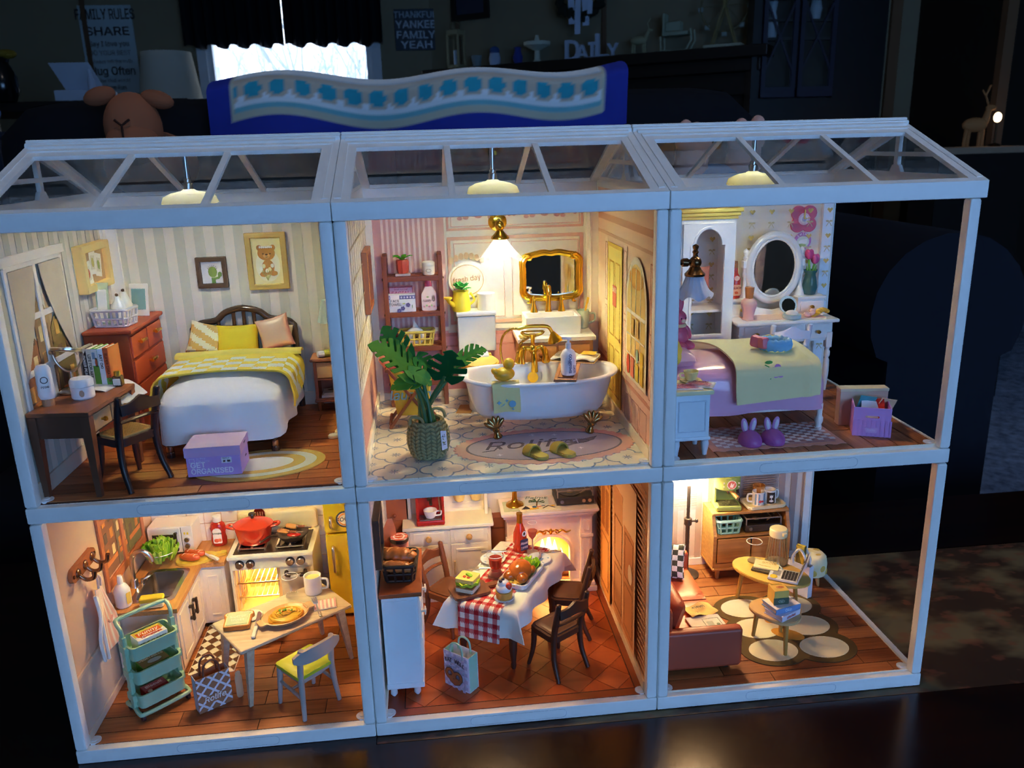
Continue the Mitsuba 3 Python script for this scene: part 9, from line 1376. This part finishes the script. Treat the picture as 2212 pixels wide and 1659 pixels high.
t_ = thing('cushion', 'black and white checked cushion at the far end of the leather sofa', 'cushion', R, 4.25, 12.4, 3.95); v_, n_, f__ = corners(P, 60); Mx = place[t_].copy(); Mx[:3, :3] = Mx[:3, :3] @ rotm(0, 0, -20) @ rotm(58, 0, 0)
scene[t_] = {'type': 'ply', 'filename': meshkit.write_ply(((v_ @ Mx[:3, :3].T + Mx[:3, 3]) * .01, np.arange(len(v_)).reshape(-1, 3)), color=c, normals=n_ @ Mx[:3, :3].T), 'face_normals': False, 'bsdf': {'type': 'ref', 'id': 'bsdf_cloth'}}
t = thing('loose_page', 'crumpled cream page with handwriting lying on the leather sofa', 'paper', R, 5.1, 6.3, 2.62, 12); P = np.array([[(-1.1 + 2.3 * a, -.8 + 1.6 * b, .14 + .14 * math.sin(a * 7 + b * 3) + .08 * math.cos(b * 6)) for b in np.linspace(0, 1, 8)] for a in np.linspace(0, 1, 10)]); part(t, 'sheet', sheet(P, .03), 'ecc878', 'm', 60); art(t, 'writing', [(LineString([(-.6 + .18 * k, .1 + .12 * (k % 2)), (-.5 + .18 * k, .3), (-.44 + .18 * k, .05)]).buffer(.02), '5c4c3c') for k in range(6)], (0, 0, .34), (1, 0, 0), (0, 1, 0))
t = thing('notebook', 'white notebook lying at the sofa arm under the crumpled page', 'notebook', R, 5.1, 4.5, 2.6, 5); part(t, 'cover', B(-1.35, 1.35, -1.1, 1.1, 0, .14, .04), 'efe8dc'); art(t, 'print', [(frame2(-.2, -.8, 1.1, .6, .04), '8c9088'), (sbox(0, -.5, .5, .2), 'c4ccc0'), (disc(.8, -.3, .15), '8c9c88')], (0, 0, .14), (1, 0, 0), (0, 1, 0))
# rug
g = thing('petal_rug', 'dark brown rug with cream petal shapes under the small tables', 'rug', R, 0, 0, 0); pet = [(10.35, 10.3), (10.35, 7.25), (10.4, 4.2), (14.35, 10.2), (14.4, 7.1), (14.45, 4.05)]
o_ = unary_union([disc(x, y, 2.75, 2.2, 12) for x, y in pet] + [sbox(10.3, 4.1, 14.4, 10.2)]); o_ = affinity.scale(o_, .96, .96); part(g, 'base', plate(o_, 0, .05), '4c4028', 'cloth', 20)
art(g, 'petals', [(disc(x, y, 1.9, 1.42, 12), 'ecdfb4') for x, y in pet] + [(affinity.rotate(disc(12.4, 6.1, 1.3, .7, 10), -35), 'd89c40'), (affinity.rotate(disc(12.4, 8.6, 1.2, .6, 10), 35), 'd89c40')], (0, 0, .05), (1, 0, 0), (0, 1, 0), .006, 'cloth')
def blobtable(label, x, y, z, rx_, ry_, rot, legs, c, tri=0.0):
    t = thing('coffee_table', label, 'table', R, x, y, .05, rot); pts = [((rx_ + tri * math.cos(3 * a)) * math.cos(a), (ry_ + tri * math.cos(3 * a)) * math.sin(a)) for a in np.linspace(0, 2 * np.pi, 49)[:-1]]
    so = Polygon(pts); part(t, 'tabletop', cat(plate(so, z - .22, z - .05), plate(so.buffer(-.05), z - .05, z)), c, 's', 30)
    for lx, ly in legs: part(t, 'leg', tube([(lx * 1.18, ly * 1.18, 0), (lx, ly, z - .2)], [.14, .22], 10), 'b0843c', 's', 50)
blobtable('larger egg shaped wooden table with the laptop', 12.55, 10.3, 3.35, 3.3, 2.05, -45, ((-2.3, -.2), (1.6, 1.1), (1.6, -1.1)), 'd8ac54')
blobtable('smaller triangular wooden table with the stack of books', 10.9, 5.05, 3.1, 1.95, 1.95, -85, ((-1.15, -1.0), (-1.15, 1.0), (1.35, 0)), 'd4b078', .18)
Z1 = 3.42
t = thing('water_tumbler', 'ribbed glass tumbler on the egg shaped table', 'glass', R, 11.75, 12.1, Z1); part(t, 'glass', shell([(.5, .04), (.56, .2), (.64, 1.85)], 32, (0, 0, 0), 16, .02), 'ffffff', 'glass', 60); part(t, 'rim', tube([(.64 * math.cos(a), .64 * math.sin(a), 1.85) for a in np.arange(28) * 2 * np.pi / 28], .04, 5, True), 'f0e4c8', 'g'); part(t, 'base', cyl(.5, .1, (0, 0, 0), 24), 'e8dcc0', 'tint')
t = thing('water_pitcher', 'ribbed glass pitcher with a cream lid on the egg shaped table', 'pitcher', R, 13.6, 11.6, Z1); part(t, 'glass', shell([(.92, .05), (.95, .2), (.66, 2.6)], 40, (0, 0, 0), 26, .018), 'ffffff', 'glass', 60); part(t, 'ribs', cat(*[tube([(.93 * math.cos(a), .93 * math.sin(a), .15), (.66 * math.cos(a), .66 * math.sin(a), 2.6)], .03, 4) for a in np.arange(22) * 2 * np.pi / 22]), 'e8dcb8', 'tint', 60, stuff=True); part(t, 'lid', cat(lathe([(.7, 2.5), (.74, 2.55), (.74, 3.1), (.66, 3.2), (.1, 3.22)], 28), tf(B(-.2, .2, -.95, -.6, 2.75, 3.1, .08), rz=15)), 'f0e2b0', 's', 40); part(t, 'base', cyl(.9, .12, (0, 0, 0), 28), 'd8d0c0', 'tint')
t = thing('postage_book', 'cream booklet with scalloped edges lying on a dark pad on the egg shaped table', 'book', R, 12.3, 10.7, Z1, -38); part(t, 'pad', B(-1.0, 1.05, -.95, .85, 0, .16, .03), '3c3a30'); sc = Polygon([(x, y) for x, y in rrect(-1.0, 1.0, -.72, .72, .1).segmentize(.09).exterior.coords]); part(t, 'booklet', tf(plate(sc, .18, .3), (0, .12, 0), rz=8), 'efdca0', 'm', 20); art(t, 'print', [(text('Smile', .34, False, (-.45, .1), False, .012, 8), 'c8a050'), (sbox(-.6, -.3, .4, -.26), 'c8a050')], (0, .1, .3), (1, 0, 0), (0, 1, 0)); part(t, 'pen', tube([(.6, .95, .25), (1.3, .1, .25)], .07, 8), 'b8d0d4', 's')
t = thing('laptop', 'open silver laptop with a round emblem on its black screen on the egg shaped table', 'laptop', R, 13.2, 9.1, Z1 + .02, -33)
part(t, 'base', B(-1.2, 1.2, -.95, .95, 0, .2, .06), 'c8ccd0', 's'); part(t, 'keyboard', cat(*[B(-.15 + .24 * i, .04 + .24 * i, -.75 + .25 * j, -.56 + .25 * j, .2, .24) for i in range(5) for j in range(6)]), '1c1c20', 's', 0, stuff=True); part(t, 'trackpad', B(-.9, -.3, -.35, .5, .2, .22), '8c9094', 's'); part(t, 'sticker', tf(plate(disc(-.75, -.62, .3), .2, .23)), 'e0c040', 's')
ld = hull([(1.1 + .62 * q + o_, y, .22 + 1.95 * q) for q in (0, 1) for y in (-.95, .95) for o_ in (0, .12)]); lk = part(t, 'lid', ld, 'c4c8d0', 's'); part(lk, 'screen', hull([(1.1 + .62 * q + o_, y, .22 + 1.95 * q) for q in (.04, .97) for y in (-.9, .9) for o_ in (-.03, .02)]), '1c2430', 's', label='black screen with a round emblem'); k_ = math.hypot(.62, 1.95)
art(lk, 'emblem', [(disc(0, 0, .36), 'b4bcc8'), (disc(-.1, .1, .1, .14), '1c2430'), (disc(.14, .02, .08, .12), '1c2430'), (disc(0, -.16, .12, .07), '1c2430')], (1.06 + .31, 0, .22 + 1.0), (0, -1, 0), (.62 / k_, 0, 1.95 / k_), .01)
t = thing('shopping_bag', 'white paper shopping bag with curved handles beside the egg shaped table', 'bag', R, 16.0, 12.0, 0, -58); part(t, 'bag', cat(B(-1.05, 1.05, -.32, -.28, 0, 3.0), B(-1.05, 1.05, .28, .32, 0, 3.0), B(-1.05, -1.01, -.3, .3, 0, 3.0), B(1.01, 1.05, -.3, .3, 0, 3.0), B(-1.05, 1.05, -.3, .3, 0, .04)), 'ece8ec')
for y in (-.3, .3): part(t, 'handle', tube(spl([(-.6, y, 2.8), (-.62, y, 3.5), (0, y, 4.3), (.62, y, 3.5), (.6, y, 2.8)], 5), .12, 8), 'efe6dc', 's', 60)
solo('yellow_packet', 'yellow striped packet sticking out of the white shopping bag', 'packet', B(-.4, .4, -.18, .18, 0, 2.2, .05), lambda p: np.where(((p[:, 2] * 3 + p[:, 0] * 2) % 1 < .35)[:, None], lin('6c5c2c'), lin('e0c048')), 'm', R, 15.95, 12.05, 2.4, -50, sm=0)
t = thing('pouf', 'cream spotted pouf on wooden legs in the back corner', 'stool', R, 18.0, 13.9, 0); part(t, 'seat', lathe([(1.0, .75), (1.2, .9), (1.25, 1.9), (1.15, 2.5), (.9, 2.75), (.02, 2.85)], 32), 'efe4b8', 'cloth', 50)
sp = []
for a, z in ((-1.9, 1.3), (-1.2, 1.7), (-.6, 1.2), (-2.5, 1.9), (0, 1.8)): sp.append(tf(ell(.3, .06, .3, (0, -1.22, z), 2), rz=math.degrees(a + math.pi / 2)))
for x, y in ((.2, -.4), (-.5, .2), (.5, .45)): sp.append(ell(.34, .26, .05, (x, y, 2.76), 2))
part(t, 'spots', cat(sp), 'd8bc60', 'cloth', 60)
for a in (.8, 2.9, 4.9): part(t, 'leg', tube([(1.0 * math.cos(a), 1.0 * math.sin(a), 0), (.8 * math.cos(a), .8 * math.sin(a), .8)], [.13, .2], 8), 'c8985c', 's')
Z2 = 3.16; book('white and red book at the bottom of the stack on the small table', R, 10.95, 4.35, Z2, 2.1, 1.7, .42, 'e4dce8', 'stories', 28, tc='b8443c', stand=False, spine=''); book('white book with a blue spine in the middle of the stack', R, 10.95, 4.6, Z2 + .43, 2.3, 1.7, .42, '7c9ccc', 'Olio', 16, tc='eef0f8', stand=False, extra=((sbox(-1.1, -.8, 1.1, .84), 'ece6e4'), (text('Home', .3, True, (.2, -.1)), '4a4440')))
t = thing('tea_box', 'upright yellow and dark green box on top of the book stack', 'box', R, 10.75, 4.75, Z2 + .87, 2); part(t, 'box', B(-.58, .58, -.55, .65, 0, 1.15, .02), 'e8c060'); part(t, 'band', B(-.6, .6, -.57, -.5, 0, .55), '4c5c4c', label='dark green band'); art(t, 'front_print', [(disc(0, .28, .26, .13).difference(disc(0, .28, .22, .1)), 'b8c4b0'), (text('TEA', .1, True, (0, .23), True), 'c8d0c0')], (0, -.575, 0)); art(t, 'top_print', [(disc(.1, -.05, .32, .18), 'd08c50'), (disc(.12, -.05, .2, .1), 'b86a3c'), (sbox(-.45, .35, .45, .5), 'c8a040')], (0, .05, 1.155), (1, 0, 0), (0, 1, 0))
